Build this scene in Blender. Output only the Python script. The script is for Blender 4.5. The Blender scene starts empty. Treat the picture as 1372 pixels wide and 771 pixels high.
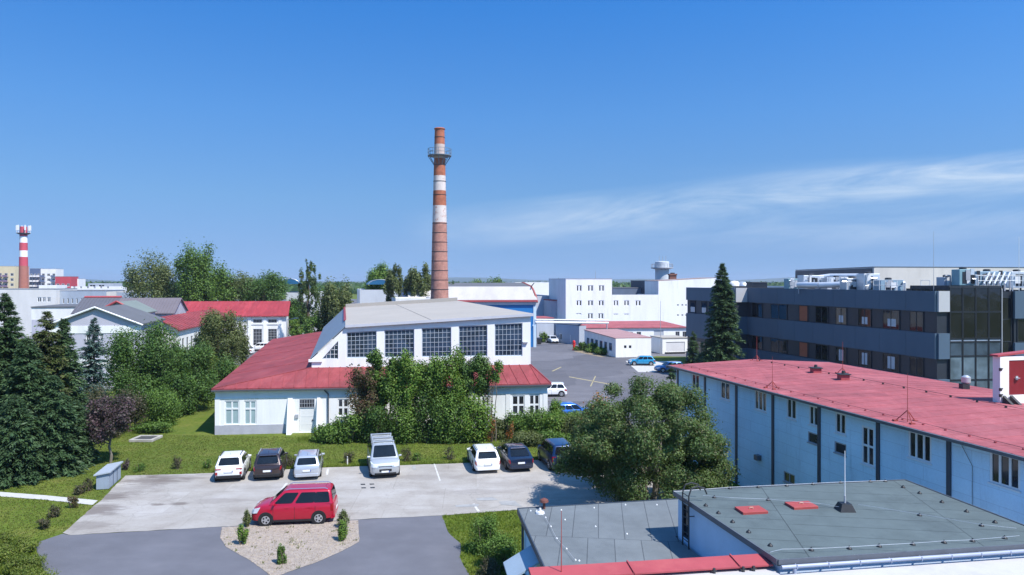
SKY_SAT, SKY_STR, SUN_STR, EXPO, HAZE = 1.0, .15, 4.8, .52, 1.3e-4
CLOUD = (3.3, 3.9, 4.6, 1.0)
import bpy, bmesh, math, random
import numpy as np
from mathutils import Vector, Matrix
rnd = random.Random(7)
sc = bpy.context.scene
COL = sc.collection
F, H, CX, HY = 960.0, 13.0, 686.0, 377.0      # survey of the photograph: focal length in pixels, camera height, horizon

def G(px, py, z=0.0):                          # survey point -> place on the level z
    Y = (H - z) * F / (py - HY)
    return Vector(((px - CX) / F * Y, Y, z))
def D(px, py, Y):
    return Vector(((px - CX) / F * Y, Y, H - (py - HY) / F * Y))
DEP = Vector((-0.2288, 0.9735))                # the direction most buildings run back in

# ------------------------------------------------------------------ materials
def nd(nt, t, **kw):
    n = nt.nodes.new(t)
    for k, v in kw.items(): setattr(n, k, v)
    return n
def c4(c): return (c[0], c[1], c[2], 1.0)
MATS = {}
def base_mat(name):
    m = bpy.data.materials.new(name); m.use_nodes = True
    nt = m.node_tree; b = nt.nodes['Principled BSDF']
    return m, nt, b
def noise(nt, scale, detail=4, rough=.6, vec=None, dist=0.0):
    n = nd(nt, 'ShaderNodeTexNoise'); n.inputs['Scale'].default_value = scale
    n.inputs['Detail'].default_value = detail; n.inputs['Roughness'].default_value = rough
    n.inputs['Distortion'].default_value = dist
    if vec is not None: nt.links.new(vec, n.inputs['Vector'])
    return n
def ramp(nt, fac, stops):
    r = nd(nt, 'ShaderNodeValToRGB'); e = r.color_ramp.elements
    while len(e) < len(stops): e.new(.5)
    for k, (p, c) in enumerate(stops): e[k].position = p; e[k].color = c4(c)
    nt.links.new(fac, r.inputs['Fac']); return r
def mixc(nt, fac, a, b, mode='MIX'):
    m = nd(nt, 'ShaderNodeMix', data_type='RGBA', blend_type=mode)
    for s, v in ((0, fac), (6, a), (7, b)):
        if hasattr(v, 'links'): nt.links.new(v, m.inputs[s])
        elif s == 0: m.inputs[0].default_value = v
        else: m.inputs[s].default_value = c4(v)
    return m.outputs[2]
def world_pos(nt, scale=(1, 1, 1), rot=0):
    g = nd(nt, 'ShaderNodeNewGeometry'); mp = nd(nt, 'ShaderNodeMapping')
    mp.inputs['Scale'].default_value = scale; mp.inputs['Rotation'].default_value = (0, 0, rot)
    nt.links.new(g.outputs['Position'], mp.inputs['Vector']); return mp.outputs['Vector']
def M(name, col, rough=.7, var=.12, scale=1.2, bump=0.0, bscale=20, metal=0.0, dirt=None, dscale=.35, stretch=(1, 1, 1), spec=.4, coat=0, obj=False):
    if name in MATS: return MATS[name]
    m, nt, b = base_mat(name)
    if obj:
        vec = nd(nt, 'ShaderNodeTexCoord').outputs['Object']
    else: vec = world_pos(nt, stretch)
    c = [min(1, x * (1 - var)) for x in col]; d = [min(1, x * (1 + var)) for x in col]
    n = noise(nt, scale, 5, .65, vec)
    out = ramp(nt, n.outputs['Fac'], [(.3, c), (.7, d)]).outputs['Color']
    if dirt is not None:
        n2 = noise(nt, dscale, 6, .7, vec)
        r2 = ramp(nt, n2.outputs['Fac'], [(.52, (0, 0, 0)), (.72, (.75, .75, .75))])
        out = mixc(nt, r2.outputs['Color'], out, dirt)
    nt.links.new(out, b.inputs['Base Color'])
    b.inputs['Roughness'].default_value = rough; b.inputs['Metallic'].default_value = metal
    b.inputs['Specular IOR Level'].default_value = spec; b.inputs['Coat Weight'].default_value = coat
    b.inputs['Coat Roughness'].default_value = .05
    if bump:
        n3 = noise(nt, bscale, 4, .6, vec); bp = nd(nt, 'ShaderNodeBump')
        bp.inputs['Strength'].default_value = bump; bp.inputs['Distance'].default_value = .05
        nt.links.new(n3.outputs['Fac'], bp.inputs['Height']); nt.links.new(bp.outputs['Normal'], b.inputs['Normal'])
    MATS[name] = m; return m
def leaf_mat(name, cols, trans=.3, rough=.55):
    m, nt, b = base_mat(name)
    g = nd(nt, 'ShaderNodeNewGeometry')
    vec = world_pos(nt); n = noise(nt, .55, 3, .6, vec)
    k = len(cols)
    r = ramp(nt, g.outputs['Random Per Island'], [((i + .5) / k, c) for i, c in enumerate(cols)])
    dark = ramp(nt, n.outputs['Fac'], [(.3, (.72, .74, .7)), (.7, (1.22, 1.2, 1.1))])
    col = mixc(nt, 1.0, r.outputs['Color'], dark.outputs['Color'], 'MULTIPLY')
    nt.links.new(col, b.inputs['Base Color']); b.inputs['Roughness'].default_value = rough
    b.inputs['Specular IOR Level'].default_value = .3
    t = nd(nt, 'ShaderNodeBsdfTranslucent'); nt.links.new(mixc(nt, .5, col, (.2, .3, .03), 'MIX'), t.inputs['Color'])
    mx = nd(nt, 'ShaderNodeMixShader'); mx.inputs[0].default_value = trans
    nt.links.new(b.outputs[0], mx.inputs[1]); nt.links.new(t.outputs[0], mx.inputs[2])
    nt.links.new(mx.outputs[0], nt.nodes['Material Output'].inputs['Surface'])
    return m
def glass_mat(name, col, rough=.06, var=.5, spec=.6):
    m, nt, b = base_mat(name)
    vec = world_pos(nt); n = noise(nt, .8, 2, .5, vec)
    r = ramp(nt, n.outputs['Fac'], [(.35, [x * (1 - var) for x in col]), (.65, [x * (1 + var) for x in col])])
    nt.links.new(r.outputs['Color'], b.inputs['Base Color'])
    b.inputs['Roughness'].default_value = rough; b.inputs['Specular IOR Level'].default_value = spec
    n2 = noise(nt, .9, 2, .5, vec); bp = nd(nt, 'ShaderNodeBump'); bp.inputs['Strength'].default_value = .12; bp.inputs['Distance'].default_value = .05
    nt.links.new(n2.outputs['Fac'], bp.inputs['Height']); nt.links.new(bp.outputs['Normal'], b.inputs['Normal'])
    return m

# ------------------------------------------------------------------ mesh building
ORG = {}
def tag(o, label=None, cat=None, group=None, kind=None):
    if label: o['label'] = label
    if cat: o['category'] = cat
    if group: o['group'] = group
    if kind: o['kind'] = kind
    return o
def thing(name, label, cat, loc=(0, 0, 0), group=None, rz=0.0):
    o = bpy.data.objects.new(name, None); COL.objects.link(o); o.location = loc; o.rotation_euler = (0, 0, rz)
    o.empty_display_size = .3
    ORG[o.name] = Vector(loc); return tag(o, label, cat, group)
class MB:
    def __init__(s): s.v = []; s.f = []; s.m = []
    def add(s, vs, fs, m=0):
        k = len(s.v); s.v += [tuple(p) for p in vs]
        s.f += [tuple(i + k for i in q) for q in fs]; s.m += [m] * len(fs)
    def poly(s, pts, m=0): s.add(pts, [tuple(range(len(pts)))], m)
    def hexa(s, b, t, m=0):
        n = len(b); s.add(list(b) + list(t), [tuple(range(n))[::-1], tuple(range(n, 2 * n))] + [(i, (i + 1) % n, n + (i + 1) % n, n + i) for i in range(n)], m)
    def box(s, x0, y0, z0, x1, y1, z1, m=0):
        s.hexa([(x0, y0, z0), (x1, y0, z0), (x1, y1, z0), (x0, y1, z0)], [(x0, y0, z1), (x1, y0, z1), (x1, y1, z1), (x0, y1, z1)], m)
    def fbox(s, pt, u0, u1, o0, o1, z0, z1, m=0):
        s.hexa([pt(u0, z0, o1), pt(u1, z0, o1), pt(u1, z0, o0), pt(u0, z0, o0)], [pt(u0, z1, o1), pt(u1, z1, o1), pt(u1, z1, o0), pt(u0, z1, o0)], m)
    def prism(s, poly, z0, z1, m=0):
        s.hexa([(p[0], p[1], z0) for p in poly], [(p[0], p[1], z1) for p in poly], m)
    def tube(s, a, b, r0, r1=None, n=8, m=0):
        a = Vector(a); b = Vector(b); r1 = r0 if r1 is None else r1
        d = (b - a)
        if d.length < 1e-6: return
        d.normalize(); x = d.orthogonal().normalized(); y = d.cross(x)
        A = [a + (x * math.cos(t) + y * math.sin(t)) * r0 for t in [2 * math.pi * i / n for i in range(n)]]
        B = [b + (x * math.cos(t) + y * math.sin(t)) * r1 for t in [2 * math.pi * i / n for i in range(n)]]
        s.hexa(A, B, m)
    def path(s, pts, r, n=6, m=0):
        for a, b in zip(pts[:-1], pts[1:]): s.tube(a, b, r, r, n, m)
    def lathe(s, c, prof, n=24, m=0, mats=None):
        c = Vector(c); k = len(s.v)
        for r, z in prof:
            for i in range(n):
                t = 2 * math.pi * i / n; s.v.append((c.x + r * math.cos(t), c.y + r * math.sin(t), c.z + z))
        for j in range(len(prof) - 1):
            for i in range(n):
                s.f.append((k + j * n + i, k + j * n + (i + 1) % n, k + (j + 1) * n + (i + 1) % n, k + (j + 1) * n + i)); s.m.append(mats[j] if mats else m)
        s.f.append(tuple(k + i for i in range(n))[::-1]); s.m.append(mats[0] if mats else m)
        s.f.append(tuple(k + (len(prof) - 1) * n + i for i in range(n))); s.m.append(mats[-1] if mats else m)
    def build(s, name, mats, parent=None, smooth=None, bevel=0, label=None):
        if not isinstance(mats, (list, tuple)): mats = [mats]
        off = ORG.get(parent.name, Vector()) if parent else Vector()
        me = bpy.data.meshes.new(name)
        me.from_pydata([(p[0] - off.x, p[1] - off.y, p[2] - off.z) for p in s.v], [], s.f)
        for m in mats: me.materials.append(m)
        if len(mats) > 1: me.polygons.foreach_set('material_index', s.m)
        if smooth:
            me.polygons.foreach_set('use_smooth', [True] * len(me.polygons))
            if smooth < 3: me.set_sharp_from_angle(angle=smooth)
        me.update()
        o = bpy.data.objects.new(name, me); COL.objects.link(o)
        if parent: o.parent = parent
        ORG[o.name] = off
        if bevel:
            b = o.modifiers.new('bevel', 'BEVEL'); b.width = bevel; b.segments = 2; b.limit_method = 'ANGLE'
        if label: o['label'] = label
        return o
def np_mesh(name, V, n_per, mat, parent=None):
    """V (k, n_per, 3): k separate faces"""
    k = len(V); me = bpy.data.meshes.new(name)
    me.vertices.add(k * n_per); me.vertices.foreach_set('co', np.ascontiguousarray(V, dtype=np.float32).ravel())
    me.loops.add(k * n_per); me.loops.foreach_set('vertex_index', np.arange(k * n_per, dtype=np.int32))
    me.polygons.add(k); me.polygons.foreach_set('loop_start', np.arange(0, k * n_per, n_per, dtype=np.int32))
    me.update(calc_edges=True); me.validate()
    me.materials.append(mat)
    o = bpy.data.objects.new(name, me); COL.objects.link(o)
    if parent: o.parent = parent
    ORG[o.name] = Vector(); return o
def dup(root, loc, rz, label, scale=1.0):
    r = root.copy(); COL.objects.link(r); r.location = loc; r.rotation_euler = (0, 0, rz); r.scale = [scale] * 3 if not isinstance(scale, tuple) else scale
    r['label'] = label
    for ch in list(root.children):
        c = ch.copy(); COL.objects.link(c); c.parent = r
        for g in ch.children:
            d = g.copy(); COL.objects.link(d); d.parent = c
    return r

# ------------------------------------------------------------------ buildings
def edge_frame(A, B):
    A = Vector((A[0], A[1])); B = Vector((B[0], B[1])); c = (B - A); L = c.length; c = c / L; n = Vector((c.y, -c.x))
    def pt(u, z, o=0.0): q = A + c * u + n * o; return (q.x, q.y, z)
    return pt, L, A, c
def on_wall(A, B, px, py):
    """where the sight line of a survey point meets the vertical wall A-B: (u along wall, z)"""
    pt, L, A, c = edge_frame(A, B); k = (px - CX) / F
    u = (k * A.y - A.x) / (c.x - k * c.y); Y = A.y + u * c.y
    return u, H - (py - HY) / F * Y
def wall_rect(A, B, r):
    x0, y0, x1, y1 = r; u0, _ = on_wall(A, B, x0, y0); u1, _ = on_wall(A, B, x1, y0)
    xm = (x0 + x1) / 2
    return u0, on_wall(A, B, xm, y1)[1], u1, on_wall(A, B, xm, y0)[1]
def wall_face(mb, pt, L, z0, z1, holes=(), reveal=.14, m=0, u_start=0.0):
    us = sorted({u_start, L, *[h[0] for h in holes], *[h[2] for h in holes]})
    zs = sorted({z0, z1, *[h[1] for h in holes], *[h[3] for h in holes]})
    for a, b in zip(us[:-1], us[1:]):
        for c, d in zip(zs[:-1], zs[1:]):
            um, zm = (a + b) / 2, (c + d) / 2
            if any(h[0] < um < h[2] and h[1] < zm < h[3] for h in holes): continue
            mb.poly([pt(a, c), pt(b, c), pt(b, d), pt(a, d)], m)
    for (a, c, b, d) in [h[:4] for h in holes]:
        r = -reveal
        mb.poly([pt(a, c), pt(a, d), pt(a, d, r), pt(a, c, r)], m); mb.poly([pt(b, c), pt(b, c, r), pt(b, d, r), pt(b, d)], m)
        mb.poly([pt(a, c), pt(a, c, r), pt(b, c, r), pt(b, c)], m); mb.poly([pt(a, d), pt(b, d), pt(b, d, r), pt(a, d, r)], m)
def window(parent, pt, h, cols=2, rows=1, fr=.07, bar=.05, inset=.12, mf=None, mg=None, sill=True, name='window', pane='pane', tilt=None):
    u0, z0, u1, z1 = h[:4]; e = .004
    u0 += e; u1 -= e; z0 += e; z1 -= e
    mb = MB(); o0, o1 = -inset, -inset + .06
    mb.fbox(pt, u0, u1, o0, o1, z0, z0 + fr); mb.fbox(pt, u0, u1, o0, o1, z1 - fr, z1)
    mb.fbox(pt, u0, u0 + fr, o0, o1, z0 + fr, z1 - fr); mb.fbox(pt, u1 - fr, u1, o0, o1, z0 + fr, z1 - fr)
    for i in range(1, cols):
        u = u0 + (u1 - u0) * i / cols; mb.fbox(pt, u - bar / 2, u + bar / 2, o0 + .004, o1 - .004, z0 + fr, z1 - fr)
    for i in range(1, rows):
        z = z0 + (z1 - z0) * i / rows; mb.fbox(pt, u0 + fr, u1 - fr, o0 + .008, o1 - .008, z - bar / 2, z + bar / 2)
    w = mb.build(name, mf or WF, parent)
    mb = MB(); mb.fbox(pt, u0 + .01, u1 - .01, o0 - .03, o0 + .02, z0 + .01, z1 - .01); mb.build(pane, mg or GL, w)
    if sill:
        mb = MB(); mb.fbox(pt, u0 - .05, u1 + .05, -inset + .08, .05, z0 - .04, z0 + .012); mb.build('sill', mf or WF, w)
    return w
class Bld:
    """a building: footprint counter-clockwise, walls with real openings, roof, windows"""
    def __init__(s, name, label, cat, foot, h, wm, z0=0.0, group=None):
        s.foot = [Vector((p[0], p[1])) for p in foot]; s.h = h; s.z0 = z0; s.wm = wm
        c = sum(s.foot, Vector((0, 0))) / len(foot)
        s.root = thing(name, label, cat, (c.x, c.y, z0), group)
        s.wins = []
    def fr(s, e): return edge_frame(s.foot[e], s.foot[(e + 1) % len(s.foot)])
    def px(s, e, *r): return wall_rect(s.foot[e], s.foot[(e + 1) % len(s.foot)], r)
    def walls(s, holes={}, zt=None, reveal=.14, plinth=None, name='wall'):
        mb = MB()
        for e in range(len(s.foot)):
            pt, L, _, _ = s.fr(e); wall_face(mb, pt, L, s.z0, zt or s.h, holes.get(e, ()), reveal)
        s.wall = mb.build(name, s.wm, s.root)
        return s
    def flat(s, mr, parapet=.35, over=0.0, thick=.25, name='roof', cap=None):
        c = sum(s.foot, Vector((0, 0))) / len(s.foot)
        if parapet:
            mb = MB(); mb.poly([(p.x, p.y, s.h - parapet) for p in s.foot]); s.roof = mb.build(name, mr, s.root)
            if cap:
                mb = MB()
                for e in range(len(s.foot)):
                    pt, L, _, _ = s.fr(e); mb.fbox(pt, -.05, L + .05, -.3, .06, s.h + .003 + .004 * e, s.h + .09 + .004 * e)
                mb.build('roof_edge', cap, s.root)
        else:
            f = [p + (p - c).normalized() * over for p in s.foot]
            mb = MB(); mb.prism(f, s.h + .002, s.h + thick); s.roof = mb.build(name, mr, s.root)
        return s
    def gable(s, mr, rise, over=.35, axis=0, thick=.14, gable_mat=None, ribs=0):
        """four-cornered footprint; ridge runs along edge 0 (axis 0) or along edge 1 (axis 1)"""
        P = s.foot if axis == 0 else [s.foot[1], s.foot[2], s.foot[3], s.foot[0]]
        a, b, c, d = P; m1 = (a + d) / 2; m0 = (b + c) / 2
        for x, y, z in ((a, d, m1), (c, b, m0)): mb = MB(); mb.poly([(x.x, x.y, s.h), (y.x, y.y, s.h), (z.x, z.y, s.h + rise)]); mb.build('gable_wall', gable_mat or s.wm, s.root)
        u = (b - a).normalized() * over; v = (d - a).normalized() * over; drop = rise * over / ((d - a).length / 2)
        mb = MB()
        for (p, q, r1, r2, w) in ((a, b, m0, m1, -v), (c, d, m1, m0, v)):
            uu = u if p is a else -u
            e = [(p + w - uu), (q + w + uu), (r1 + uu), (r2 - uu)]
            zz = [s.h - drop, s.h - drop, s.h + rise, s.h + rise]
            mb.hexa([(k.x, k.y, z + .01) for k, z in zip(e, zz)], [(k.x, k.y, z + .01 + thick) for k, z in zip(e, zz)])
            for i in range(ribs):
                t = (i + .5) / ribs
                p0 = e[0].lerp(e[1], t); p1 = e[3].lerp(e[2], t); dx = (e[1] - e[0]).normalized() * .03
                z0_, z1_ = zz[0] + .01 + thick, zz[2] + .01 + thick
                mb.hexa([(p0 - dx).to_3d() + Vector((0, 0, z0_)), (p0 + dx).to_3d() + Vector((0, 0, z0_)), (p1 + dx).to_3d() + Vector((0, 0, z1_)), (p1 - dx).to_3d() + Vector((0, 0, z1_))],
                        [(p0 - dx).to_3d() + Vector((0, 0, z0_ + .05)), (p0 + dx).to_3d() + Vector((0, 0, z0_ + .05)), (p1 + dx).to_3d() + Vector((0, 0, z1_ + .05)), (p1 - dx).to_3d() + Vector((0, 0, z1_ + .05))])
        s.roof = mb.build('roof', mr, s.root); return s
    def win(s, e, h, **kw):
        pt, L, _, _ = s.fr(e); return window(s.root, pt, h, **kw)
def quadfoot(ax, ay, bx, by, depth, d=DEP):
    A = Vector((ax, ay)); B = Vector((bx, by)); return [A, B, B + d * depth, A + d * depth]
# ------------------------------------------------------------------ shared materials
WHITE = M('white_plaster', (.80, .80, .79), .85, .05, .6, .2, 6, dirt=(.64, .635, .62), dscale=.5, stretch=(1, 1, .16))
WHITE2 = M('old_white_render', (.76, .75, .73), .9, .06, .5, .2, 5, dirt=(.58, .57, .55), dscale=.3, stretch=(1, 1, .3))
LILAC = M('lilac_grey_plaster', (.46, .45, .52), .9, .06, .8, .1, 8)
PLINTH = M('grey_plinth', (.40, .40, .45), .9, .1, 1.5, .2, 8)
SHADEWHITE = M('shade_tinted_block_wall', (.64, .79, .92), .9, .05, .7, .2, 7, dirt=(.52, .68, .82), dscale=.3, stretch=(1, 1, .4))  # white wall, with the blue cast of its shade put into the colour
CREAM = M('cream_render', (.66, .56, .36), .9, .06, .8)
BEIGE = M('weathered_beige_concrete', (.56, .53, .49), .9, .1, .5, .2, 4, dirt=(.42, .40, .38), dscale=.15, stretch=(1, 1, .25))
DARKPANEL = M('slate_cladding', (.072, .112, .158), .6, .08, .25, stretch=(1, 1, .3))
DARKPANEL2 = M('charcoal_cladding', (.028, .032, .042), .4, .15, .3)
SUNLITPANEL = M('sunlit_cladding', (.45, .45, .46), .6, .05, .4)  # sunlight on the office return faces, put into the cladding colour
GREYWALL = M('grey_sheet_wall', (.42, .45, .50), .75, .08, .4, stretch=(1, 1, .3), dirt=(.32, .35, .4), dscale=.12)
BLUEGREY = M('blue_grey_wall', (.33, .38, .45), .8, .1, .5, stretch=(1, 1, .3), dirt=(.26, .30, .36), dscale=.2)
REDCAP = M('red_metal_cap', (.36, .070, .080), .6, .10, 1.0, dirt=(.42, .10, .10), dscale=.8, spec=.25)
GREYROOF = M('pale_grey_membrane', (.355, .325, .29), .9, .06, .3, .1, 3, dirt=(.28, .265, .245), dscale=.15)
DARKROOF = M('dark_grey_roof', (.115, .118, .13), .85, .1, .4, dirt=(.08, .08, .09), dscale=.2)
WHITEROOF = M('white_membrane', (.46, .445, .45), .85, .06, .8, .2, 3, dirt=(.38, .37, .37), dscale=.7)
BLUE = M('bright_blue_sheet', (.018, .16, .42), .5, .06, .4, stretch=(1, 1, .3))
BLUEROOF = M('blue_translucent_dome', (.02, .10, .20), .35, .15, .4)
STEEL = M('galvanised_steel', (.55, .57, .60), .4, .10, 1.5, metal=.6)
SILVERBOX = M('silver_duct', (.66, .68, .71), .35, .08, .8, metal=.45)
IRON = M('dark_iron', (.035, .036, .04), .55, .2, 3)
DOWNPIPE = M('slate_blue_trim', (.045, .060, .085), .5, .1, 2)
GUTTER = M('dark_gutter', (.10, .11, .13), .45, .1, 2)
WF = M('white_window_frame', (.74, .75, .76), .5, .03, 3)
DF = M('dark_window_frame', (.03, .033, .04), .4, .1, 3)
GREYF = M('grey_window_frame', (.36, .37, .40), .55, .08, 3)
GL = glass_mat('dark_window_glass', (.030, .034, .042))
GLBLUE = glass_mat('factory_glass', (.030, .050, .085), .12, .5, .5)
GLTEAL = glass_mat('screened_glass', (.30, .40, .42), .25, .06, .3)
GLDARK = glass_mat('office_glass', (.010, .011, .014), .04, .4, .5)
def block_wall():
    m, nt, bs = base_mat('shade_tinted_block_wall'); g = nd(nt, 'ShaderNodeNewGeometry'); sp_ = nd(nt, 'ShaderNodeSeparateXYZ'); nt.links.new(g.outputs['Position'], sp_.inputs[0])
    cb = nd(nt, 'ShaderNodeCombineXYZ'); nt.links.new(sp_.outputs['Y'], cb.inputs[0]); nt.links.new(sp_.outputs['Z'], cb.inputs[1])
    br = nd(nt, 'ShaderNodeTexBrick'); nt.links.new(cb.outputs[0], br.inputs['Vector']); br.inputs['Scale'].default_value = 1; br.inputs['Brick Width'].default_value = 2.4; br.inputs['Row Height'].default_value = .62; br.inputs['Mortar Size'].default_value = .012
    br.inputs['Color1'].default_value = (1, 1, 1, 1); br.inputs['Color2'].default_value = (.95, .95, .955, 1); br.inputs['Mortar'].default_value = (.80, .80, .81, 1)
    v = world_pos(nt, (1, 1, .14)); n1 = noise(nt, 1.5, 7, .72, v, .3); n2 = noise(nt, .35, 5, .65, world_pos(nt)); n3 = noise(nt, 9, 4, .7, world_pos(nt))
    r1 = ramp(nt, n1.outputs['Fac'], [(.32, (.60, .81, .95)), (.55, (.58, .79, .94)), (.74, (.44, .61, .74))])  # blue of the shade mixed into the white; last stop is dirt
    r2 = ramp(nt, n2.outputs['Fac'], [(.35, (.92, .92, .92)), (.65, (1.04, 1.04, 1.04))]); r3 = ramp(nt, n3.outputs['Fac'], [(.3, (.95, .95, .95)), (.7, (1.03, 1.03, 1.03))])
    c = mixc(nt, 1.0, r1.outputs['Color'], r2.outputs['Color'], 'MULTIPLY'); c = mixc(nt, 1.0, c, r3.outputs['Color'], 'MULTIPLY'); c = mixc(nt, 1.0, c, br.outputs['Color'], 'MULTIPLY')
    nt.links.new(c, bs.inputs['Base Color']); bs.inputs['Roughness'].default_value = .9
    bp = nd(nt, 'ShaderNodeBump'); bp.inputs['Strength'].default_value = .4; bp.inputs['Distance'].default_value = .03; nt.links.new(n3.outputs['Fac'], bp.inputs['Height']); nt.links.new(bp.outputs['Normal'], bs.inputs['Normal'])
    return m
SHADEWHITE = block_wall()  # white walls tinted with the blue of shade
def roof_mat(name, a, b, c, ang=0.0, panel=(1.0, 7.0), rough=.72):
    m, nt, bs = base_mat(name); v = world_pos(nt, rot=ang)
    br = nd(nt, 'ShaderNodeTexBrick'); nt.links.new(v, br.inputs['Vector']); br.offset = .43; br.inputs['Scale'].default_value = 1; br.inputs['Brick Width'].default_value = panel[0]; br.inputs['Row Height'].default_value = panel[1]; br.inputs['Mortar Size'].default_value = .012
    br.inputs['Color1'].default_value = (1, 1, 1, 1); br.inputs['Color2'].default_value = (.80, .82, .84, 1); br.inputs['Mortar'].default_value = (.70, .68, .68, 1)
    n1 = noise(nt, .22, 7, .72, v, .6); n2 = noise(nt, 1.7, 6, .75, world_pos(nt, (1, .35, 1), rot=ang)); n3 = noise(nt, 7, 4, .7, v)
    r1 = ramp(nt, n1.outputs['Fac'], [(.30, b), (.5, a), (.70, c)])
    r2 = ramp(nt, n2.outputs['Fac'], [(.3, (.80, .79, .78)), (.55, (1, 1, 1)), (.75, (1.14, 1.16, 1.18))])
    r3 = ramp(nt, n3.outputs['Fac'], [(.25, (.86, .85, .85)), (.7, (1.08, 1.08, 1.08))])
    col = mixc(nt, 1.0, r1.outputs['Color'], r2.outputs['Color'], 'MULTIPLY'); col = mixc(nt, 1.0, col, r3.outputs['Color'], 'MULTIPLY'); col = mixc(nt, 1.0, col, br.outputs['Color'], 'MULTIPLY')
    nt.links.new(col, bs.inputs['Base Color']); bs.inputs['Specular IOR Level'].default_value = .3
    rr = nd(nt, 'ShaderNodeMapRange'); nt.links.new(n2.outputs['Fac'], rr.inputs[0]); rr.inputs[3].default_value = rough - .22; rr.inputs[4].default_value = rough + .22; nt.links.new(rr.outputs[0], bs.inputs['Roughness'])
    bp = nd(nt, 'ShaderNodeBump'); bp.inputs['Strength'].default_value = .35; bp.inputs['Distance'].default_value = .04; nt.links.new(n2.outputs['Fac'], bp.inputs['Height']); nt.links.new(bp.outputs['Normal'], bs.inputs['Normal'])
    return m
REDROOF = roof_mat('hall_red_sheet', (.29, .056, .062), (.22, .055, .058), (.345, .088, .092), .11, (.95, 9.0))
REDROOF2 = roof_mat('works_red_felt', (.375, .100, .113), (.295, .088, .098), (.44, .142, .155), 1.80, (1.05, 5.5), .85)
REDROOF3 = roof_mat('bright_red_roof', (.36, .046, .058), (.29, .045, .055), (.42, .065, .078), 0, (1.1, 8.0))

CORRUG = M('terracotta_blind', (.34, .10, .045), .8, .1, 3)
BLINDW = M('pale_blind', (.50, .50, .52), .8, .1, 3)
BARK = M('bark', (.11, .085, .06), .95, .3, 6, .6, 14, obj=True)
BARKG = M('grey_bark', (.17, .15, .12), .95, .3, 6, .6, 14, obj=True)
YELLOW = M('worn_yellow_paint', (.34, .29, .17), .85, .15, 2)
LINEW = M('worn_white_paint', (.50, .49, .47), .9, .25, 5)

def brick_mat(name, c1, c2, c3):
    m, nt, b = base_mat(name)
    tc = nd(nt, 'ShaderNodeTexCoord'); sep = nd(nt, 'ShaderNodeSeparateXYZ'); nt.links.new(tc.outputs['Object'], sep.inputs[0])
    at = nd(nt, 'ShaderNodeMath', operation='ARCTAN2'); nt.links.new(sep.outputs['Y'], at.inputs[0]); nt.links.new(sep.outputs['X'], at.inputs[1])
    mu = nd(nt, 'ShaderNodeMath', operation='MULTIPLY'); nt.links.new(at.outputs[0], mu.inputs[0]); mu.inputs[1].default_value = 1.5
    cb = nd(nt, 'ShaderNodeCombineXYZ'); nt.links.new(mu.outputs[0], cb.inputs[0]); nt.links.new(sep.outputs['Z'], cb.inputs[1])
    br = nd(nt, 'ShaderNodeTexBrick'); nt.links.new(cb.outputs[0], br.inputs['Vector'])
    br.inputs['Color1'].default_value = c4(c1); br.inputs['Color2'].default_value = c4(c2); br.inputs['Mortar'].default_value = c4(c3)
    br.inputs['Scale'].default_value = 1.0; br.inputs['Brick Width'].default_value = .3; br.inputs['Row Height'].default_value = .09; br.inputs['Mortar Size'].default_value = .012
    n = noise(nt, 1.1, 6, .75, tc.outputs['Object']); r = ramp(nt, n.outputs['Fac'], [(.3, (.62, .6, .6)), (.7, (1.25, 1.22, 1.2))])
    nt.links.new(mixc(nt, 1.0, br.outputs['Color'], r.outputs['Color'], 'MULTIPLY'), b.inputs['Base Color'])
    b.inputs['Roughness'].default_value = .9; return m
def worn_paint(name, col, under):
    m, nt, b = base_mat(name)
    tc = nd(nt, 'ShaderNodeTexCoord'); n = noise(nt, 1.6, 7, .75, tc.outputs['Object'])
    r = ramp(nt, n.outputs['Fac'], [(.56, (0, 0, 0)), (.66, (1, 1, 1))])
    n2 = noise(nt, .7, 5, .7, tc.outputs['Object']); r2 = ramp(nt, n2.outputs['Fac'], [(.3, [x * .82 for x in col]), (.7, [min(1, x * 1.1) for x in col])])
    nt.links.new(mixc(nt, r.outputs['Color'], r2.outputs['Color'], under), b.inputs['Base Color']); b.inputs['Roughness'].default_value = .85
    return m

# ------------------------------------------------------------------ ground surfaces
def grass_mat():
    m, nt, b = base_mat('mown_grass'); v = world_pos(nt)
    n1 = noise(nt, .42, 7, .72, v, .5); n2 = noise(nt, 3.0, 5, .7, v); n3 = noise(nt, .05, 3, .5, v)
    a = ramp(nt, n1.outputs['Fac'], [(.28, (.062, .098, .014)), (.45, (.092, .132, .020)), (.58, (.125, .150, .030)), (.74, (.19, .172, .064))])
    bb = ramp(nt, n2.outputs['Fac'], [(.3, (.70, .72, .68)), (.7, (1.3, 1.26, 1.2))])
    c = mixc(nt, 1.0, a.outputs['Color'], bb.outputs['Color'], 'MULTIPLY')
    dd = ramp(nt, n3.outputs['Fac'], [(.5, (0, 0, 0)), (.68, (.6, .6, .6))])
    c = mixc(nt, dd.outputs['Color'], c, (.085, .115, .026))
    nt.links.new(c, b.inputs['Base Color']); b.inputs['Roughness'].default_value = .95; b.inputs['Specular IOR Level'].default_value = .1
    bp = nd(nt, 'ShaderNodeBump'); bp.inputs['Strength'].default_value = .6; bp.inputs['Distance'].default_value = .06
    n4 = noise(nt, 9, 4, .7, v); nt.links.new(n4.outputs['Fac'], bp.inputs['Height']); nt.links.new(bp.outputs['Normal'], b.inputs['Normal'])
    return m
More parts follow.
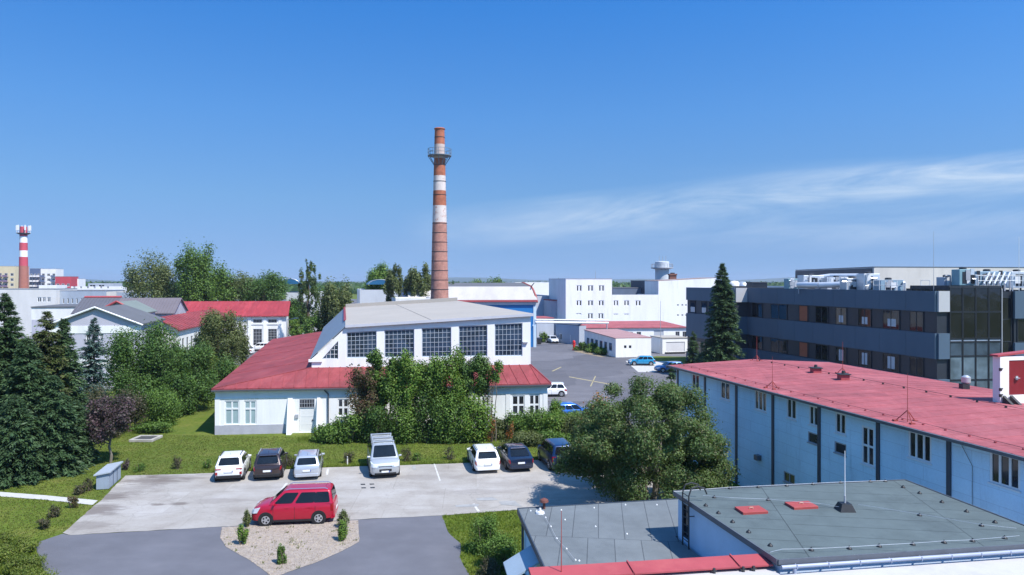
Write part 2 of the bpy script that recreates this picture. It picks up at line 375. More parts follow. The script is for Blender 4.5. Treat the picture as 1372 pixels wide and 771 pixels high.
def concrete_mat():
    m, nt, b = base_mat('bleached_concrete'); rot = -.05
    v = world_pos(nt, rot=rot); vs = world_pos(nt, (.22, 1.6, 1), rot=rot)
    n1 = noise(nt, .35, 6, .65, v); n2 = noise(nt, 1.0, 5, .7, vs); n3 = noise(nt, 14, 3, .6, v)
    a = ramp(nt, n1.outputs['Fac'], [(.28, (.285, .258, .235)), (.5, (.36, .338, .315)), (.72, (.415, .395, .38))])
    s = ramp(nt, n2.outputs['Fac'], [(.30, (.93, .925, .92)), (.55, (1, 1, 1)), (.75, (1.04, 1.04, 1.04))])
    g = ramp(nt, n3.outputs['Fac'], [(.3, (.93, .93, .93)), (.7, (1.05, 1.05, 1.05))])
    c = mixc(nt, 1.0, a.outputs['Color'], s.outputs['Color'], 'MULTIPLY'); c = mixc(nt, 1.0, c, g.outputs['Color'], 'MULTIPLY')
    # slab joints
    br = nd(nt, 'ShaderNodeTexBrick'); nt.links.new(v, br.inputs['Vector']); br.offset = .37
    br.inputs['Scale'].default_value = 1; br.inputs['Brick Width'].default_value = 5.2; br.inputs['Row Height'].default_value = 4.1; br.inputs['Mortar Size'].default_value = .018
    br.inputs['Color1'].default_value = (1, 1, 1, 1); br.inputs['Color2'].default_value = (.86, .85, .835, 1); br.inputs['Mortar'].default_value = (.70, .69, .67, 1)
    c = mixc(nt, .75, c, mixc(nt, 1.0, c, br.outputs['Color'], 'MULTIPLY'))
    # brown stains, mostly at the far left corner and along the kerb line
    n5 = noise(nt, 1.0, 6, .7, world_pos(nt, (.45, 1.3, 1), rot=.3), .6)
    st = None
    gx = nd(nt, 'ShaderNodeNewGeometry'); sp = nd(nt, 'ShaderNodeSeparateXYZ'); nt.links.new(gx.outputs['Position'], sp.inputs[0])
    for (px, py, rx, ry, amt) in ((148, 667, 1.5, 1.0, .75), (128, 684, 1.6, 1.3, .7), (205, 645, 2.2, 1.2, .62), (235, 641, 2.2, .9, .45), (211, 677, .6, .35, .7), (240, 676, .55, .4, .7), (180, 655, 2.2, .8, .3), (300, 672, 2.5, .5, .25), (560, 640, 3.5, .8, .22), (640, 660, 4.0, .7, .25), (690, 650, 2.5, .8, .22), (420, 690, 3.5, .6, .2), (110, 705, 1.8, 1.0, .4), (350, 655, 2.0, .6, .22)):
        q = G(px, py); mp = nd(nt, 'ShaderNodeMapping'); mp.inputs['Location'].default_value = (-q.x / rx, -q.y / ry, 0); mp.inputs['Scale'].default_value = (1 / rx, 1 / ry, 0); nt.links.new(gx.outputs['Position'], mp.inputs['Vector'])
        ln = nd(nt, 'ShaderNodeVectorMath', operation='LENGTH'); nt.links.new(mp.outputs[0], ln.inputs[0])
        ad = nd(nt, 'ShaderNodeMath', operation='MULTIPLY_ADD'); nt.links.new(n5.outputs['Fac'], ad.inputs[0]); ad.inputs[1].default_value = -3.0; nt.links.new(ln.outputs['Value'], ad.inputs[2])
        mr = nd(nt, 'ShaderNodeMapRange'); nt.links.new(ad.outputs[0], mr.inputs[0]); mr.inputs[1].default_value = -.45; mr.inputs[2].default_value = -1.05; mr.inputs[3].default_value = 0; mr.inputs[4].default_value = amt
        c = mixc(nt, mr.outputs[0], c, (.115, .092, .082))
    # hairline cracks
    vo = nd(nt, 'ShaderNodeTexVoronoi', feature='DISTANCE_TO_EDGE'); vo.inputs['Scale'].default_value = .28; nd_ = noise(nt, 1.2, 4, .6, v); vm = nd(nt, 'ShaderNodeVectorMath', operation='MULTIPLY_ADD'); nt.links.new(nd_.outputs['Color'], vm.inputs[0]); vm.inputs[1].default_value = (1.2, 1.2, 0); nt.links.new(v, vm.inputs[2]); nt.links.new(vm.outputs[0], vo.inputs['Vector'])
    ck = nd(nt, 'ShaderNodeMapRange'); nt.links.new(vo.outputs['Distance'], ck.inputs[0]); ck.inputs[1].default_value = .0; ck.inputs[2].default_value = .012; ck.inputs[3].default_value = .38; ck.inputs[4].default_value = 0
    c = mixc(nt, ck.outputs[0], c, (.2, .19, .175))
    nt.links.new(c, b.inputs['Base Color']); b.inputs['Roughness'].default_value = .9; b.inputs['Specular IOR Level'].default_value = .2
    return m
def asphalt_mat(name, col, patches=True):
    m, nt, b = base_mat(name); v = world_pos(nt)
    n1 = noise(nt, .25, 5, .6, v); n2 = noise(nt, 45, 3, .7, v); n3 = noise(nt, .9, 4, .6, world_pos(nt, (.6, 1, 1), rot=.5))
    a = ramp(nt, n1.outputs['Fac'], [(.3, [x * .90 for x in col]), (.7, [x * 1.10 for x in col])])
    g = ramp(nt, n2.outputs['Fac'], [(.3, (.75, .75, .75)), (.7, (1.3, 1.3, 1.3))])
    s = ramp(nt, n3.outputs['Fac'], [(.35, (.93, .93, .93)), (.55, (1.0, 1.0, 1.0)), (.72, (1.09, 1.08, 1.07))])
    c = mixc(nt, 1.0, a.outputs['Color'], g.outputs['Color'], 'MULTIPLY'); c = mixc(nt, 1.0, c, s.outputs['Color'], 'MULTIPLY')
    if patches:
        vo = nd(nt, 'ShaderNodeTexVoronoi', distance='CHEBYCHEV'); vo.inputs['Scale'].default_value = .09; vo.inputs['Randomness'].default_value = .8; nt.links.new(v, vo.inputs['Vector'])
        sx = nd(nt, 'ShaderNodeSeparateColor'); nt.links.new(vo.outputs['Color'], sx.inputs[0])
        pr = ramp(nt, sx.outputs[0], [(.2, (.84, .84, .85)), (.5, (1, 1, 1)), (.9, (1.16, 1.15, 1.14))])
        c = mixc(nt, 1.0, c, pr.outputs['Color'], 'MULTIPLY')
    nt.links.new(c, b.inputs['Base Color']); b.inputs['Roughness'].default_value = .85; b.inputs['Specular IOR Level'].default_value = .25
    bp = nd(nt, 'ShaderNodeBump'); bp.inputs['Strength'].default_value = .25; bp.inputs['Distance'].default_value = .01
    nt.links.new(n2.outputs['Fac'], bp.inputs['Height']); nt.links.new(bp.outputs['Normal'], b.inputs['Normal'])
    return m
GRASS = grass_mat(); CONC = concrete_mat()
ASPH = asphalt_mat('driveway_asphalt', (.125, .126, .145), False); ASPH2 = asphalt_mat('yard_asphalt', (.125, .123, .138), True)
GRAVELM = M('pale_gravel', (.33, .278, .24), .95, .28, 5, .8, 30)
PATHM = M('path_concrete', (.46, .45, .43), .9, .1, 1.5, .2, 10)
DIRT = M('dry_earth', (.24, .19, .13), .95, .25, 1.5, .5, 8)

def sheet(name, pts, z, mat, label, thick=0.0, wob=0.0):
    P = []
    n = len(pts)
    for i in range(n):
        a = Vector(pts[i][:2]); b = Vector(pts[(i + 1) % n][:2]); L = (b - a).length
        k = max(1, int(L / .5)) if wob else 1
        nn = Vector((b.y - a.y, a.x - b.x)).normalized() if L > 0 else Vector((0, 0))
        for j in range(k):
            q = a.lerp(b, j / k)
            if wob and j: q = q + nn * rnd.uniform(-wob, wob)
            P.append((q.x, q.y))
    mb = MB()
    if thick: mb.prism(P, z - thick, z)
    else: mb.poly([(p[0], p[1], z) for p in P])
    o = mb.build(name, mat); return tag(o, label, kind='structure')
def gp(*a): return [G(x, y).to_2d() for x, y in a]
mb = MB(); mb.poly([(-7000, -400, 0), (7000, -400, 0), (7000, 9000, 0), (-7000, 9000, 0)])
tag(mb.build('ground', GRASS), 'mown green and dry lawn round the car park', kind='structure')
LOT = gp((168, 638), (205, 637.2), (283, 634.7), (440, 627), (570, 623), (628, 621), (723, 617), (792, 613), (845, 612)) + [Vector((9.5, 41)), Vector((9.0, 33.5))] + gp((706, 682), (692, 684), (592, 691.5), (540, 694), (480, 697), (297, 706.5), (94, 718), (84, 715), (104, 698), (125, 679), (135, 672), (141, 665))
sheet('car_park', LOT[::-1], .03, CONC, 'bleached concrete car park', wob=.05)
AS = gp((94, 718), (297, 706.5), (480, 697), (540, 694), (592, 691.5), (597, 705), (600, 713), (609, 722), (617, 729), (618, 738), (616, 746), (622, 760), (632, 775)) + [Vector((-1.5, 27)), Vector((-18, 27))] + gp((61, 775), (54, 750), (48, 733), (52, 727), (84, 716))
sheet('driveway', AS[::-1], .022, ASPH, 'grey asphalt driveway in front of the car park', wob=.03)
ISL = gp((297, 707.5), (480, 698), (481, 727), (455, 741), (420, 756), (385, 768), (366, 776), (352, 764), (330, 749), (303, 734), (295, 722))
sheet('gravel_bed', ISL[::-1], .036, GRAVELM, 'pale gravel bed between the driveways', wob=.04)
sheet('path', gp((-60, 655), (0, 659.5), (60, 664), (131, 671), (124, 677), (60, 670), (0, 665.5), (-60, 661))[::-1], .012, PATHM, 'narrow concrete path across the left lawn', wob=.02)
sheet('yard', [Vector(p) for p in ((3.6, 63.4), (9, 62.6), (14, 61), (19, 62), (60, 60), (90, 110), (90, 330), (-60, 330), (-52, 112), (-10, 106))], .012, ASPH2, 'patched asphalt works yard')
sheet('far_yard', [Vector(p) for p in ((-260, 128), (-70, 126), (-60, 331), (90, 331), (260, 120), (420, 520), (-420, 520))], .006, ASPH2, 'asphalt between the far factory buildings')
sheet('verge', [Vector(p) for p in ((19, 107), (33, 106), (36, 122), (25, 124), (22.5, 121))], .02, GRASS, 'strip of dry grass by the blue car')
sheet('parking_pad', gp((838, 484), (905, 484.5), (902, 499), (855, 499)), .024, PATHM, 'pale concrete pad beneath the light blue car')
sheet('flower_border', gp((768, 471), (790, 468), (824, 477), (806, 479))[::-1], .02, DIRT, 'planted border in front of the small white house')
# painted lines
for nm, pts in (('parking_line', ((581, 622.6), (582.8, 622.4), (590.6, 645), (588.6, 645.2))), ('parking_line', ((438, 629), (441, 628.8), (439.5, 637), (436.5, 637))), ('parking_line', ((633, 676), (636, 675.8), (643, 686), (639.5, 686.3))), ('parking_line', ((533, 628), (535.5, 627.8), (537, 634), (534, 634.2))), ('parking_line', ((383, 648), (386, 648), (379, 657), (376, 657)))):
    sheet(nm, gp(*pts)[::-1], .034, LINEW, "worn white parking bay line on the concrete")
for pts in (((790.5, 518), (792, 518.2), (798.6, 504.5), (797.2, 504)), ((762, 505.6), (763, 504.9), (822, 515.6), (822, 516.6)), ((739, 497.6), (751, 492), (752.6, 492.4), (741, 498))):
    sheet('yard_marking', gp(*pts)[::-1], .018, YELLOW, 'worn yellow marking on the works yard')
for pts in (((483, 649.2), (489, 649), (489.5, 650.6), (483.5, 650.8)), ((495, 649), (501, 648.8), (501.5, 650.2), (495.5, 650.4)), ((484, 654), (490, 653.8), (490.5, 655.2), (484.5, 655.4)), ((496, 653.6), (502, 653.4), (502.5, 655), (496.5, 655.2))):
    sheet('tar_patch', gp(*pts)[::-1], .036, IRON, 'small dark tar patch in the concrete')
TAR = M('weathered_repair', (.30, .30, .30), .9, .15, 1.5)
for pts in (((610, 678), (642, 676.5), (641, 679.5), (611, 680.5)), ((638, 668.5), (660, 667), (668, 671), (640, 671.5)), ((668, 673), (690, 672), (700, 680), (672, 677.5)), ((552, 625.5), (557, 625), (558, 630), (554, 630.5))):
    sheet('repair_strip', gp(*pts)[::-1], .042, TAR, 'dark repaired strip in the concrete', wob=.05)
# hills on the horizon
HILLM = M('hill_woodland', (.05, .075, .045), .95, .3, .004)
mb = MB(); k = 120; top = []
for i in range(k + 1):
    x = -5500 + 11000 * i / k; y = 6200 - (x / 5500) ** 2 * 900
    top.append((x, y, 26 + 26 * math.sin(i * .11 + 1) * math.sin(i * .047) + 10 * math.sin(i * .37)))
for i in range(k):
    a, b = top[i], top[i + 1]
    mb.poly([(a[0], a[1] - 500, 0), (b[0], b[1] - 500, 0), (b[0], b[1], max(3, b[2])), (a[0], a[1], max(3, a[2]))])
    mb.poly([(a[0], a[1], max(3, a[2])), (b[0], b[1], max(3, b[2])), (b[0], b[1] + 500, 0), (a[0], a[1] + 500, 0)])
tag(mb.build('hills', HILLM, smooth=3.1), 'low wooded hills on the horizon', kind='structure')
# ------------------------------------------------------------------ the old factory hall
hA = Vector((-25.1, 60.6)); hB = Vector((3.15, 63.8)); hc = (hB - hA).normalized(); HL = (hB - hA).length
def hp(u, w, z): q = hA + hc * u + DEP * w; return (q.x, q.y, z)
def hall():
    r = thing('factory_hall', 'white factory hall with red skirt roof and tall glazed upper storey', 'factory hall', hp(HL / 2, 20, 0))
    fpt, L, _, _ = edge_frame(hA, hB)
    LW = 53
    holes = []
    for q in ((301, 537, 320.5, 569.5), (327, 537, 343.5, 569.5), (452.5, 534.5, 467, 558), (503, 535, 511, 557), (645, 531, 656, 560), (686, 530, 703, 556), (709, 529, 723, 556)):
        holes.append(wall_rect(hA, hB, q))
    door = wall_rect(hA, hB, (401, 535, 421.5, 582)); door = (door[0], .02, door[2], door[3]); holes.append(door)
    mb = MB(); wall_face(mb, fpt, L, 0, 3.85, holes, .16)
    hC = Vector(hp(HL, LW, 0)[:2]); hD = Vector(hp(0, LW, 0)[:2])
    rpt, RL, _, _ = edge_frame(hB, hC); wall_face(mb, rpt, RL, 0, 3.85)
    lpt, LL, _, _ = edge_frame(hD, hA); wall_face(mb, lpt, LL, 0, 3.85)
    bpt, BL, _, _ = edge_frame(hC, hD); wall_face(mb, bpt, BL, 0, 3.85)
    wall = mb.build('wall', WHITE, r)
    mb = MB(); mb.fbox(fpt, -.03, door[0] - 1.15, -.02, .035, 0, .78); mb.fbox(fpt, door[2] + .15, L + .03, -.02, .03, 0, .55); mb.fbox(lpt, 0, LL, -.02, .031, 0, .78)
    mb.build('plinth', PLINTH, wall)
    mb = MB()   # cornice band under the eave and pilasters
    mb.fbox(fpt, -.06, door[0] - .9, -.02, .05, 3.02, 3.10); mb.fbox(fpt, door[2] + .4, L + .06, -.02, .052, 3.02, 3.10); mb.fbox(fpt, -.1, L + .1, -.02, .12, 3.60, 3.80)
    for u in (-.02, holes[4][0] - .6, holes[5][0] - .55, L - .38): mb.fbox(fpt, u, u + .4, -.02, .034, .56 if u > 1 else .785, 3.017)
    mb.build('cornice', WHITE, wall)
    # sloped wing walls flanking the door
    mb = MB()
    for u0, u1 in ((door[0] - .95, door[0] - .55), (door[2] + .22, door[2] + .5)):
        mb.hexa([fpt(u0, 0, .75), fpt(u1, 0, .75), fpt(u1, 0, 0), fpt(u0, 0, 0)], [fpt(u0, 3.0, .06), fpt(u1, 3.0, .06), fpt(u1, 3.0, 0), fpt(u0, 3.0, 0)])
    mb.build('buttress', WHITE, wall)
    for k, h in enumerate(holes[:2]):
        w = window(r, fpt, h, 2, 1, .10, .12, .10, WF, GLTEAL)
        mb = MB(); z = h[1] + (h[3] - h[1]) * .66; mb.fbox(fpt, h[0] + .1, h[2] - .1, -.105, -.03, z - .07, z + .07); mb.build('transom', WF, w)
    for h in holes[2:7]: window(r, fpt, h, 2, 2, .09, .16, .10, WF, GL)
    # door with a barred transom light
    zt = door[1] + (door[3] - door[1]) * .74
    mb = MB(); mb.fbox(fpt, door[0] + .02, door[2] - .02, -.13, -.08, .03, zt); 
    for t in (.33, .66): z = zt * t; mb.fbox(fpt, door[0] + .1, door[2] - .1, -.085, -.07, z - .02, z + .02)
    d = mb.build('door', M('white_door', (.70, .70, .69), .6, .05, 1.0), r)
    mb = MB(); mb.fbox(fpt, door[2] - .22, door[2] - .12, -.08, -.02, 1.0, 1.12); mb.build('handle', IRON, d)
    window(r, fpt, (door[0], zt, door[2], door[3]), 6, 2, .05, .03, .08, GREYF, GL, sill=False, name='transom_window')
    mb = MB(); u = door[0] - .35; mb.fbox(fpt, u, u + .28, 0, .12, 2.05 - .75, 2.05 - .45); mb.build('meter_box', GREYF, r)
    # lower red roof: front, left and right slopes, slab with gutter edge
    e = .28; z0, z1 = 3.81, 5.05; U0, U1, W = 7.8, 27.85, 3.6
    def slab(mb, pts, t=.12):
        mb.hexa([(p[0], p[1], p[2]) for p in pts], [(p[0], p[1], p[2] + t) for p in pts])
    fl, fr = hp(-e, -e, z0), hp(HL + e, -e, z0); il, ir = hp(U0, W, z1), hp(U1, W, z1)
    bl, br_ = hp(-e, LW, z0), hp(HL + e, LW, z0); kl, kr = hp(U0, LW, z1), hp(U1, LW, z1)
    mb = MB(); slab(mb, [fl, fr, ir, il]); slab(mb, [bl, fl, il, kl]); slab(mb, [fr, br_, kr, ir])
    def rib(a, b, w=.03, h=.045):
        a = Vector(a) + Vector((0, 0, .12)); b = Vector(b) + Vector((0, 0, .12)); s = (b - a).cross(Vector((0, 0, 1))).normalized() * w; up = Vector((0, 0, h))
        mb.hexa([a - s, a + s, b + s, b - s], [a - s + up, a + s + up, b + s + up, b - s + up])
    n = 30
    for i in range(1, n):
        t = i / n; a = Vector(fl).lerp(Vector(fr), t); ua = -e + t * (HL + 2 * e)
        if ua < U0: s = max(0, (ua + e) / (U0 + e)); 
        elif ua > U1: s = max(0, (HL + e - ua) / (HL + e - U1))
        else: s = 1
        bpoint = Vector(hp(ua, -e + s * (W + e), z0 + s * (z1 - z0))); rib(a, bpoint)
    rib(fl, il, .06); rib(fr, ir, .06)
    for w in (9.5, 17, 25, 33, 42): rib(hp(-e, w, z0), hp(U0, w, z1), .05, .03)
    roof = mb.build('roof', REDROOF, r)
    mb = MB(); gpt = lambda u, z, o=0: hp(u, -e - o, z)
    mb.hexa([gpt(-e, 3.70, .12), gpt(HL + e, 3.70, .12), gpt(HL + e, 3.70, 0), gpt(-e, 3.70, 0)], [gpt(-e, 3.82, .14), gpt(HL + e, 3.82, .14), gpt(HL + e, 3.82, 0), gpt(-e, 3.82, 0)])
    mb.build('gutter', GUTTER, roof)
    u, _ = on_wall(hA, hB, 440, 540)
    mb = MB(); mb.path([fpt(u - .3, 3.68, .3), fpt(u, 3.3, .1), fpt(u, .2, .1)], .06, 8); mb.build('downpipe', DOWNPIPE, r)
    mb = MB(); p = hp(13.2, 1.0, 4.28); mb.box(p[0] - .6, p[1] - .35, p[2] - .1, p[0] + .6, p[1] + .35, p[2] + .16); mb.build('roof_hatch', GUTTER, r)
    # glazed upper storey
    lA = Vector(hp(U0, W, 0)[:2]); lB = Vector(hp(U1, W, 0)[:2]); upt, UL, _, _ = edge_frame(lA, lB); o = U0
    uL = 10.9 - U0   # where the vertical front begins, left of it the front drops with the side roof
    zl, zr = 8.85, 9.82
    def ztop(u): return zl + (zr - zl) * (u - uL) / (UL - uL)
    wins = []
    for x0, x1, yt0, yt1 in ((464.4, 504.5, 445.5, 443.3), (515, 555, 442.6, 441), (565, 604.6, 440, 438.6), (614.7, 653, 437.2, 435.8), (662.8, 700, 434.6, 433)):
        u0, _ = on_wall(lA, lB, x0, 480); u1, zb = on_wall(lA, lB, x1, 480.5); _, ta = on_wall(lA, lB, x0, yt0); _, tb = on_wall(lA, lB, x1, yt1); wins.append((u0, 5.98, u1, ta, tb))
    mb = MB(); r_ = -.2
    cur = uL; zb = 4.95
    for (u0, wz, u1, ta, tb) in wins:
        mb.poly([upt(cur, zb), upt(u0, zb), upt(u0, ztop(u0)), upt(cur, ztop(cur))])
        mb.poly([upt(u0, zb), upt(u1, zb), upt(u1, wz), upt(u0, wz)]); mb.poly([upt(u0, ta), upt(u1, tb), upt(u1, ztop(u1)), upt(u0, ztop(u0))])
        mb.poly([upt(u0, wz), upt(u0, ta), upt(u0, ta, r_), upt(u0, wz, r_)]); mb.poly([upt(u1, wz), upt(u1, wz, r_), upt(u1, tb, r_), upt(u1, tb)])
        mb.poly([upt(u0, wz), upt(u0, wz, r_), upt(u1, wz, r_), upt(u1, wz)]); mb.poly([upt(u0, ta), upt(u1, tb), upt(u1, tb, r_), upt(u0, ta, r_)])
        cur = u1
    mb.poly([upt(cur, zb), upt(UL, zb), upt(UL, zr), upt(cur, ztop(cur))])
    # left splay with the triangular opening
    T = [upt(*on_wall(lA, lB, 431.5, 481)), upt(*on_wall(lA, lB, 453, 481)), upt(*on_wall(lA, lB, 453, 457))]
    q0, q1, q2, q3 = upt(.0, zb), upt(uL, zb), upt(uL, ztop(uL)), upt(.0, 5.95)
    mb.poly([q0, q1, T[1], T[0]]); mb.poly([q1, q2, T[2], T[1]]); mb.poly([q2, q3, T[0], T[2]]); mb.poly([q3, q0, T[0]])
    LD = 45
    def hq(u, w, z): return hp(U0 + u, W + w, z)
    mb.poly([hq(UL, 0, zb), hq(UL, LD, zb), hq(UL, LD, zr), hq(UL, 0, zr)]); mb.poly([hq(0, 0, zb), hq(0, 0, 5.95), hq(0, LD, 5.95), hq(0, LD, zb)])
    mb.poly([hq(0, LD, zb), hq(0, LD, 5.95), hq(uL, LD, zl), hq(UL, LD, zr), hq(UL, LD, zb)])
    uw = mb.build('upper_wall', WHITE, r)
    for (u0, wz, u1, ta, tb) in wins:
        mb = MB(); nc, nr = 7, 6
        def zt_(u): return ta + (tb - ta) * (u - u0) / (u1 - u0)
        for i in range(nc + 1):
            u = u0 + .03 + (u1 - u0 - .06) * i / nc; w = .04 if i in (0, nc) else .016
            mb.hexa([upt(u - w, wz + .01, -.10), upt(u + w, wz + .01, -.10), upt(u + w, wz + .01, -.15), upt(u - w, wz + .01, -.15)], [upt(u - w, zt_(u) - .01, -.10), upt(u + w, zt_(u) - .01, -.10), upt(u + w, zt_(u) - .01, -.15), upt(u - w, zt_(u) - .01, -.15)])
        for j in range(nr + 1):
            w = .045 if j in (0, nr) else .016
            za = wz + .05 + (ta - wz - .1) * j / nr; zb_ = wz + .05 + (tb - wz - .1) * j / nr
            mb.hexa([upt(u0 + .01, za - w, -.105), upt(u1 - .01, zb_ - w, -.105), upt(u1 - .01, zb_ - w, -.145), upt(u0 + .01, za - w, -.145)], [upt(u0 + .01, za + w, -.105), upt(u1 - .01, zb_ + w, -.105), upt(u1 - .01, zb_ + w, -.145), upt(u0 + .01, za + w, -.145)])
        fo = mb.build('window', M('blue_white_glazing_bar', (.42, .47, .54), .6, .1, 2), r)
        mb = MB()
        for i in range(nc):      # panes sit at slightly different angles like old putty glazing
            for j in range(nr):
                ua = u0 + .03 + (u1 - u0 - .06) * i / nc; ub = u0 + .03 + (u1 - u0 - .06) * (i + 1) / nc
                pz = lambda u, k: wz + .05 + (zt_(u) - wz - .1) * k / nr
                a, b2, c_, d_ = [rnd.uniform(-.006, .006) for _ in range(4)]
                mb.poly([upt(ua, pz(ua, j), -.135 + a), upt(ub, pz(ub, j), -.135 + b2), upt(ub, pz(ub, j + 1), -.135 + c_), upt(ua, pz(ua, j + 1), -.135 + d_)])
        mb.build('pane', GLBLUE, fo)
    mb = MB(); up = lambda p, o: tuple(Vector(p) + Vector((0.112 * 0, -o, 0)))
    A0, A1, A2 = [Vector(t) for t in T]; bk = Vector((0, .12, 0))
    for p, q in ((A0, A1), (A1, A2), (A2, A0)): mb.tube(p + bk, q + bk, .05, .05, 4)
    for t in (.25, .5, .75):
        mb.tube(A0.lerp(A1, t) + bk, A0.lerp(A2, t) + bk, .025, .025, 4); mb.tube(A1.lerp(A2, t) + bk, A0.lerp(A2, t) + bk, .025, .025, 4)
    fo = mb.build('triangular_window', WF, r)
    mb = MB(); mb.poly([A0 + bk, A1 + bk, A2 + bk]); mb.build('pane', GLBLUE, fo)
    # roof of the upper storey
    mb = MB(); ov = .22
    def rs(mb, u0, u1, w0, w1, za, zb2, t): mb.hexa([hq(u0, w0, za), hq(u1, w0, zb2), hq(u1, w1, zb2), hq(u0, w1, za)], [hq(u0, w0, za + t), hq(u1, w0, zb2 + t), hq(u1, w1, zb2 + t), hq(u0, w1, za + t)])
    rs(mb, uL - .1, UL + ov, -ov, LD + .1, zl + .01, zr + .012, .14)
    rs(mb, uL + .05, UL, LD - .6, LD + .12, zl + .155, zr + .155, .5)
    for u in (uL + 7.6,): 
        zz = ztop(u) + .153; mb.hexa([hq(u, -.1, zz), hq(u + .1, -.1, zz), hq(u + .1, LD - .7, zz), hq(u, LD - .7, zz)], [hq(u, -.1, zz + .03), hq(u + .1, -.1, zz + .03), hq(u + .1, LD - .7, zz + .03), hq(u, LD - .7, zz + .03)])
    rf = mb.build('upper_roof', GREYROOF, r)
    mb = MB(); rs(mb, uL - .12, UL + ov + .02, -ov - .07, -ov - .01, zl - .08, zr - .08, .24); mb.build('fascia', M('fascia_lilac', (.50, .50, .55), .7, .05, 1), rf)
    mb = MB(); a, b2, c_, d_ = hq(-.12, -.1, 5.93), hq(uL - .1, -.1, zl + .0), hq(uL - .1, LD, zl), hq(-.12, LD, 5.93)
    mb.hexa([a, b2, c_, d_], [(p[0], p[1], p[2] + .1) for p in (a, b2, c_, d_)])
    mb.build('side_roof', M('blue_grey_sheet', (.20, .25, .31), .5, .08, .6), r)
    mb = MB(); mb.fbox(upt, -.25, .95, 0, .16, 5.68, 5.93); mb.build('ledge', WHITE, uw)
    mb = MB(); P3 = hq(.2, LD * .35, 6.2); mb.hexa([hq(uL - .25, 8, zl + .08), hq(uL + .0, 8, zl + .24), hq(uL, LD, zl + .24), hq(uL - .25, LD, zl + .08)], [hq(uL - .25, 8, zl + .16), hq(uL, 8, zl + .32), hq(uL, LD, zl + .32), hq(uL - .25, LD, zl + .16)]); mb.build('verge_trim', REDCAP, rf)
    mb = MB(); p = hq(UL - .3, 0, 8.1); mb.fbox(upt, UL - .75, UL - .3, 0, .2, 7.2, 7.32); mb.build('lamp', GREYF, r)
hall()

# ------------------------------------------------------------------ chimneys
def chimney():
    Y = 118.0; c = D(589, 403, Y); x = c.x
    r = thing('factory_chimney', 'tall tapering brick chimney with white bands and an iron gallery', 'chimney', (x, Y, 0))
    zz = lambda py: H - (py - HY) / F * Y
    rad = lambda z: 1.72 - (1.72 - .80) * (z - 0) / 37.9 + max(0, .25 - z * .03)
    b1 = brick_mat('old_brick', (.45, .19, .14), (.38, .16, .125), (.38, .26, .22)); b2 = brick_mat('orange_brick', (.42, .115, .055), (.37, .10, .05), (.34, .18, .12))
    wp = worn_paint('flaked_white_paint', (.60, .53, .50), (.36, .15, .11))
    wq = worn_paint('mostly_flaked_paint', (.50, .40, .36), (.38, .13, .08))
    cuts = [(0, b1), (zz(298.5), wp), (zz(276), b2), (zz(256), wp), (zz(236), b2), (zz(213), wq), (zz(204), wq), (zz(194), b2), (zz(174), None)]
    top = zz(172)
    mb = MB(); prof = [(rad(0), 0)]; mats = []; names = [b1, wp, b2, wq]
    for i, (z, m) in enumerate(cuts[:-1]):
        z2 = cuts[i + 1][0]; k = max(2, int((z2 - z) / 2.0))
        for j in range(1, k + 1): zz_ = z + (z2 - z) * j / k; prof.append((rad(zz_), zz_)); mats.append(names.index(m))
    prof += [(rad(top) + .12, cuts[-1][0] + .05), (rad(top) + .12, top - .1), (rad(top), top), (rad(top) - .3, top), (rad(top) - .3, top - .8)]; mats += [2] * 5
    mb.lathe((x, Y, 0), prof, 40, 0, mats)
    st = mb.build('shaft', [b1, wp, b2, wq], r, smooth=.6)
    hz = zz(401)
    k = 0
    while hz < zz(296):
        mb = MB(); rr = rad(hz); mb.lathe((x, Y, hz), [(rr + .005, 0), (rr + .035, .01), (rr + .035, .09), (rr + .005, .10)], 32); mb.build('iron_hoop', IRON, r, smooth=.6); hz += 1.55
    for py in (262, 244, 222, 185):
        hz = zz(py); mb = MB(); rr = rad(hz); mb.lathe((x, Y, hz), [(rr + .005, 0), (rr + .04, .01), (rr + .04, .09), (rr + .005, .10)], 32); mb.build('iron_hoop', IRON, r, smooth=.6)
    # gallery
    gz = zz(209.5); rr = rad(gz); R = 1.95
    mb = MB(); mb.lathe((x, Y, gz), [(rr + .02, 0), (R, 0), (R, .1), (rr + .02, .1)], 28)
    for i in range(12):
        t = 2 * math.pi * i / 12; cs, sn = math.cos(t), math.sin(t)
        mb.tube((x + cs * (R - .05), Y + sn * (R - .05), gz), (x + cs * rr, Y + sn * rr, gz - 1.5), .055, .055, 6)
        mb.tube((x + cs * (R - .04), Y + sn * (R - .04), gz + .1), (x + cs * (R - .04), Y + sn * (R - .04), gz + 1.15), .04, .04, 6)
    g = mb.build('gallery', M('grey_iron', (.16, .20, .24), .6, .15, 3), r)
    mb = MB()
    for dz in (.55, 1.15):
        pts = [(x + math.cos(2 * math.pi * i / 28) * (R - .04), Y + math.sin(2 * math.pi * i / 28) * (R - .04), gz + dz) for i in range(29)]; mb.path(pts, .04, 5)
    mb.build('railing', MATS['grey_iron'], g)
    mb = MB()
    z = 9
    while z < top: 
        rr = rad(z) + .18
        for a in (.35,): mb.path([(x + math.cos(a - .12) * rr, Y - math.sin(a) * rr - .1, z), (x + math.cos(a + .12) * rr + .12, Y - math.sin(a) * rr, z)], .03, 4)
        z += .45
    mb.build('climbing_iron', IRON, r)
chimney()
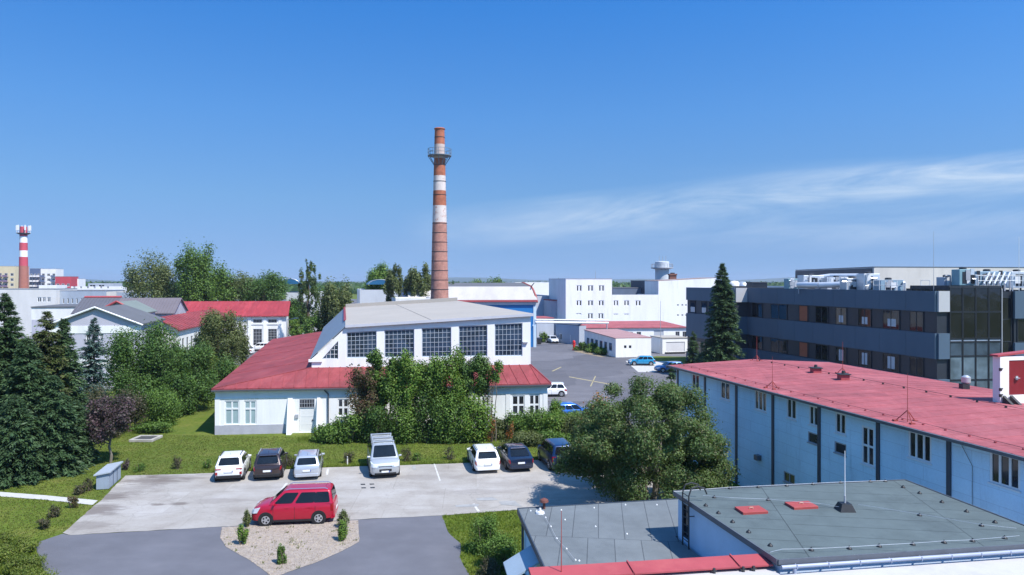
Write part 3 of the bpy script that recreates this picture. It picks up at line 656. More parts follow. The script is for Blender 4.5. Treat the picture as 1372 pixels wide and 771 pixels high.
def mast_chimney():
    Y = 400.0; c = D(31.5, 388, Y); x = c.x; r = thing('striped_chimney', 'distant red and white striped chimney carrying antennas', 'chimney', (x, Y, 0))
    zz = lambda py: H - (py - HY) / F * Y
    rad = lambda z: 2.55 - .75 * z / 43
    red = M('signal_red_paint', (.50, .07, .10), .7, .08, .5); wh = M('signal_white_paint', (.78, .78, .78), .7, .04, .5); bk = M('far_brick', (.36, .14, .10), .9, .12, 1)
    cut = [(0, 2), (zz(356.5), 0), (zz(344.5), 1), (zz(336), 0), (zz(325.5), 1), (zz(317), 0), (zz(304), 0)]
    prof = [(rad(0), 0)]; mats = []
    for i in range(len(cut) - 1): prof.append((rad(cut[i + 1][0]), cut[i + 1][0])); mats.append(cut[i][1])
    mb = MB(); mb.lathe((x, Y, 0), prof, 24, 0, mats); mb.build('shaft', [red, wh, bk], r, smooth=.6)
    gz = zz(313); mb = MB(); mb.lathe((x, Y, gz), [(1.6, -.9), (3.4, 0), (3.4, .25), (1.7, .25)], 20); mb.build('gallery', IRON, r)
    for i in range(6):
        t = i * math.pi / 3 + .3; mb = MB(); px_, py_ = x + 3.3 * math.cos(t), Y + 3.3 * math.sin(t); mb.tube((px_, py_, gz), (px_, py_, gz + 4.6), .12, .12, 6); mb.box(px_ - .3, py_ - .3, gz + 1.6, px_ + .3, py_ + .3, gz + 4.4); mb.build('antenna', wh, r)
mast_chimney()

# ------------------------------------------------------------------ two-storey works on the right
wA = Vector((12.45, 54.3)); wd = (Vector((19.0, 26.6)) - wA).normalized(); wB = wA + wd * 42
def works():
    wF = Vector((24.8, 56.2)); wC = wF + wd * 42
    foot = [wB, wC, wF, wA]      # edge 3: wA -> wB is the long wall facing the car park
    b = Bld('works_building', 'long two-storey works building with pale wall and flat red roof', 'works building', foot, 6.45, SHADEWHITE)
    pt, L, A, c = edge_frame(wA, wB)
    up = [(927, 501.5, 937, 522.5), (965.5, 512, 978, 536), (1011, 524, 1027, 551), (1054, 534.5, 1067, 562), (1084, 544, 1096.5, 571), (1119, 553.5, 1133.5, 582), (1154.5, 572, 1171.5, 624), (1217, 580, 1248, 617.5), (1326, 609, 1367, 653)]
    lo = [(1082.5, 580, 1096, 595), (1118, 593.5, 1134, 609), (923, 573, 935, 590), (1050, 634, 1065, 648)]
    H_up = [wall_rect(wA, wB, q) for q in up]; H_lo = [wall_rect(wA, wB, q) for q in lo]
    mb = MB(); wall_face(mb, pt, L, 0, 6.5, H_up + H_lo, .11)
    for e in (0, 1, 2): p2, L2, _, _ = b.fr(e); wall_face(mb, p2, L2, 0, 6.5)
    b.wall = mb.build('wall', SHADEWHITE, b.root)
    for i, h in enumerate(H_up):
        n = 3 if i in (2, 7, 8) else 2
        window(b.root, pt, h, n, 2 if i == 6 else 1, .09, .10, .07, WF, GL)
    for i, h in enumerate(H_lo): window(b.root, pt, h, 2 if i > 1 else 1, 1, .06, .05, .07, GREYF, GL)
    for px in (908.5, 945, 987, 1036, 1098, 1177, 1272):
        u, _ = on_wall(wA, wB, px, 560); mb = MB(); u = max(u, .22); mb.fbox(pt, u - .11, u + .11, -.02, .06, .02, 6.42); mb.build('pilaster', DOWNPIPE, b.root)
    u = L * .965
    # roof: two very shallow slopes with a dark fascia and gutter
    ov = .35; z0, zr = 6.5, 6.85
    def rp(u, s, z):      # u along wall, s across 0..1
        q = (wA + c * u).lerp(wF + c * u, s); return (q.x, q.y, z)
    mb = MB(); s0, s1 = -.035, 1.03
    for sa, sb, za, zb in ((s0, .5, z0, zr), (.5, s1, zr, z0)):
        mb.hexa([rp(-ov, sa, za), rp(L + 1, sa, za), rp(L + 1, sb, zb), rp(-ov, sb, zb)], [rp(-ov, sa, za + .1), rp(L + 1, sa, za + .1), rp(L + 1, sb, zb + .1), rp(-ov, sb, zb + .1)])
    rng = random.Random(3)
    for i in range(1, 40):
        uu = i * 1.05
        for sa, sb, za, zb in ((s0, .5, z0, zr), (.5, s1, zr, z0)):
            q = [rp(uu, sa, za + .1), rp(uu + .04, sa, za + .1), rp(uu + .04, sb, zb + .1), rp(uu, sb, zb + .1)]
            mb.hexa(q, [(p[0], p[1], p[2] + .012) for p in q])
    roof = mb.build('roof', REDROOF2, b.root)
    mb = MB(); mb.hexa([rp(-ov, s0 - .010, 6.46), rp(L + 1, s0 - .010, 6.46), rp(L + 1, s0 - .001, 6.46), rp(-ov, s0 - .001, 6.46)], [rp(-ov, s0 - .011, 6.595), rp(L + 1, s0 - .011, 6.595), rp(L + 1, s0 - .001, 6.595), rp(-ov, s0 - .001, 6.595)])
    mb.hexa([rp(-ov - .1, s0 - .016, 6.40), rp(-ov - .005, s0 - .016, 6.40), rp(-ov - .005, s1, 6.40), rp(-ov - .1, s1, 6.40)], [rp(-ov - .1, s0 - .016, 6.607), rp(-ov - .005, s0 - .016, 6.607), rp(-ov - .005, s1, 6.607), rp(-ov - .1, s1, 6.607)])
    mb.build('gutter', GUTTER, roof)
    def on_roof(px, py):
        p = G(px, py, 6.9); return p
    for px, py in ((1093, 500), (1130, 509)):
        p = on_roof(px, py); mb = MB(); mb.box(p.x - .28, p.y - .28, 6.5, p.x + .28, p.y + .28, 7.22); k = mb.build('roof_chimney', REDCAP, b.root, bevel=.03)
        mb = MB(); mb.box(p.x - .36, p.y - .36, 7.224, p.x + .33, p.y + .33, 7.28); mb.tube((p.x, p.y, 7.27), (p.x, p.y, 7.45), .12, .1, 8); mb.build('cap', IRON, k)
    # conductor wire along the ridge with its stands
    mb = MB(); mb.path([rp(u, .5, zr + .2) for u in np.linspace(0, L, 30)], .012, 4); mb.build('ridge_wire', IRON, b.root)
    for i in range(26): mb = MB(); p = rp(.8 + i * 1.6, .5, zr + .1); mb.box(p[0] - .04, p[1] - .04, p[2] - .02, p[0] + .04, p[1] + .04, p[2] + .09); mb.build('wire_holder', IRON, b.root)
    mb = MB(); mb.path([rp(u, .03, z0 + .22) for u in np.linspace(0, L, 30)], .010, 4); mb.build('eave_wire', IRON, b.root)
    for i in range(34): mb = MB(); p = rp(.5 + i * 1.2, .03, z0 + .12); mb.box(p[0] - .035, p[1] - .035, p[2] - .02, p[0] + .035, p[1] + .035, p[2] + .08); mb.build('wire_holder', REDCAP, b.root)
    mb = MB(); u, z = on_wall(wA, wB, 1290, 600); mb.path([pt(u, 6.3, .05), pt(u + .5, 5.6, .05), pt(u + .5, .6, .05)], .011, 5); mb.build('earth_wire', GUTTER, b.root)
    u, z = on_wall(wA, wB, 1018, 612); mb = MB(); mb.fbox(pt, u - .18, u + .18, 0, .3, z - .2, z + .1); mb.build('wall_lamp', GUTTER, b.root)
    # stair head house on the roof
    p = G(1340, 545, 6.7); ax = Vector((c.x, c.y)); nx = Vector((-c.y, c.x))
    o = Vector((p.x, p.y)); ft = [o, o + nx * 3.0 * 1, o + nx * 3.0 - ax * .42, o - ax * .42]
    s = Bld('stair_head_house', 'white stair head with a red door standing on the red roof', 'roof house', ft, 9.2, WHITE, z0=6.55)
    p0, l0, _, _ = s.fr(0); s.walls({0: [(.55, 7.25, 1.55, 9.0)]}, zt=9.2, reveal=.08)
    mb = MB(); mb.fbox(p0, .56, 1.54, -.07, -.03, 7.26, 8.99); d = mb.build('door', M('dark_red_door', (.20, .015, .02), .5, .1, 2), s.root)
    mb = MB(); mb.lathe(p0(1.05, 8.1, -.02), [(.15, -.01), (.15, .01)], 10); mb.fbox(p0, .98, 1.12, -.03, .0, 8.0, 8.2); mb.build('louvre', STEEL, d)
    f = [q.copy() for q in ft]; cc = sum(f, Vector((0, 0))) / 4; f = [q + (q - cc).normalized() * .16 for q in f]
    mb = MB(); mb.hexa([(q.x, q.y, 9.203 + (.25 if i in (1, 2) else 0)) for i, q in enumerate(f)], [(q.x, q.y, 9.29 + (.25 if i in (1, 2) else 0)) for i, q in enumerate(f)]); mb.build('roof', REDCAP, s.root)
    mb = MB()
    for z in (7.3, 7.6, 8.6): mb = MB(); mb.tube(p0(.15, z, 0), p0(-.25, z, .25), .035, .035, 6); q = p0(-.25, z, .25); mb.lathe((q[0], q[1], z), [(.07, -.07), (.07, .07)], 8); mb.build('cable_bracket', IRON, s.root)
    mb = MB()
    for du in (.1, .55): mb = MB(); mb.hexa([p0(du, 6.62, .75), p0(du + .16, 6.62, .75), p0(du + .16, 6.62, .05), p0(du, 6.62, .05)], [p0(du, 6.70, .8), p0(du + .16, 6.70, .8), p0(du + .16, 7.25, .05), p0(du, 7.25, .05)]); mb.build('step', IRON, s.root)
    return b
works()

def rod(name, label, p, h, legs=.45, r0=.03, mat=None, cat='lightning rod', base=.0, group=None):
    t = thing(name, label, cat, p, group)
    mb = MB(); mb.tube(p, (p[0], p[1], p[2] + h), r0, r0 * .5, 6); mb.build('pole', mat or IRON, t)
    if legs:
        for i in range(3):
            a = i * 2.094 + .4; mb = MB(); q = (p[0] + legs * math.cos(a), p[1] + legs * math.sin(a), p[2] + .01); mb.path([q, (p[0], p[1], p[2] + legs * 1.1)], .022, 5); mb.box(q[0] - .09, q[1] - .09, q[2] - .01, q[0] + .09, q[1] + .09, q[2] + .06); mb.build('leg', mat or IRON, t)
    return t
REDROD = M('rusty_red_rod', (.30, .06, .05), .7, .15, 3)
p = G(1216, 566, 6.62); rod('lightning_rod', 'red lightning rod on three legs near the eave of the red roof, centre right', (p.x, p.y, 6.62), 2.2, .5, .017, REDROD)
p = G(1035, 521, 6.62); rod('lightning_rod', 'red lightning rod near the eave between second and fourth wall windows', (p.x, p.y, 6.62), 1.9, .4, .016, REDROD)
p = G(1014, 484, 6.9); rod('lightning_rod', 'red rod by the far end of the red roof beside the tall spruce', (p.x, p.y, 6.9), 1.9, .4, .018, REDROD)
p = G(1129, 500, 6.95); rod('lightning_rod', 'red lightning rod rising behind the second small roof chimney', (p.x, p.y, 6.9), 2.1, .35, .018, REDROD)
def roof_unit():
    p = G(1292, 518, 6.85); t = thing('roof_fan', 'small silver ventilation fan on the far side of the red roof', 'roof fan', (p.x, p.y, 6.7))
    mb = MB(); mb.box(p.x - .2, p.y - .2, 6.65, p.x + .2, p.y + .2, 7.0); mb.build('base', IRON, t); mb = MB(); mb.lathe((p.x + .1, p.y, 7.0), [(.16, 0), (.24, .1), (.24, .4), (.1, .5)], 12); mb.build('cowl', STEEL, t, smooth=.6)
roof_unit()

# ------------------------------------------------------------------ flat roofs in the near corner
FELT = None
def felt_mat(name, c, ang, roll):
    m, nt, b = base_mat(name); v = world_pos(nt, rot=ang)
    w = nd(nt, 'ShaderNodeTexBrick'); nt.links.new(v, w.inputs['Vector']); w.offset = .4; w.inputs['Scale'].default_value = 1
    w.inputs['Brick Width'].default_value = roll; w.inputs['Row Height'].default_value = 5.5; w.inputs['Mortar Size'].default_value = .017
    w.inputs['Color1'].default_value = (1, 1, 1, 1); w.inputs['Color2'].default_value = (.93, .935, .94, 1); w.inputs['Mortar'].default_value = (.52, .52, .54, 1)
    n = noise(nt, .8, 6, .7, v); r = ramp(nt, n.outputs['Fac'], [(.3, [x * .86 for x in c]), (.7, [x * 1.14 for x in c])])
    n2 = noise(nt, 60, 2, .6, v); r2 = ramp(nt, n2.outputs['Fac'], [(.3, (.82, .82, .82)), (.7, (1.2, 1.2, 1.2))])
    n3 = noise(nt, .35, 5, .75, v, .4); r3 = ramp(nt, n3.outputs['Fac'], [(.55, (1, 1, 1)), (.75, (.78, .78, .80))])
    col = mixc(nt, 1.0, r.outputs['Color'], w.outputs['Color'], 'MULTIPLY'); col = mixc(nt, 1.0, col, r2.outputs['Color'], 'MULTIPLY'); col = mixc(nt, 1.0, col, r3.outputs['Color'], 'MULTIPLY')
    nt.links.new(col, b.inputs['Base Color']); b.inputs['Roughness'].default_value = .95; b.inputs['Specular IOR Level'].default_value = .2
    bp = nd(nt, 'ShaderNodeBump'); bp.inputs['Strength'].default_value = .5; bp.inputs['Distance'].default_value = .02; bp.invert = True
    nt.links.new(w.outputs['Fac'], bp.inputs['Height']); nt.links.new(bp.outputs['Normal'], b.inputs['Normal'])
    return m
FELT1 = felt_mat('grey_roofing_felt', (.15, .168, .18), .12, 1.0); FELT2 = felt_mat('green_grey_roofing_felt', (.100, .128, .134), 1.72, 1.0)
VENTW = M('white_plastic', (.7, .7, .7), .5, .03, 3, obj=True); BLACKP = M('black_plastic', (.018, .019, .022), .5, .2, 6, obj=True)
def annexes():
    lf = [(1.5, 21.9), (7.43, 22.0), (6.26, 27.55), (8.3, 27.9), (7.5, 32.2), (.27, 30.85)]
    sh = [Vector(p) for p in ((1.72, 21.9), (7.43, 22.05), (6.27, 27.5), (8.3, 28.0), (7.35, 31.95), (.52, 30.65))]
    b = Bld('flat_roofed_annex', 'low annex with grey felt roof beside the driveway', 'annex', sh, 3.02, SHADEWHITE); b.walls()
    mb = MB(); mb.prism(lf, 3.03, 3.2); b.roof = mb.build('roof', FELT1, b.root)
    ept, L, _, _ = edge_frame(lf[5], lf[0])
    mb = MB(); mb.fbox(ept, -.02, L, .003, .05, 2.99, 3.235); q, L2, _, _ = edge_frame(lf[4], lf[5]); mb.fbox(q, 0, L2, .003, .05, 3.0, 3.23); mb.build('roof_edge', DOWNPIPE, b.roof)
    mb = MB(); q0 = ept(6.3, 3.0, 0)
    # sloping canopy over a side door
    cpt, CL, _, _ = edge_frame(sh[5], sh[0]); u0, u1 = 2.8, 4.5
    mb.hexa([cpt(u0, 2.05, 1.25), cpt(u1, 2.05, 1.25), cpt(u1, 2.75, .01), cpt(u0, 2.75, .01)], [cpt(u0, 2.13, 1.25), cpt(u1, 2.13, 1.25), cpt(u1, 2.83, .01), cpt(u0, 2.83, .01)])
    mb.build('canopy', M('blue_grey_canopy_sheet', (.30, .38, .46), .5, .08, 1), b.root)
    mb = MB()
    for u in (u0 + .1, u1 - .1): mb.tube(cpt(u, 1.4, .02), cpt(u, 2.06, 1.15), .03, .03, 6)
    mb.build('canopy_bracket', IRON, b.root)
    mb = MB(); mb.path([cpt(.35, 3.0, .12), cpt(.35, .1, .12)], .05, 8); mb.build('downpipe', DOWNPIPE, b.root)
    # conductor on the low roof: white holders
    t = thing('lightning_conductor', 'row of white conductor holders on the lower felt roof', 'lightning conductor', (1.5, 29, 3.2))
    for px, py in ((711, 685), (719, 685), (731, 694), (738, 706), (746, 722), (759, 736), (771, 751), (776, 752), (752, 684), (757, 697), (796, 681), (798, 706), (838, 677), (840, 716), (880, 677)):
        p = G(px, py, 3.2); mb = MB(); mb.lathe((p.x, p.y, 3.2), [(.038, 0), (.035, .022), (.016, .035), (.014, .05)], 10); mb.build('holder', VENTW, t, smooth=.6)
    mb = MB(); mb.path([G(x, y, 3.29) for x, y in ((719, 685), (731, 694), (738, 706), (746, 722), (759, 736), (771, 751))], .006, 4); mb.build('wire', GREYF, t)
    t = thing('vent_pipe', 'rusty brown mushroom vent pipe at the edge of the lower felt roof', 'vent pipe', G(729, 682, 3.2))
    p = G(729, 682, 3.2); mb = MB(); mb.tube((p.x, p.y, 3.15), (p.x, p.y, 3.5), .06, .06, 10); mb.build('pipe', M('rust_brown', (.14, .05, .04), .7, .2, 4), t); mb = MB(); mb.lathe((p.x, p.y, 3.5), [(.08, 0), (.2, .0), (.17, .1), (.05, .16)], 12); mb.build('cowl', MATS['rust_brown'], t, smooth=.6)
    t = thing('roof_antenna', 'thin grey antenna on a white foot beside the brown vent pipe', 'antenna', G(723.5, 688, 3.2)); p = G(723.5, 688, 3.2)
    mb = MB(); mb.lathe((p.x, p.y, 3.2), [(.2, 0), (.18, .07), (.06, .1), (.05, .22)], 12); mb.build('foot', VENTW, t, smooth=.6); mb = MB(); mb.tube((p.x, p.y, 3.3), (p.x, p.y, 4.15), .014, .008, 6); mb.build('pole', GUTTER, t)
    # the higher block
    bf = [(7.72, 20.8), (17.2, 22.25), (16.0, 29.15), (6.24, 27.6)]
    c = Vector((11.5, 25)); ins = [Vector(p) + (c - Vector(p)).normalized() * .16 for p in bf]
    k = Bld('raised_flat_block', 'flat block with dark felt roof and two red hatches', 'flat roofed block', ins, 4.72, M('blue_white_render', (.56, .66, .80), .9, .05, .8, .15, 8))
    k.walls({3: [(.35, 3.32, .95, 4.62)]}); pt3, L3, _, _ = k.fr(3)
    window(k.root, pt3, (.35, 3.32, .95, 4.62), 1, 1, .06, .05, .1, DF, GLDARK, sill=False)
    mb = MB(); mb.prism(bf, 4.724, 4.90); k.roof = mb.build('roof', FELT2, k.root)
    mb = MB()
    for e in range(4): q, l, _, _ = edge_frame(bf[e], bf[(e + 1) % 4]); mb.fbox(q, .0, l, .004, .045, 4.78 - .004 * e, 4.925 + .003 * e)
    mb.build('roof_edge', GUTTER, k.roof)
    q, l, _, _ = edge_frame(bf[0], bf[1])
    mb = MB(); mb.tube(q(.05, 4.73, .11), q(l, 4.75, .11), .06, .06, 10)
    for i in range(9): mb.fbox(q, .5 + i, .525 + i, .0, .175, 4.67, 4.79)
    mb.path([q(.45, 4.68, .12), q(.45, 4.5, .12), q(.6, 4.4, .05), q(.6, 4.2, .05)], .06, 8); mb.build('gutter', M('pale_gutter', (.27, .31, .40), .45, .06, 2), k.root)
    hm = M('red_hatch_paint', (.34, .060, .055), .6, .1, 2, dirt=(.36, .10, .08), dscale=2)
    for px, py in ((1006.5, 683.5), (1073.5, 677)):
        p = G(px, py, 4.95); mb = MB(); a = Vector((.985, .15)); n = Vector((-.15, .985)); o = Vector((p.x, p.y)); w, d = .47, .33
        cs = [o - a * w - n * d, o + a * w - n * d, o + a * w + n * d, o - a * w + n * d]; mb.hexa([(x.x, x.y, 4.88) for x in cs], [(x.x, x.y, 4.99) for x in cs]); hb = mb.build('roof_hatch', hm, k.root, bevel=.015)
        mb = MB(); mb.path([(o.x - .06, o.y, 4.98), (o.x - .06, o.y, 5.04), (o.x + .06, o.y, 5.04), (o.x + .06, o.y, 4.98)], .018, 6); mb.build('handle', M('pale_handle', (.5, .3, .22), .6, .1, 3), hb)
    t = thing('lightning_conductor', 'black domed conductor holders and wire round the dark felt roof', 'lightning conductor', (11.5, 25, 4.9))
    hs = [(978, 654.5), (1016, 653), (1054, 651), (1089, 649), (1126, 647), (1166, 645.5), (1186, 645), (1210, 653), (1232, 661), (1262, 673), (1295, 685.5), (1333, 700), (957, 666.5), (945.5, 677.5), (962.5, 687.5), (981.5, 699.5), (1003, 713), (1032, 731), (1087, 737), (1138, 735), (1178, 732), (1223, 729.5), (1265, 727), (1303, 725), (1346, 721), (1029, 670), (1232, 690.5), (1315, 704.5)]
    for px, py in hs:
        p = G(px, py, 4.92); mb = MB(); mb.lathe((p.x, p.y, 4.9), [(.085, 0), (.08, .015), (.055, .055), (.022, .075), (.014, .10)], 12); mb.build('holder', BLACKP, t, smooth=.6)
    wires = [[(942, 664), (978, 667), (1029, 669), (1100, 675), (1133, 681)], [(1150, 676), (1232, 689), (1315, 703), (1362, 708)], [(1032, 740), (1048, 736), (1087, 735.5), (1138, 733), (1178, 730.5), (1223, 728), (1265, 725), (1303, 723.5), (1366, 718)], [(903, 659), (978, 653), (1054, 649.5), (1126, 646), (1188, 644)]]
    for w in wires: mb = MB(); mb.path([G(x, y, 5.03) for x, y in w], .006, 5); mb.build('wire', STEEL, t)
    p = G(1132, 682, 4.95); t = thing('antenna_mast', 'slim white antenna mast on a black foot in the dark roof', 'antenna mast', (p.x, p.y, 4.9))
    mb = MB(); mb.hexa([(p.x - .28, p.y - .28, 4.89), (p.x + .28, p.y - .28, 4.89), (p.x + .28, p.y + .28, 4.89), (p.x - .28, p.y + .28, 4.89)], [(p.x - .17, p.y - .17, 5.16), (p.x + .17, p.y - .17, 5.16), (p.x + .17, p.y + .17, 5.16), (p.x - .17, p.y + .17, 5.16)]); mb.build('foot', BLACKP, t)
    mb = MB(); mb.tube((p.x, p.y, 5.15), (p.x, p.y, 5.42), .038, .034, 8); mb.build('collar', GREYF, t); mb = MB(); mb.tube((p.x, p.y, 5.4), (p.x, p.y, 7.0), .019, .012, 8); mb.build('pole', VENTW, t)
    # ladder on the side of the block
    t = thing('roof_ladder', 'dark steel ladder with curled rails climbing the raised block', 'ladder', (6.9, 25.4, 3.2))
    lpt = pt3; uu = L3 - 0; ua, _ = on_wall(k.foot[3], k.foot[0], 922, 690); ub = ua + .5
    for u in (ua, ub):
        mb = MB(); mb.path([lpt(u, 3.2, .22), lpt(u, 5.15, .22), lpt(u, 5.42, .12), lpt(u, 5.48, -.12), lpt(u, 5.40, -.4), lpt(u, 5.18, -.5)], .028, 7); mb.path([lpt(u, 4.4, .22), lpt(u, 4.4, -.02)], .02, 6); mb.build('rail', IRON, t)
    for i in range(7): mb = MB(); z = 3.45 + i * .28; mb.tube(lpt(ua, z, .22), lpt(ub, z, .22), .016, .016, 6); mb.build('rung', IRON, t)
    # nearest building: white membrane roof behind a red capped parapet
    nf = [(1.6, 13), (19, 15.8), (17.7, 22.2), (7.72, 20.62), (7.58, 21.62), (.47, 20.55)]
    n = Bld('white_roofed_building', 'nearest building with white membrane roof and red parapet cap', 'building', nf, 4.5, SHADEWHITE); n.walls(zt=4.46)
    mb = MB(); mb.prism(nf, 4.462, 4.55); n.roof = mb.build('roof', WHITEROOF, n.root)
    q, l, _, _ = edge_frame(nf[5], nf[4])
    mb = MB(); mb.fbox(q, 0.02, l, -.02, .28, 4.554, 4.64); n_w = mb.build('parapet', WHITEROOF, n.root)
    mb = MB(); cuts = [0, 2.95, 6.15, l + .0]
    for a, b2 in zip(cuts[:-1], cuts[1:]):
        a += .012; b2 -= .012
        mb.hexa([q(a, 4.645, .62), q(b2, 4.645, .62), q(b2, 4.645, -.04), q(a, 4.645, -.04)], [q(a, 4.69, .62), q(b2, 4.69, .62), q(b2, 4.77, -.04), q(a, 4.77, -.04)])
    for a in cuts[1:-1]: mb.hexa([q(a - .02, 4.69, .625), q(a + .02, 4.69, .625), q(a + .02, 4.77, -.045), q(a - .02, 4.77, -.045)], [q(a - .02, 4.735, .625), q(a + .02, 4.735, .625), q(a + .02, 4.815, -.045), q(a - .02, 4.815, -.045)])
    mb.build('parapet_cap', REDCAP, n_w)
    mb = MB()
    for px, py in ((957, 768), (996, 766), (1010, 765)): mb = MB(); p = G(px, py, 4.56); mb.box(p.x - .03, p.y - .03, 4.55, p.x + .03, p.y + .03, 4.7); mb.box(p.x - .08, p.y - .02, 4.6, p.x + .08, p.y + .02, 4.63); mb.build('wire_clip', IRON, n.roof)
    p = q(.9, 4.72, .3); rod('lightning_rod', 'thin rusty rod standing on the red parapet cap near the driveway', p, 1.75, 0, .016, REDROD)
annexes()
# ------------------------------------------------------------------ dark office block
def office():
    d = DEP
    P0 = Vector((28.4, 116.0)); P1 = Vector((32.1, 103.0)); P2 = Vector((34.0, 103.25)); P3 = Vector((41.7, 70.3)); P4 = Vector((42.9, 70.5))
    P5 = P4 + Vector((24, 3)); P6 = P0 + Vector((24, 4))
    foot = [P0, P1, P2, P3, P4, P5, P6]
    Ht = 12.05
    b = Bld('office_block', 'three-storey dark slate office block with long window bands', 'office building', foot, Ht, DARKPANEL2)
    b.walls(zt=Ht - .1); b.flat(DARKROOF, .5)
    # cladding bands stand proud of the dark window bands
    for e, (a0, a1) in enumerate(((0, 0), (0, 0), (0, 0), (0, 0))):
        pt, L, _, _ = b.fr(e)
        for z0, z1 in ((9.98, 12.0), (4.1, 7.86), (0, 1.6)) if e == 0 else ((9.98, 12.02), (5.35, 7.86), (0, 3.35)):
            if e == 1 and z0 == 9.98: mat = SUNLITPANEL  # top of the return coloured lighter, as if sunlit
            elif e == 3 and z0 == 9.98: mat = SUNLITPANEL
            else: mat = DARKPANEL
            mb = MB(); k = max(1, int(L / 3.6))
            for i in range(k):
                u0, u1 = L * i / k, L * (i + 1) / k
                mb.fbox(pt, u0 + (.012 if i else -.0), u1 - (.012 if i < k - 1 else -.0), .0, .24, z0 + .004 * e, z1 + .004 * e)
            mb.build('cladding', mat, b.root)
    rng = random.Random(11)
    pt, L, _, _ = b.fr(2)
    for z0, z1, row in ((7.9, 9.94, 0), (3.4, 5.3, 1)):
        for (x0, x1, kind) in ((1008, 1022, 'd'), (1033, 1055, 'd'), (1071, 1083, 'b'), (1093, 1110, 'd'), (1120, 1135, 'w'), (1150, 1168, 'w'), (1183, 1206, 'w'), (1219, 1238, 'd')):
            u0, _ = on_wall(P2, P3, x0, 430); u1, _ = on_wall(P2, P3, x1, 430)
            w = window(b.root, pt, (u0, z0, u1, z1), 2 if kind != 'b' else 1, 1, .08, .07, -.03, DF, CORRUG if kind == 'b' else GLDARK, sill=False)
            if kind == 'w':
                mb = MB(); a = u0 + (u1 - u0) * .30; c = u0 + (u1 - u0) * rng.uniform(.6, .8); mb.fbox(pt, a, c, .014, .055, z0 + .3, z0 + (1.1 if row == 0 else 1.6)); mb.build('blind', BLINDW, w)
    pt, L, _, _ = b.fr(0)
    for x0, x1 in ((925, 932), (940, 947), (950, 957), (964, 976)):
        u0, _ = on_wall(P0, P1, x0, 410); u1, _ = on_wall(P0, P1, x1, 410); w = window(b.root, pt, (u0, 7.9, u1, 9.94), 1, 1, .07, .05, -.03, DF, GLDARK, sill=False)
        if x0 in (925, 940): mb = MB(); mb.fbox(pt, u0 + .15, u1 - .15, .014, .055, 8.1, 8.9); mb.build('blind', BLINDW, w)
    window(b.root, pt, (3.0, 1.65, 9.5, 3.6), 5, 1, .08, .06, -.03, DF, GLDARK, sill=False)
    # glazed stair tower
    T0 = Vector((42.93, 70.36)); T1 = Vector((48.5, 71.04)); tf = [T0, T1, T1 + d * 5, T0 + d * 5]
    t = Bld('glass_stair_tower', 'dark glazed stair tower between the office wings', 'stair tower', tf, 12.55, DARKPANEL2); t.walls(); t.flat(DARKROOF, .2)
    pt, L, _, _ = t.fr(0)
    n = 4; w = L / n; FROST = glass_mat('milky_glass', (.11, .15, .18), .12, .3, .5); SPANDREL = glass_mat('spandrel_glass', (.045, .065, .09), .1, .3, .5)
    for i in range(n):
        for z0, z1, m in ((10.0, 12.4, GLDARK), (7.35, 9.95, GLDARK), (7.05, 7.3, BLUEGREY), (5.65, 7.0, SPANDREL), (3.3, 5.6, FROST), (.3, 3.25, FROST)):
            window(t.root, pt, (i * w + .03, z0, (i + 1) * w - .03, z1), 1, 1, .05, .05, -.02, DF, m or GLDARK, sill=False)
    pt, L, _, _ = t.fr(3)
    for i in range(3):
        window(t.root, pt, (.3 + i * 1.5, .5, 1.6 + i * 1.5, 12.2), 1, 5, .05, .06, -.02, DF, GLDARK, sill=False)
    # right-hand wing
    R2 = Vector((49.85, 71.15)); R3 = Vector((60, 72.4)); R4 = R3 + d * 8; R1 = R2 + d * 8
    w = Bld('office_wing', 'slate clad office wing at the right of the glass tower', 'office wing', [R1, R2, R3, R4], 12.0, DARKPANEL2); w.walls(); w.flat(DARKROOF, .3)
    for e in (1,):
        pt, L, _, _ = w.fr(e)
        for z0, z1 in ((9.3, 12.04), (4.5, 6.9), (0, 2.4)):
            mb = MB(); mb.fbox(pt, -.1, L, 0, .24, z0, z1); mb.build('cladding', DARKPANEL, w.root)
        for z0, z1 in ((6.95, 9.25), (2.45, 4.45)):
            for i in range(4): window(w.root, pt, (.3 + i * 2.2, z0, 2.1 + i * 2.2, z1), 2, 1, .07, .06, -.03, DF, GLDARK, sill=False)
    pt, L, _, _ = w.fr(0); window(b.root, edge_frame(P4, P5)[0], (5.75, .4, 6.85, 11.4), 1, 5, .06, .06, -.02, DF, GLDARK, sill=False)
    mb = MB(); q = edge_frame(P4, P5)[0](5.72, 0, .12); mb.tube((q[0], q[1], .0), (q[0], q[1], 12.2), .07, .07, 8); mb.build('downpipe', GREYF, w.root)
    # plant on the roof
    def unit(x, y, w_, d_, h, label, z=11.6, legs=True, fan=True, mat=None):
        u = thing('roof_unit', label, 'air handling unit', (x, y, z), 'air handling plant on the office roof')
        mb = MB(); mb.box(x - w_, y - d_, z + .25, x + w_, y + d_, z + .25 + h); mb.build('casing', mat or SILVERBOX, u, bevel=.05)
        for sx in (-1, 1):
            for sy in (-1, 1): mb = MB(); mb.box(x + sx * w_ * .8 - .06, y + sy * d_ * .8 - .06, z - .1, x + sx * w_ * .8 + .06, y + sy * d_ * .8 + .06, z + .26); mb.build('leg', IRON, u)
        rg = random.Random(int(x * 37 + y * 11))
        for k in range(4):
            mb = MB(); x0 = x + rg.uniform(-1, .6) * w_; mb.box(x0, y - d_ - .05 - .02 * k, z + .4 + rg.uniform(0, h * .4), x0 + rg.uniform(.2, .6), y - d_ + .02, z + .5 + rg.uniform(h * .5, h * .9)); mb.build('panel', rg.choice((SILVERBOX, GREYF, DF, STEEL, VENTW)), u)
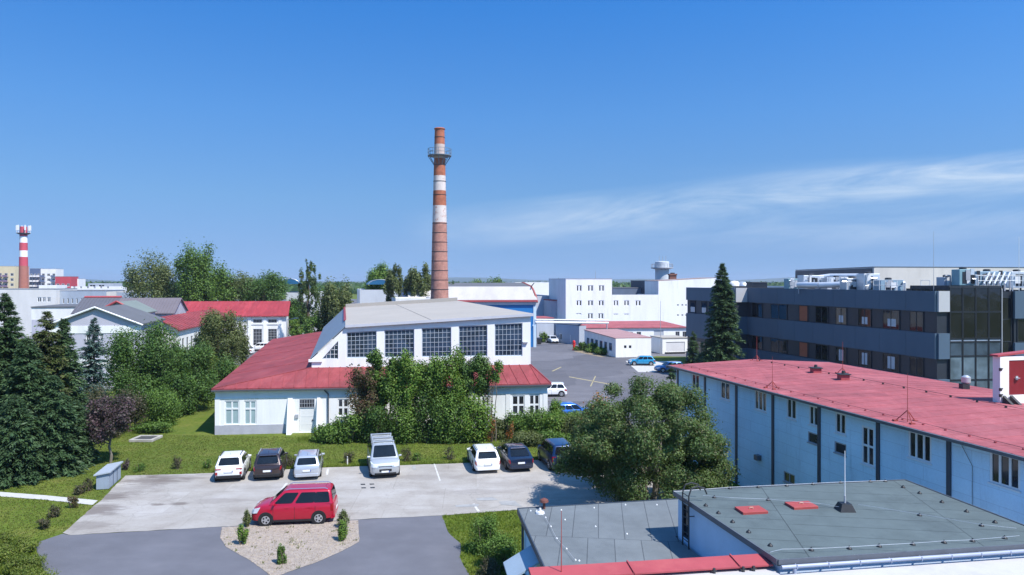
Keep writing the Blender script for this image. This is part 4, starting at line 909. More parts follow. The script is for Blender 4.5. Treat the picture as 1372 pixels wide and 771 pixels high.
        for k in range(3):
            x0 = x + rg.uniform(-1.3, 1.3) * w_; mb = MB(); zt = z + rg.uniform(.6, h + .5); mb.path([(x0, y - d_ - .35, z - .1), (x0, y - d_ - .35, zt), (x0 + rg.uniform(-1, 1), y - d_ - .35, zt), (x0 + .2, y - d_ + .1, zt)], rg.uniform(.03, .09), 7); mb.build('pipe', rg.choice((SILVERBOX, STEEL, VENTW, GREYF)), u)
        if fan:
            mb = MB(); mb.box(x - w_ * .6, y - d_ - .03, z + .45, x + w_ * .1, y - d_ + .02, z + .15 + h * .9); mb.build('grille', DF, u)
            mb = MB(); mb.lathe((x, y, z + .25 + h), [(.35, 0), (.35, .2), (.2, .25)], 12); mb.build('fan', IRON, u)
        return u
    def at(px, Y): return (px - CX) / F * Y
    unit(at(1086, 92), 92, 1.3, 1.0, 1.9, 'silver air handler with dark grille, leftmost big unit on the office roof')
    unit(at(1120, 90), 90, 1.5, .9, 1.6, 'long pale duct box on the office roof behind the second window row')
    unit(at(1141, 84), 84, 1.0, .9, 1.5, 'small grey cooler in the middle of the office roof', mat=STEEL)
    unit(at(1062, 98), 98, .9, .8, 1.5, 'teal grey cabinet at the far end of the office roof', fan=False, mat=M('teal_cabinet', (.20, .34, .38), .5, .1, 1))
    unit(at(1163, 82), 82, .9, .9, 2.0, 'upright silver unit beside the beige wall on the office roof')
    unit(at(1190, 80), 80, 1.3, .9, 1.3, 'blue grey chiller with white pipes on the office roof', mat=M('chiller_blue', (.25, .36, .44), .5, .1, 1))
    unit(at(1268, 78), 78, .7, .7, 1.6, 'grey louvred box at the corner of the office roof', mat=GREYWALL)
    unit(at(1290, 76), 76, .8, .7, 1.7, 'teal cooling unit above the glass tower', z=12.3, mat=MATS['teal_cabinet'])
    unit(at(1322, 77), 77, 1.6, .8, 1.5, 'wide blue grey cooling unit behind the glass tower', z=12.3, mat=MATS['chiller_blue'])
    unit(at(1362, 79), 79, 1.2, .9, 1.8, 'bright silver unit at the right edge above the office wing', z=12.0)
    def ducting(pts, r, label):
        t = thing('duct', label, 'duct', pts[0]); mb = MB(); mb.path(pts, r, 10); mb.build('pipe', SILVERBOX, t, smooth=.7)
        for p in pts: mb = MB(); mb.box(p[0] - .05, p[1] - .05, 11.4, p[0] + .05, p[1] + .05, p[2]); mb.build('support', GREYF, t)
    ducting([(at(1070, 91), 91, 12.5), (at(1098, 88), 88, 12.5), (at(1130, 86), 86, 12.6), (at(1166, 83), 83, 12.6)], .38, 'long silver duct running along the office roof')
    ducting([(at(1075, 95), 95, 13.2), (at(1112, 94), 94, 13.7), (at(1150, 92), 92, 13.7)], .30, 'upper silver duct on stands on the office roof')
    for i in range(5):
        t = ducting([(at(1318 + i * 7, 74.5), 74.5, 12.7), (at(1334 + i * 7, 75), 76, 13.9)], .10, ('first', 'second', 'third', 'fourth', 'fifth')[i] + ' of five slanting silver pipes above the glass tower')
    def rail(pts, z, label):
        t = thing('roof_railing', label, 'railing', (pts[0][0], pts[0][1], z)); mb = MB()
        for dz in (.5, 1.05): mb.path([(p[0], p[1], z + dz) for p in pts], .03, 5)
        mb.build('rail', VENTW, t)
        for p in pts: mb = MB(); mb.tube((p[0], p[1], z - .05), (p[0], p[1], z + 1.05), .035, .035, 5); mb.build('post', VENTW, t)
    rail([(at(1052, 99), 99, 0), (at(1062, 96), 96, 0), (at(1074, 93), 93, 0), (at(1082, 91), 91, 0)], 12.05, 'white railing at the far end of the office roof plant')
    rail([(at(1170 + i * 8, 80 - i), 80 - i, 0) for i in range(6)], 12.05, 'white railing along the middle of the office roof')
    rail([(at(1234, 75), 75, 0), (at(1246, 74), 74, 0)], 12.05, 'short dark and white gate frame near the tower corner')
    rail([(at(1310 + i * 10, 73.5), 73.5, 0) for i in range(7)], 12.55, 'white railing above the glass stair tower')
    x = at(1251, 72); rod('lightning_rod', 'thin tall grey rod at the corner of the office roof', (x, 72, 12), 6.0, 0, .025, GREYF)
    x = at(1370, 72); rod('lightning_rod', 'thin white rod at the extreme right of the office roof', (x, 72.5, 12), 5.5, 0, .03, VENTW)
office()
def beige_block():
    A = D(1066, 380, 158); B = D(1171, 380, 122); E = D(1420, 380, 128)
    foot = [Vector(A[:2]), Vector(B[:2]), Vector(E[:2]), Vector(E[:2]) + Vector((-6, 40)), Vector(A[:2]) + Vector((30, 8))]
    b = Bld('concrete_block', 'weathered beige concrete block rising behind the office roof', 'building', foot, 15.4, BEIGE)
    b.walls(); b.flat(DARKROOF, .3, cap=GUTTER)
    pt, L, _, _ = b.fr(0); mb = MB(); mb.fbox(pt, 0.1, L - .6, 0, .12, 8, 15.2); mb.build('cladding', M('brown_grey_cladding', (.12, .115, .12), .7, .1, .3, stretch=(1, 1, .3)), b.root)
beige_block()

# ------------------------------------------------------------------ white factory group in the middle distance
def white_group():
    def xy(px, Y): return Vector(((px - CX) / F * Y, Y))
    back = Vector((-.235, .97))
    # cube tower
    f = [xy(758, 170), xy(820, 171.5), xy(820, 171.5) + back * 14, xy(758, 170) + back * 14]
    t = Bld('white_tower_block', 'white cube-shaped block with three columns of paired windows', 'factory block', f, 13.55, WHITE)
    hs = [t.px(0, *q) for q in ((772.5, 382.5, 779.5, 390.5), (787.5, 382.5, 794.8, 390.5), (802.3, 382.5, 809.5, 390.5), (772.3, 402.8, 779.3, 410), (787.5, 402.8, 794.8, 410), (802, 402.8, 809.2, 410), (787.5, 420, 794.5, 427.5), (801.5, 420, 808.5, 427.5), (772, 420, 779, 422))]
    t.walls({0: hs}); t.flat(DARKROOF, .3, cap=GREYF)
    for h in hs: t.win(0, h, cols=2, fr=.12, bar=.45, mf=WF, mg=GLDARK, sill=False)
    x = xy(798, 174); rod('roof_mast', 'thin mast on the roof of the white cube block', (x.x, x.y, 13.2), 2.4, 0, .06, GREYF, 'mast')
    # lower middle part
    f = [xy(820.3, 171.6), xy(882, 173), xy(882, 173) + back * 16, xy(820.3, 171.6) + back * 16]
    m = Bld('white_link_block', 'lower white factory part right of the cube block', 'factory block', f, 9.75, WHITE)
    hs = [m.px(0, *q) for q in ((822, 402.8, 828.5, 410), (836, 402.8, 843, 410), (851.5, 402.8, 858.5, 410), (821.5, 420.5, 828.3, 422.3), (835.8, 420.5, 842.8, 422.3))]
    m.walls({0: hs}); m.flat(DARKROOF, .3)
    for h in hs: m.win(0, h, cols=2, fr=.12, bar=.45 if h[3] - h[1] > .8 else .05, mf=WF, mg=GLDARK, sill=False)
    # dark shed on its roof
    f = [xy(821, 184), xy(868, 186), xy(868, 186) + back * 10, xy(821, 184) + back * 10]; s = Bld('dark_roof_storey', 'slate grey storey behind the low white part, under the water tower', 'factory block', f, 11.2, M('slate_render', (.10, .13, .19), .7, .1, .5)); s.walls(); s.flat(DARKROOF, 0, .1, .2)
    f = [xy(866, 182.5), xy(882, 183), xy(882, 183) + back * 10, xy(866, 182.5) + back * 10]; s = Bld('dark_plant_room', 'dark cube of a plant room below the water tower', 'plant room', f, 13.0, M('navy_sheet', (.05, .065, .095), .6, .1, .5)); s.walls(); s.flat(DARKROOF, 0, .1, .2)
    # high right part, top rising to the right
    A, B = xy(882.2, 173.1), xy(959, 175); C_, D_ = B + back * 8, A + back * 8
    r = thing('white_high_block', 'tall white factory part with sloping parapet beside the dark office', 'factory block', ((A + C_) / 2).to_3d()); 
    pt, L, _, _ = edge_frame(A, B); hs = [wall_rect(A, B, q) for q in ((907, 408, 909.5, 410), (913, 408, 915.5, 410), (918, 408, 920.3, 410), (907, 421.5, 909.5, 423.5), (913, 421.5, 915.5, 423.5), (918, 421.5, 920.3, 423.5))]
    mb = MB(); wall_face(mb, pt, L, 0, 13.0, hs, .2); mb.poly([pt(0, 13.0), pt(L, 13.0), pt(L, 13.75), pt(0, 13.01)])
    for a, b2, za, zb in ((B, C_, 13.75, 13.75), (D_, A, 13.0, 13.0)): mb.poly([(a.x, a.y, 0), (b2.x, b2.y, 0), (b2.x, b2.y, zb), (a.x, a.y, za)])
    mb.poly([(C_.x, C_.y, 0), (D_.x, D_.y, 0), (D_.x, D_.y, 13), (C_.x, C_.y, 13.75)])
    mb.build('wall', WHITE, r)
    mb = MB(); q = [(A, 13.01), (B, 13.76), (C_, 13.76), (D_, 13.01)]; mb.hexa([(p.x, p.y, z) for p, z in q], [(p.x, p.y, z + .15) for p, z in q]); mb.build('roof', M('rust_edge', (.30, .22, .20), .8, .1, 1), r)
    for h in hs: window(r, pt, h, 1, 1, .05, .04, .1, WF, GLDARK, sill=False)
    # water tower
    x = xy(887, 205); t = thing('water_tower', 'round pale water tower with a railed platform above the white factory', 'water tower', (x.x, x.y, 0))
    mb = MB(); mb.lathe((x.x, x.y, 0), [(1.95, 0), (1.95, 15.5), (1.98, 16.4)], 28); mb.build('shaft', M('pale_tower_render', (.52, .55, .58), .8, .05, .4, dirt=(.42, .45, .48)), t, smooth=.7)
    mb = MB(); mb.lathe((x.x, x.y, 16.4), [(1.9, 0), (3.15, .25), (3.15, .5), (1.9, .5)], 28); mb.build('platform', GREYF, t)
    mb = MB(); mb.lathe((x.x, x.y, 16.9), [(1.98, 0), (2.0, 1.6), (1.9, 1.7), (0.1, 1.85)], 28); mb.build('tank_top', MATS['pale_tower_render'], t, smooth=.7)
    mb = MB(); ps = [(x.x + 3.05 * math.cos(2 * math.pi * i / 20), x.y + 3.05 * math.sin(2 * math.pi * i / 20), 16.9) for i in range(21)]
    for p in ps: mb.tube(p, (p[0], p[1], p[2] + 1.0), .05, .05, 5)
    mb.path([(p[0], p[1], p[2] + 1.0) for p in ps], .05, 5); mb.build('railing', GREYF, t)
    for k, (dx, h) in enumerate(((-.8, 2.7), (.2, 2.5), (1.1, 2.7))):
        mb = MB(); mb.tube((x.x + dx, x.y, 18.5), (x.x + dx, x.y, 18.6 + h * .6), .07, .05, 6); mb.build('antenna', GREYF, t)
    x = xy(901, 195); t = thing('brick_stack', 'stubby brick stack beside the round water tower', 'chimney stack', (x.x, x.y, 0)); mb = MB(); mb.box(x.x - .9, x.y - .9, 0, x.x + .9, x.y + .9, 14.6); mb.box(x.x - 1.05, x.y - 1.05, 14.604, x.x + 1.05, x.y + 1.05, 15.0); mb.build('shaft', M('brown_brick', (.24, .10, .07), .9, .2, 2), t)
    mb = MB(); mb.box(x.x - .5, x.y - .5, 14.98, x.x + .5, x.y + .5, 15.3); mb.build('cap', IRON, t)
    # annex with lean-to red roof
    A, B = xy(773, 150), xy(922, 152.5); an = Bld('red_roofed_annex', 'long single-storey white annex with lean-to red roof', 'annex', [A, B, B + back * 13, A + back * 13], 3.1, WHITE)
    hs = [an.px(0, *q) for q in ((797, 446, 801, 450), (853, 445, 859, 453), (843, 445, 848, 449), (905, 444.5, 910.5, 454), (914.5, 444.5, 920, 454))]
    hs.append((an.px(0, 876, 450, 889, 470)[0], 0.02, an.px(0, 876, 450, 889, 470)[2], 2.6))
    an.walls({0: hs}, reveal=.15)
    for h in hs[:5]: an.win(0, h, cols=2, fr=.08, mf=GREYF, mg=GL)
    pt, L, _, _ = an.fr(0); h = hs[5]; mb = MB(); mb.fbox(pt, h[0] + .01, h[2] - .01, -.12, -.06, .03, 2.59); d = mb.build('gate', GREYWALL, an.root)
    mb = MB(); A2, B2 = A + back * 13, B + back * 13; ov = back * -.35; q = [(A + ov, 3.105), (B + ov, 3.105), (B2, 3.75), (A2, 3.75)]
    mb.hexa([(p.x, p.y, z) for p, z in q], [(p.x, p.y, z + .12) for p, z in q]); mb.build('roof', REDROOF2, an.root)
    # small white house
    A, B = xy(825, 122), xy(872.5, 123.5); A2, B2 = A + back * 16, B + back * 16
    r = Bld('small_white_house', 'small white flat house with red lean-to roof and blue-framed side windows', 'small house', [A, B, B2, A2], 3.2, WHITE)
    hs = [r.px(0, *q) for q in ((836, 463, 839.5, 467), (842.5, 463, 846, 467))]; hs = [(a, z0, b2, z1) for a, z0, b2, z1 in hs]
    ls = [(1.2 + i * 2.3, .9, 2.7 + i * 2.3, 2.3) for i in range(6)]; ls[3] = (ls[3][0], .02, ls[3][2], 2.3)
    r.walls({0: hs, 3: ls}, zt=3.2)
    for h in hs: r.win(0, h, cols=1, fr=.06, mf=GREYF, mg=GLDARK, sill=False)
    for h in ls: r.win(3, h, cols=2, fr=.08, mf=M('blue_frame', (.12, .25, .42), .5, .1, 2), mg=GL, sill=False)
    mb = MB(); q = [(A, 3.21), (B, 3.21), (B2, 3.62), (A2, 3.62)]; mb.hexa([(p.x - .15 if i in (0, 3) else p.x + .15, p.y, z) for i, (p, z) in enumerate(q)], [(p.x - .15 if i in (0, 3) else p.x + .15, p.y, z + .12) for i, (p, z) in enumerate(q)]); mb.build('roof', M('faded_pink_roof', (.34, .20, .20), .85, .1, .5), r.root)
    mb = MB()
    for k2, (a, b2, za, zb) in enumerate(((A, A2, 3.2, 3.61), (B, B2, 3.2, 3.61))): mb.poly([(a.x, a.y, 3.2), (b2.x, b2.y, 3.2), (b2.x, b2.y, zb)])
    mb.poly([(A2.x, A2.y, 3.2), (B2.x, B2.y, 3.2), (B2.x, B2.y, 3.61), (A2.x, A2.y, 3.61)]); mb.build('gable_wall', WHITE, r.root)
    # white garage with a flat roof and low loading dock
    A, B = xy(887.5, 128), xy(921, 129); g = Bld('white_garage', 'low white garage box beside the dark office corner', 'garage', [A, B, B + back * 5, A + back * 5], 2.75, WHITE)
    hs = [(.7, .35, g.fr(0)[1] - .5, 2.1)]; g.walls({0: hs}); g.flat(GREYROOF, 0, .12, .16)
    pt, L, _, _ = g.fr(0); mb = MB(); mb.fbox(pt, hs[0][0] + .01, hs[0][2] - .01, -.13, -.08, .36, 2.09); mb.build('roller_door', M('pale_roller_door', (.62, .62, .64), .6, .05, 1), g.root)
    mb = MB(); mb.fbox(pt, hs[0][0] - .2, hs[0][2] + .1, .003, .5, .14, .3); mb.build('dock_edge', IRON, g.root)
    x = xy(885, 127); rod('lamp_mast', 'thin dark mast standing by the white garage', (x.x, x.y, 0), 9.5, 0, .06, GREYF, 'mast')
    # pipe bridge
    p0, p1 = Vector((5.4, 141, 5.05)), Vector((14.5, 158, 5.05)); t = thing('pipe_bridge', 'white pipe bridge crossing from the blue hall to the factory', 'pipe bridge', (5.4, 141, 5))
    a, b2 = D(717, 432, 141), D(815, 433, 149); mb = MB(); mb.tube(a, b2, .22, .22, 10); mb.tube(a + Vector((0, 0, .55)), b2 + Vector((0, 0, .55)), .12, .12, 8); mb.build('pipe', VENTW, t)
    mb = MB(); [mb.tube(a.lerp(b2, s), a.lerp(b2, s) + Vector((0, 0, .55)), .05, .05, 5) for s in np.linspace(0, 1, 12)]; mb.build('lattice', GREYF, t)
    for s in (.98,): q = a.lerp(b2, s); mb = MB(); mb.tube((q.x, q.y, 0), q, .12, .12, 8); mb.build('post', GREYF, t)
    # red hydrant post
    p = G(769, 469.5); t = thing('red_post', 'red hydrant post at the edge of the planted border', 'hydrant post', p)
    mb = MB(); mb.lathe(p, [(.34, 0), (.34, .15), (.22, .2), (.2, 1.3), (.28, 1.4), (.26, 1.7), (.1, 1.85)], 14); mb.build('body', M('red_enamel', (.62, .03, .03), .4, .08, 3), t, smooth=.6)
    mb = MB(); mb.tube((p.x - .4, p.y, 1.15), (p.x + .4, p.y, 1.15), .09, .09, 8); mb.build('outlet', MATS['red_enamel'], t)
    p = G(722.5, 461.5); t = thing('waste_bin', 'dark wheeled waste bin beside the blue hall corner', 'waste bin', p); mb = MB(); mb.hexa([(p.x - .4, p.y - .35, .1), (p.x + .4, p.y - .35, .1), (p.x + .4, p.y + .35, .1), (p.x - .4, p.y + .35, .1)], [(p.x - .5, p.y - .45, 1.2), (p.x + .5, p.y - .45, 1.2), (p.x + .5, p.y + .45, 1.2), (p.x - .5, p.y + .45, 1.2)]); mb.build('body', IRON, t)
    mb = MB(); mb.box(p.x - .55, p.y - .5, 1.204, p.x + .55, p.y + .5, 1.3); mb.build('lid', DOWNPIPE, t)
white_group()
def blue_hall():
    r = thing('blue_hall', 'blue hall with curved white and grey roof and red edge trim', 'hall', (-5, 148, 0))
    A = Vector((-20, 138.6)); B = Vector((4.62, 141.2)); pt, L, A_, c = edge_frame(A, B); W = 22
    back = Vector((-.235, .97)); C_, D_ = B + back * W, A + back * W
    mb = MB(); wall_face(mb, pt, L, 0, 8.7)
    prof = [(0, 8.7), (.05, 10.0), (.12, 11.0), (.20, 11.75), (.5, 12.5), (.8, 11.75), (.95, 10), (1, 8.7)]
    def pp(base, s, z): q = base + back * (W * s); return (q.x, q.y, z)
    for base in (B, A): mb.poly([pp(base, 0, 0)] + [pp(base, s, z) for s, z in prof] + [pp(base, 1, 0)])
    mb.poly([(C_.x, C_.y, 0), (D_.x, D_.y, 0), (D_.x, D_.y, 8.7), (C_.x, C_.y, 8.7)]); w = mb.build('wall', BLUE, r)
    mb = MB(); mb.fbox(pt, L - .42, L + .14, -.1, .12, 0, 8.2); mb.build('corner_trim', M('pale_blue_trim', (.50, .62, .74), .5, .05, 1), w)
    e1 = B + c * .3; e0 = A
    def strip(pr, mat, name, lift=.0):
        mb = MB()
        for (s0, z0), (s1, z1) in zip(pr[:-1], pr[1:]):
            mb.hexa([pp(e0, s0, z0 + lift), pp(e1, s0, z0 + lift), pp(e1, s1, z1 + lift), pp(e0, s1, z1 + lift)], [pp(e0, s0, z0 + lift + .12), pp(e1, s0, z0 + lift + .12), pp(e1, s1, z1 + lift + .12), pp(e0, s1, z1 + lift + .12)])
        return mb.build(name, mat, r)
    lo = strip([(-.015, 9.25), (.05, 10.05), (.12, 11.05), (.20, 11.8)], M('chalky_roof', (.44, .415, .40), .9, .08, .4, .1, 4, dirt=(.36, .33, .31), dscale=.3, stretch=(1, .3, .3)), 'mansard_roof'); up = strip([(.20, 11.81), (.5, 12.55), (.8, 11.8), (.95, 10.05), (1.01, 9.2)], DARKROOF, 'roof')
    mb = MB(); mb.fbox(pt, 0, L + .32, .25, .62, 8.95, 9.3); mb.build('red_gutter', REDCAP, r)
    mb = MB(); mb.fbox(pt, 0, L + .1, 0, .3, 8.35, 8.9); mb.build('eave_band', GREYWALL, r)
    mb = MB()
    for (s0, z0), (s1, z1) in zip(prof[:-1], prof[1:]):
        a, b2 = Vector(pp(e1 + c * .02, s0, z0 + .15)), Vector(pp(e1 + c * .02, s1, z1 + .15)); mb.tube(a, b2, .22, .22, 6)
    mb.build('verge_trim', M('rust_red_trim', (.34, .10, .09), .7, .1, 1), r)
    mb = MB(); mb.tube(pp(e1, .2, 11.9), pp(e1, .1, 12.6), .1, .1, 6); mb.build('finial', IRON, r)
    p = pt(L - .5, 4.2, 0); t = thing('wall_lamp', 'small blue lamp bracket on the blue hall corner', 'lamp', p); mb = MB(); mb.tube(p, (p[0] + .2, p[1] - .9, 4.35), .06, .06, 6); mb.build('arm', MATS['pale_blue_trim'], t); mb = MB(); mb.box(p[0] - .1, p[1] - 1.5, 4.25, p[0] + .5, p[1] - .85, 4.45); mb.build('lamp_head', MATS['pale_blue_trim'], t)
blue_hall()
def xy(px, Y): return Vector(((px - CX) / F * Y, Y))
BK = Vector((-.235, .97))
def simple(name, label, cat, x0, Y0, x1, Y1, depth, h, wm, rm, holes=(), mg=None, mf=None, parapet=.3, cols=2, group=None, cap=None, bk=BK, fr=.12, left=(), right=()):
    A, B = xy(x0, Y0), xy(x1, Y1)
    b = Bld(name, label, cat, [A, B, B + bk * depth, A + bk * depth], h, wm, group=group)
    hs = [b.px(0, *q) for q in holes]; hr = [b.px(1, *q) for q in right]
    b.walls({0: hs, 1: hr}, reveal=.2)
    if rm: b.flat(rm, parapet, .15, .2, cap=cap)
    for h_ in hs: b.win(0, h_, cols=cols, fr=fr, bar=fr, mf=mf or WF, mg=mg or GLDARK, sill=False)
    for h_ in hr: b.win(1, h_, cols=cols, fr=fr, bar=fr, mf=mf or WF, mg=mg or GLDARK, sill=False)
    return b
# grey sheds in the gap between the blue hall and the white cube block
b = simple('grey_shed', 'grey shed with a pale roof in the gap beside the blue hall', 'shed', 716, 182, 748, 184, 30, 9.2, GREYWALL, DARKROOF)
b = simple('red_roof_store', 'low store with red roof behind the pipe bridge', 'shed', 719, 166, 742, 167, 8, 4.3, GREYWALL, REDROOF2, parapet=0)
b = simple('red_dormer_store', 'small shed with bright red roof against the white cube block', 'shed', 738, 176.5, 750, 177, 8, 8.2, GREYWALL, REDROOF3, parapet=0)
b = simple('grey_lean_to', 'grey sheet lean-to along the side of the white cube block', 'shed', 745, 152, 776, 146, 1.5, 3.9, GREYWALL, None, bk=Vector((.97, .235)), holes=((749, 447, 753, 456), (763, 449, 765, 458)))
mb = MB(); q = b.foot; mb.hexa([(p.x, p.y, 3.91 + (.8 if i > 1 else 0)) for i, p in enumerate(q)], [(p.x, p.y, 4.03 + (.8 if i > 1 else 0)) for i, p in enumerate(q)]); mb.build('roof', GUTTER, b.root)
b = simple('white_works_hall', 'long white works hall far behind the blue hall', 'hall', 690, 240, 760, 243, 30, 12.6, WHITE2, DARKROOF)
b = simple('low_white_hall', 'low white hall with a shallow dome vent behind the tall spruce', 'hall', 955, 215, 1075, 196, 30, 11.6, WHITE2, WHITEROOF)
for px_, w, h in ((984, 1.6, 1.6), (995, 1.9, 1.4)):
    t = thing('roof_dome', ('white' if px_ == 984 else 'silver') + ' dome vent on the low white hall behind the spruce', 'roof vent', (xy(px_, 208).x, 208, 11.6)); mb = MB(); mb.lathe((xy(px_, 208).x, 208, 11.5), [(w, 0), (w * .95, h * .5), (w * .6, h * .9), (w * .1, h)], 16); mb.build('dome', STEEL if px_ == 995 else WHITE2, t, smooth=1); mb = MB(); mb.box(xy(px_, 208).x - w, 208 - w, 11.3, xy(px_, 208).x + w, 208 + w, 11.6); mb.build('base', IRON, t)
b = simple('roof_louvre', 'dark louvred box on the low white hall left of the office plant', 'roof box', 1008, 192, 1028, 191, 3, 12.6, DARKPANEL2, DARKROOF, parapet=0)
# pale sheds with blue barrel skylights behind the hall trees
b = simple('white_north_light_shed', 'white shed behind the trees left of the brick chimney', 'shed', 482, 168, 540, 166, 25, 11.0, WHITE2, WHITEROOF)
b = simple('low_white_shed', 'low white shed immediately behind the grey hall roof left of the chimney', 'shed', 530, 128, 580, 129, 10, 9.95, WHITE2, WHITEROOF)
b = simple('white_back_shed', 'white shed glimpsed between the birch and the willow', 'shed', 383, 170, 432, 168, 20, 10.3, WHITE2, WHITEROOF)
def skylight(px0, px1, Y, z0, label, rise=2.0):
    a, b2 = xy(px0, Y), xy(px1, Y + 1); t = thing('barrel_skylight', label, 'skylight', (a.x, a.y, z0)); mb = MB(); n = 10
    ring = lambda w: [((a.lerp(b2, i / n) + BK * w).x, (a.lerp(b2, i / n) + BK * w).y, z0 + rise * (1 - (2 * i / n - 1) ** 2) ** .6) for i in range(n + 1)]
    r0, r1 = ring(0), ring(14)
    for i in range(n): mb.poly([r0[i], r0[i + 1], r1[i + 1], r1[i]])
    mb.poly(r0); mb.poly(r1); mb.build('dome', BLUEROOF, t, smooth=.5)
    mb = MB(); mb.path(r0, .06, 6); mb.build('rim', STEEL, t)
skylight(493, 526, 172, 12.2, 'blue barrel skylight right of the pale sheds, behind the green tree', 1.2)
skylight(374, 402, 174, 12.3, 'blue barrel skylight seen left of the birch top', 1.3); skylight(400, 414, 178, 11.0, 'smaller blue skylight immediately behind the birch', 1.5)

# ------------------------------------------------------------------ buildings on the left
def red_house():
    A, B = xy(208, 134), xy(383, 136.5)
    b = Bld('red_roofed_house', 'white workshop with bright red sheet roof and tall grey windows', 'workshop', [A, B, B + BK * 11, A + BK * 11], 6.5, WHITE2)
    hs = [b.px(0, *q) for q in ((339, 428, 351, 436), (359, 428, 371, 436), (339, 441, 351, 464), (359, 441, 371, 458))]
    b.walls({0: hs}); 
    for h in hs: b.win(0, h, cols=3, rows=2 if h[3] - h[1] < 2 else 5, fr=.08, bar=.05, mf=GREYF, mg=GL, sill=False)
    b.gable(REDROOF3, 2.4, .5, 0, .15, ribs=30)
    pt, L, _, _ = b.fr(0); mb = MB()
    for px in (334.5, 355, 375.5): u, _ = on_wall(A, B, px, 440); mb.fbox(pt, u - .3, u + .3, 0, .12, 0, 6.2)
    mb.fbox(pt, on_wall(A, B, 333, 440)[0], on_wall(A, B, 377, 440)[0], .0, .10, 4.75, 5.1); mb.build('pilaster', WHITE, b.root)
    # wing running towards the camera
    A = Vector((-52.5, 100)); B = Vector((-46.4, 99.5)); d = Vector((-.16, .985)); C_ = B + d * 32
    w = Bld('red_roofed_wing', 'narrow white wing with red roof running back from the gabled house', 'workshop', [A, B, B + d * 32, A + d * 32], 6.3, WHITE2)
    hs = [(2.0 + i * 2.2, 2.6, 3.0 + i * 2.2, 4.9) for i in range(13)]; w.walls({1: hs})
    for h in hs: w.win(1, h, cols=1, rows=2, fr=.07, mf=GREYF, mg=GL, sill=False)
    w.gable(REDROOF, 1.5, .4, 1, .15, ribs=24)
red_house()
def lilac_house():
    A, B = xy(68, 86), xy(188, 87.2); b = Bld('gabled_works_house', 'lilac grey gabled works house with white bands and white verge', 'works house', [A, B, B + BK * 11.5, A + BK * 11.5], 7.75, LILAC)
    hs = [b.px(0, *q) for q in ((86, 446, 93, 457), (115, 447, 122, 459), (133, 446, 139, 455), (158, 447, 166, 459))]; b.walls({0: hs})
    for h in hs: b.win(0, h, cols=2, fr=.1, mf=WF, mg=GLDARK)
    b.gable(DARKROOF, 1.9, .3, 1, .18)
    pt, L, _, _ = b.fr(0); mb = MB(); z = b.px(0, 100, 447, 110, 437); mb.fbox(pt, -.03, L + .03, -.02, .05, z[1] if z[1] < z[3] else z[3], max(z[1], z[3])); mb.fbox(pt, -.03, L + .03, -.02, .05, 2.6, 3.6); mb.build('white_band', WHITE, b.root)
    mb = MB()
    for s in (0, 1):
        u0, u1 = (-.45, L / 2) if s == 0 else (L + .45, L / 2); z0, z1 = 7.66, 9.86
        a, c = Vector(pt(u0, z0, .34)), Vector(pt(u1, z1, .34)); mb.tube(a, c, .11, .11, 6)
    mb.build('verge_trim', WHITE, b.root)
    for u in (-.1, L + .1):
        mb = MB(); mb.tube(pt(u, 0, .1), pt(u, 7.6, .1), .06, .06, 6); mb.build('downpipe', WHITE, b.root)
lilac_house()
b = simple('green_grey_roof_hall', 'hall with sloped green grey roof and red verge behind the gabled house', 'hall', 128, 108, 186, 109, 10, 8.1, LILAC, None); b.gable(M('green_grey_roof', (.17, .20, .185), .8, .08, .4), 1.6, .3, 1, .15)
pt, L, _, _ = b.fr(0); mb = MB()
for u0 in (-.4, L + .4): mb.tube(pt(u0, 8.02, .32), pt(L / 2, 9.95, .32), .17, .17, 6)
mb.build('verge_trim', REDCAP, b.root)
b = simple('brown_roof_hall', 'hall with grey brown pitched roof between red house and gabled house', 'hall', 152, 120, 232, 121, 11, 7.6, GREYWALL, None); b.gable(M('grey_brown_roof', (.15, .13, .145), .8, .1, .4), 2.3, .3, 0, .15, ribs=20)
b = simple('grey_pitched_hall', 'hall with slate roof and red ridge just behind the lilac gable', 'hall', 98, 128, 150, 129, 12, 7.2, GREYWALL, None); b.gable(M('slate_roof', (.10, .10, .12), .8, .1, .4), 2.6, .3, 0, .15, ribs=12)
q = (b.foot[0] + b.foot[3]) / 2; q2 = (b.foot[1] + b.foot[2]) / 2; mb = MB(); mb.tube((q.x, q.y, 10.0), (q2.x, q2.y, 10.0), .25, .25, 6); mb.build('ridge', REDCAP, b.root)
b = simple('white_pent_building', 'flat white building with grey roof edge near the red ridge', 'building', 168, 142, 230, 143, 12, 7.7, WHITE2, DARKROOF, holes=((221, 405, 225, 408.5),), parapet=0)
b = simple('white_long_building', 'long pale works building with three grey windows below the striped chimney', 'works building', -60, 168, 75.5, 170, 14, 11.1, M('dull_white_render', (.64, .625, .60), .9, .08, .4, dirt=(.44, .43, .42), dscale=.12, stretch=(1, 1, .3)), GREYROOF, holes=((50, 398.5, 55.5, 405), (56.8, 398.5, 61.3, 405), (63, 398.5, 68, 405)), cap=GREYF, mg=GL)
b = simple('blue_grey_long_building', 'long blue grey works building with a row of narrow windows', 'works building', 76, 172, 142, 173, 14, 10.7, BLUEGREY, DARKROOF, holes=[(78 + i * 6.0, 400, 80.2 + i * 6.0, 407) for i in range(9)], cap=GREYF, cols=1, fr=.08)
b = simple('beige_end_block', 'short beige block at the end of the blue grey building', 'building', 142.5, 171, 155, 171.4, 12, 10.5, BEIGE, DARKROOF)
b = simple('blue_grey_low_block', 'low blue grey block partly behind the willow', 'building', 155.5, 172, 185, 172.5, 12, 10.3, BLUEGREY, DARKROOF)
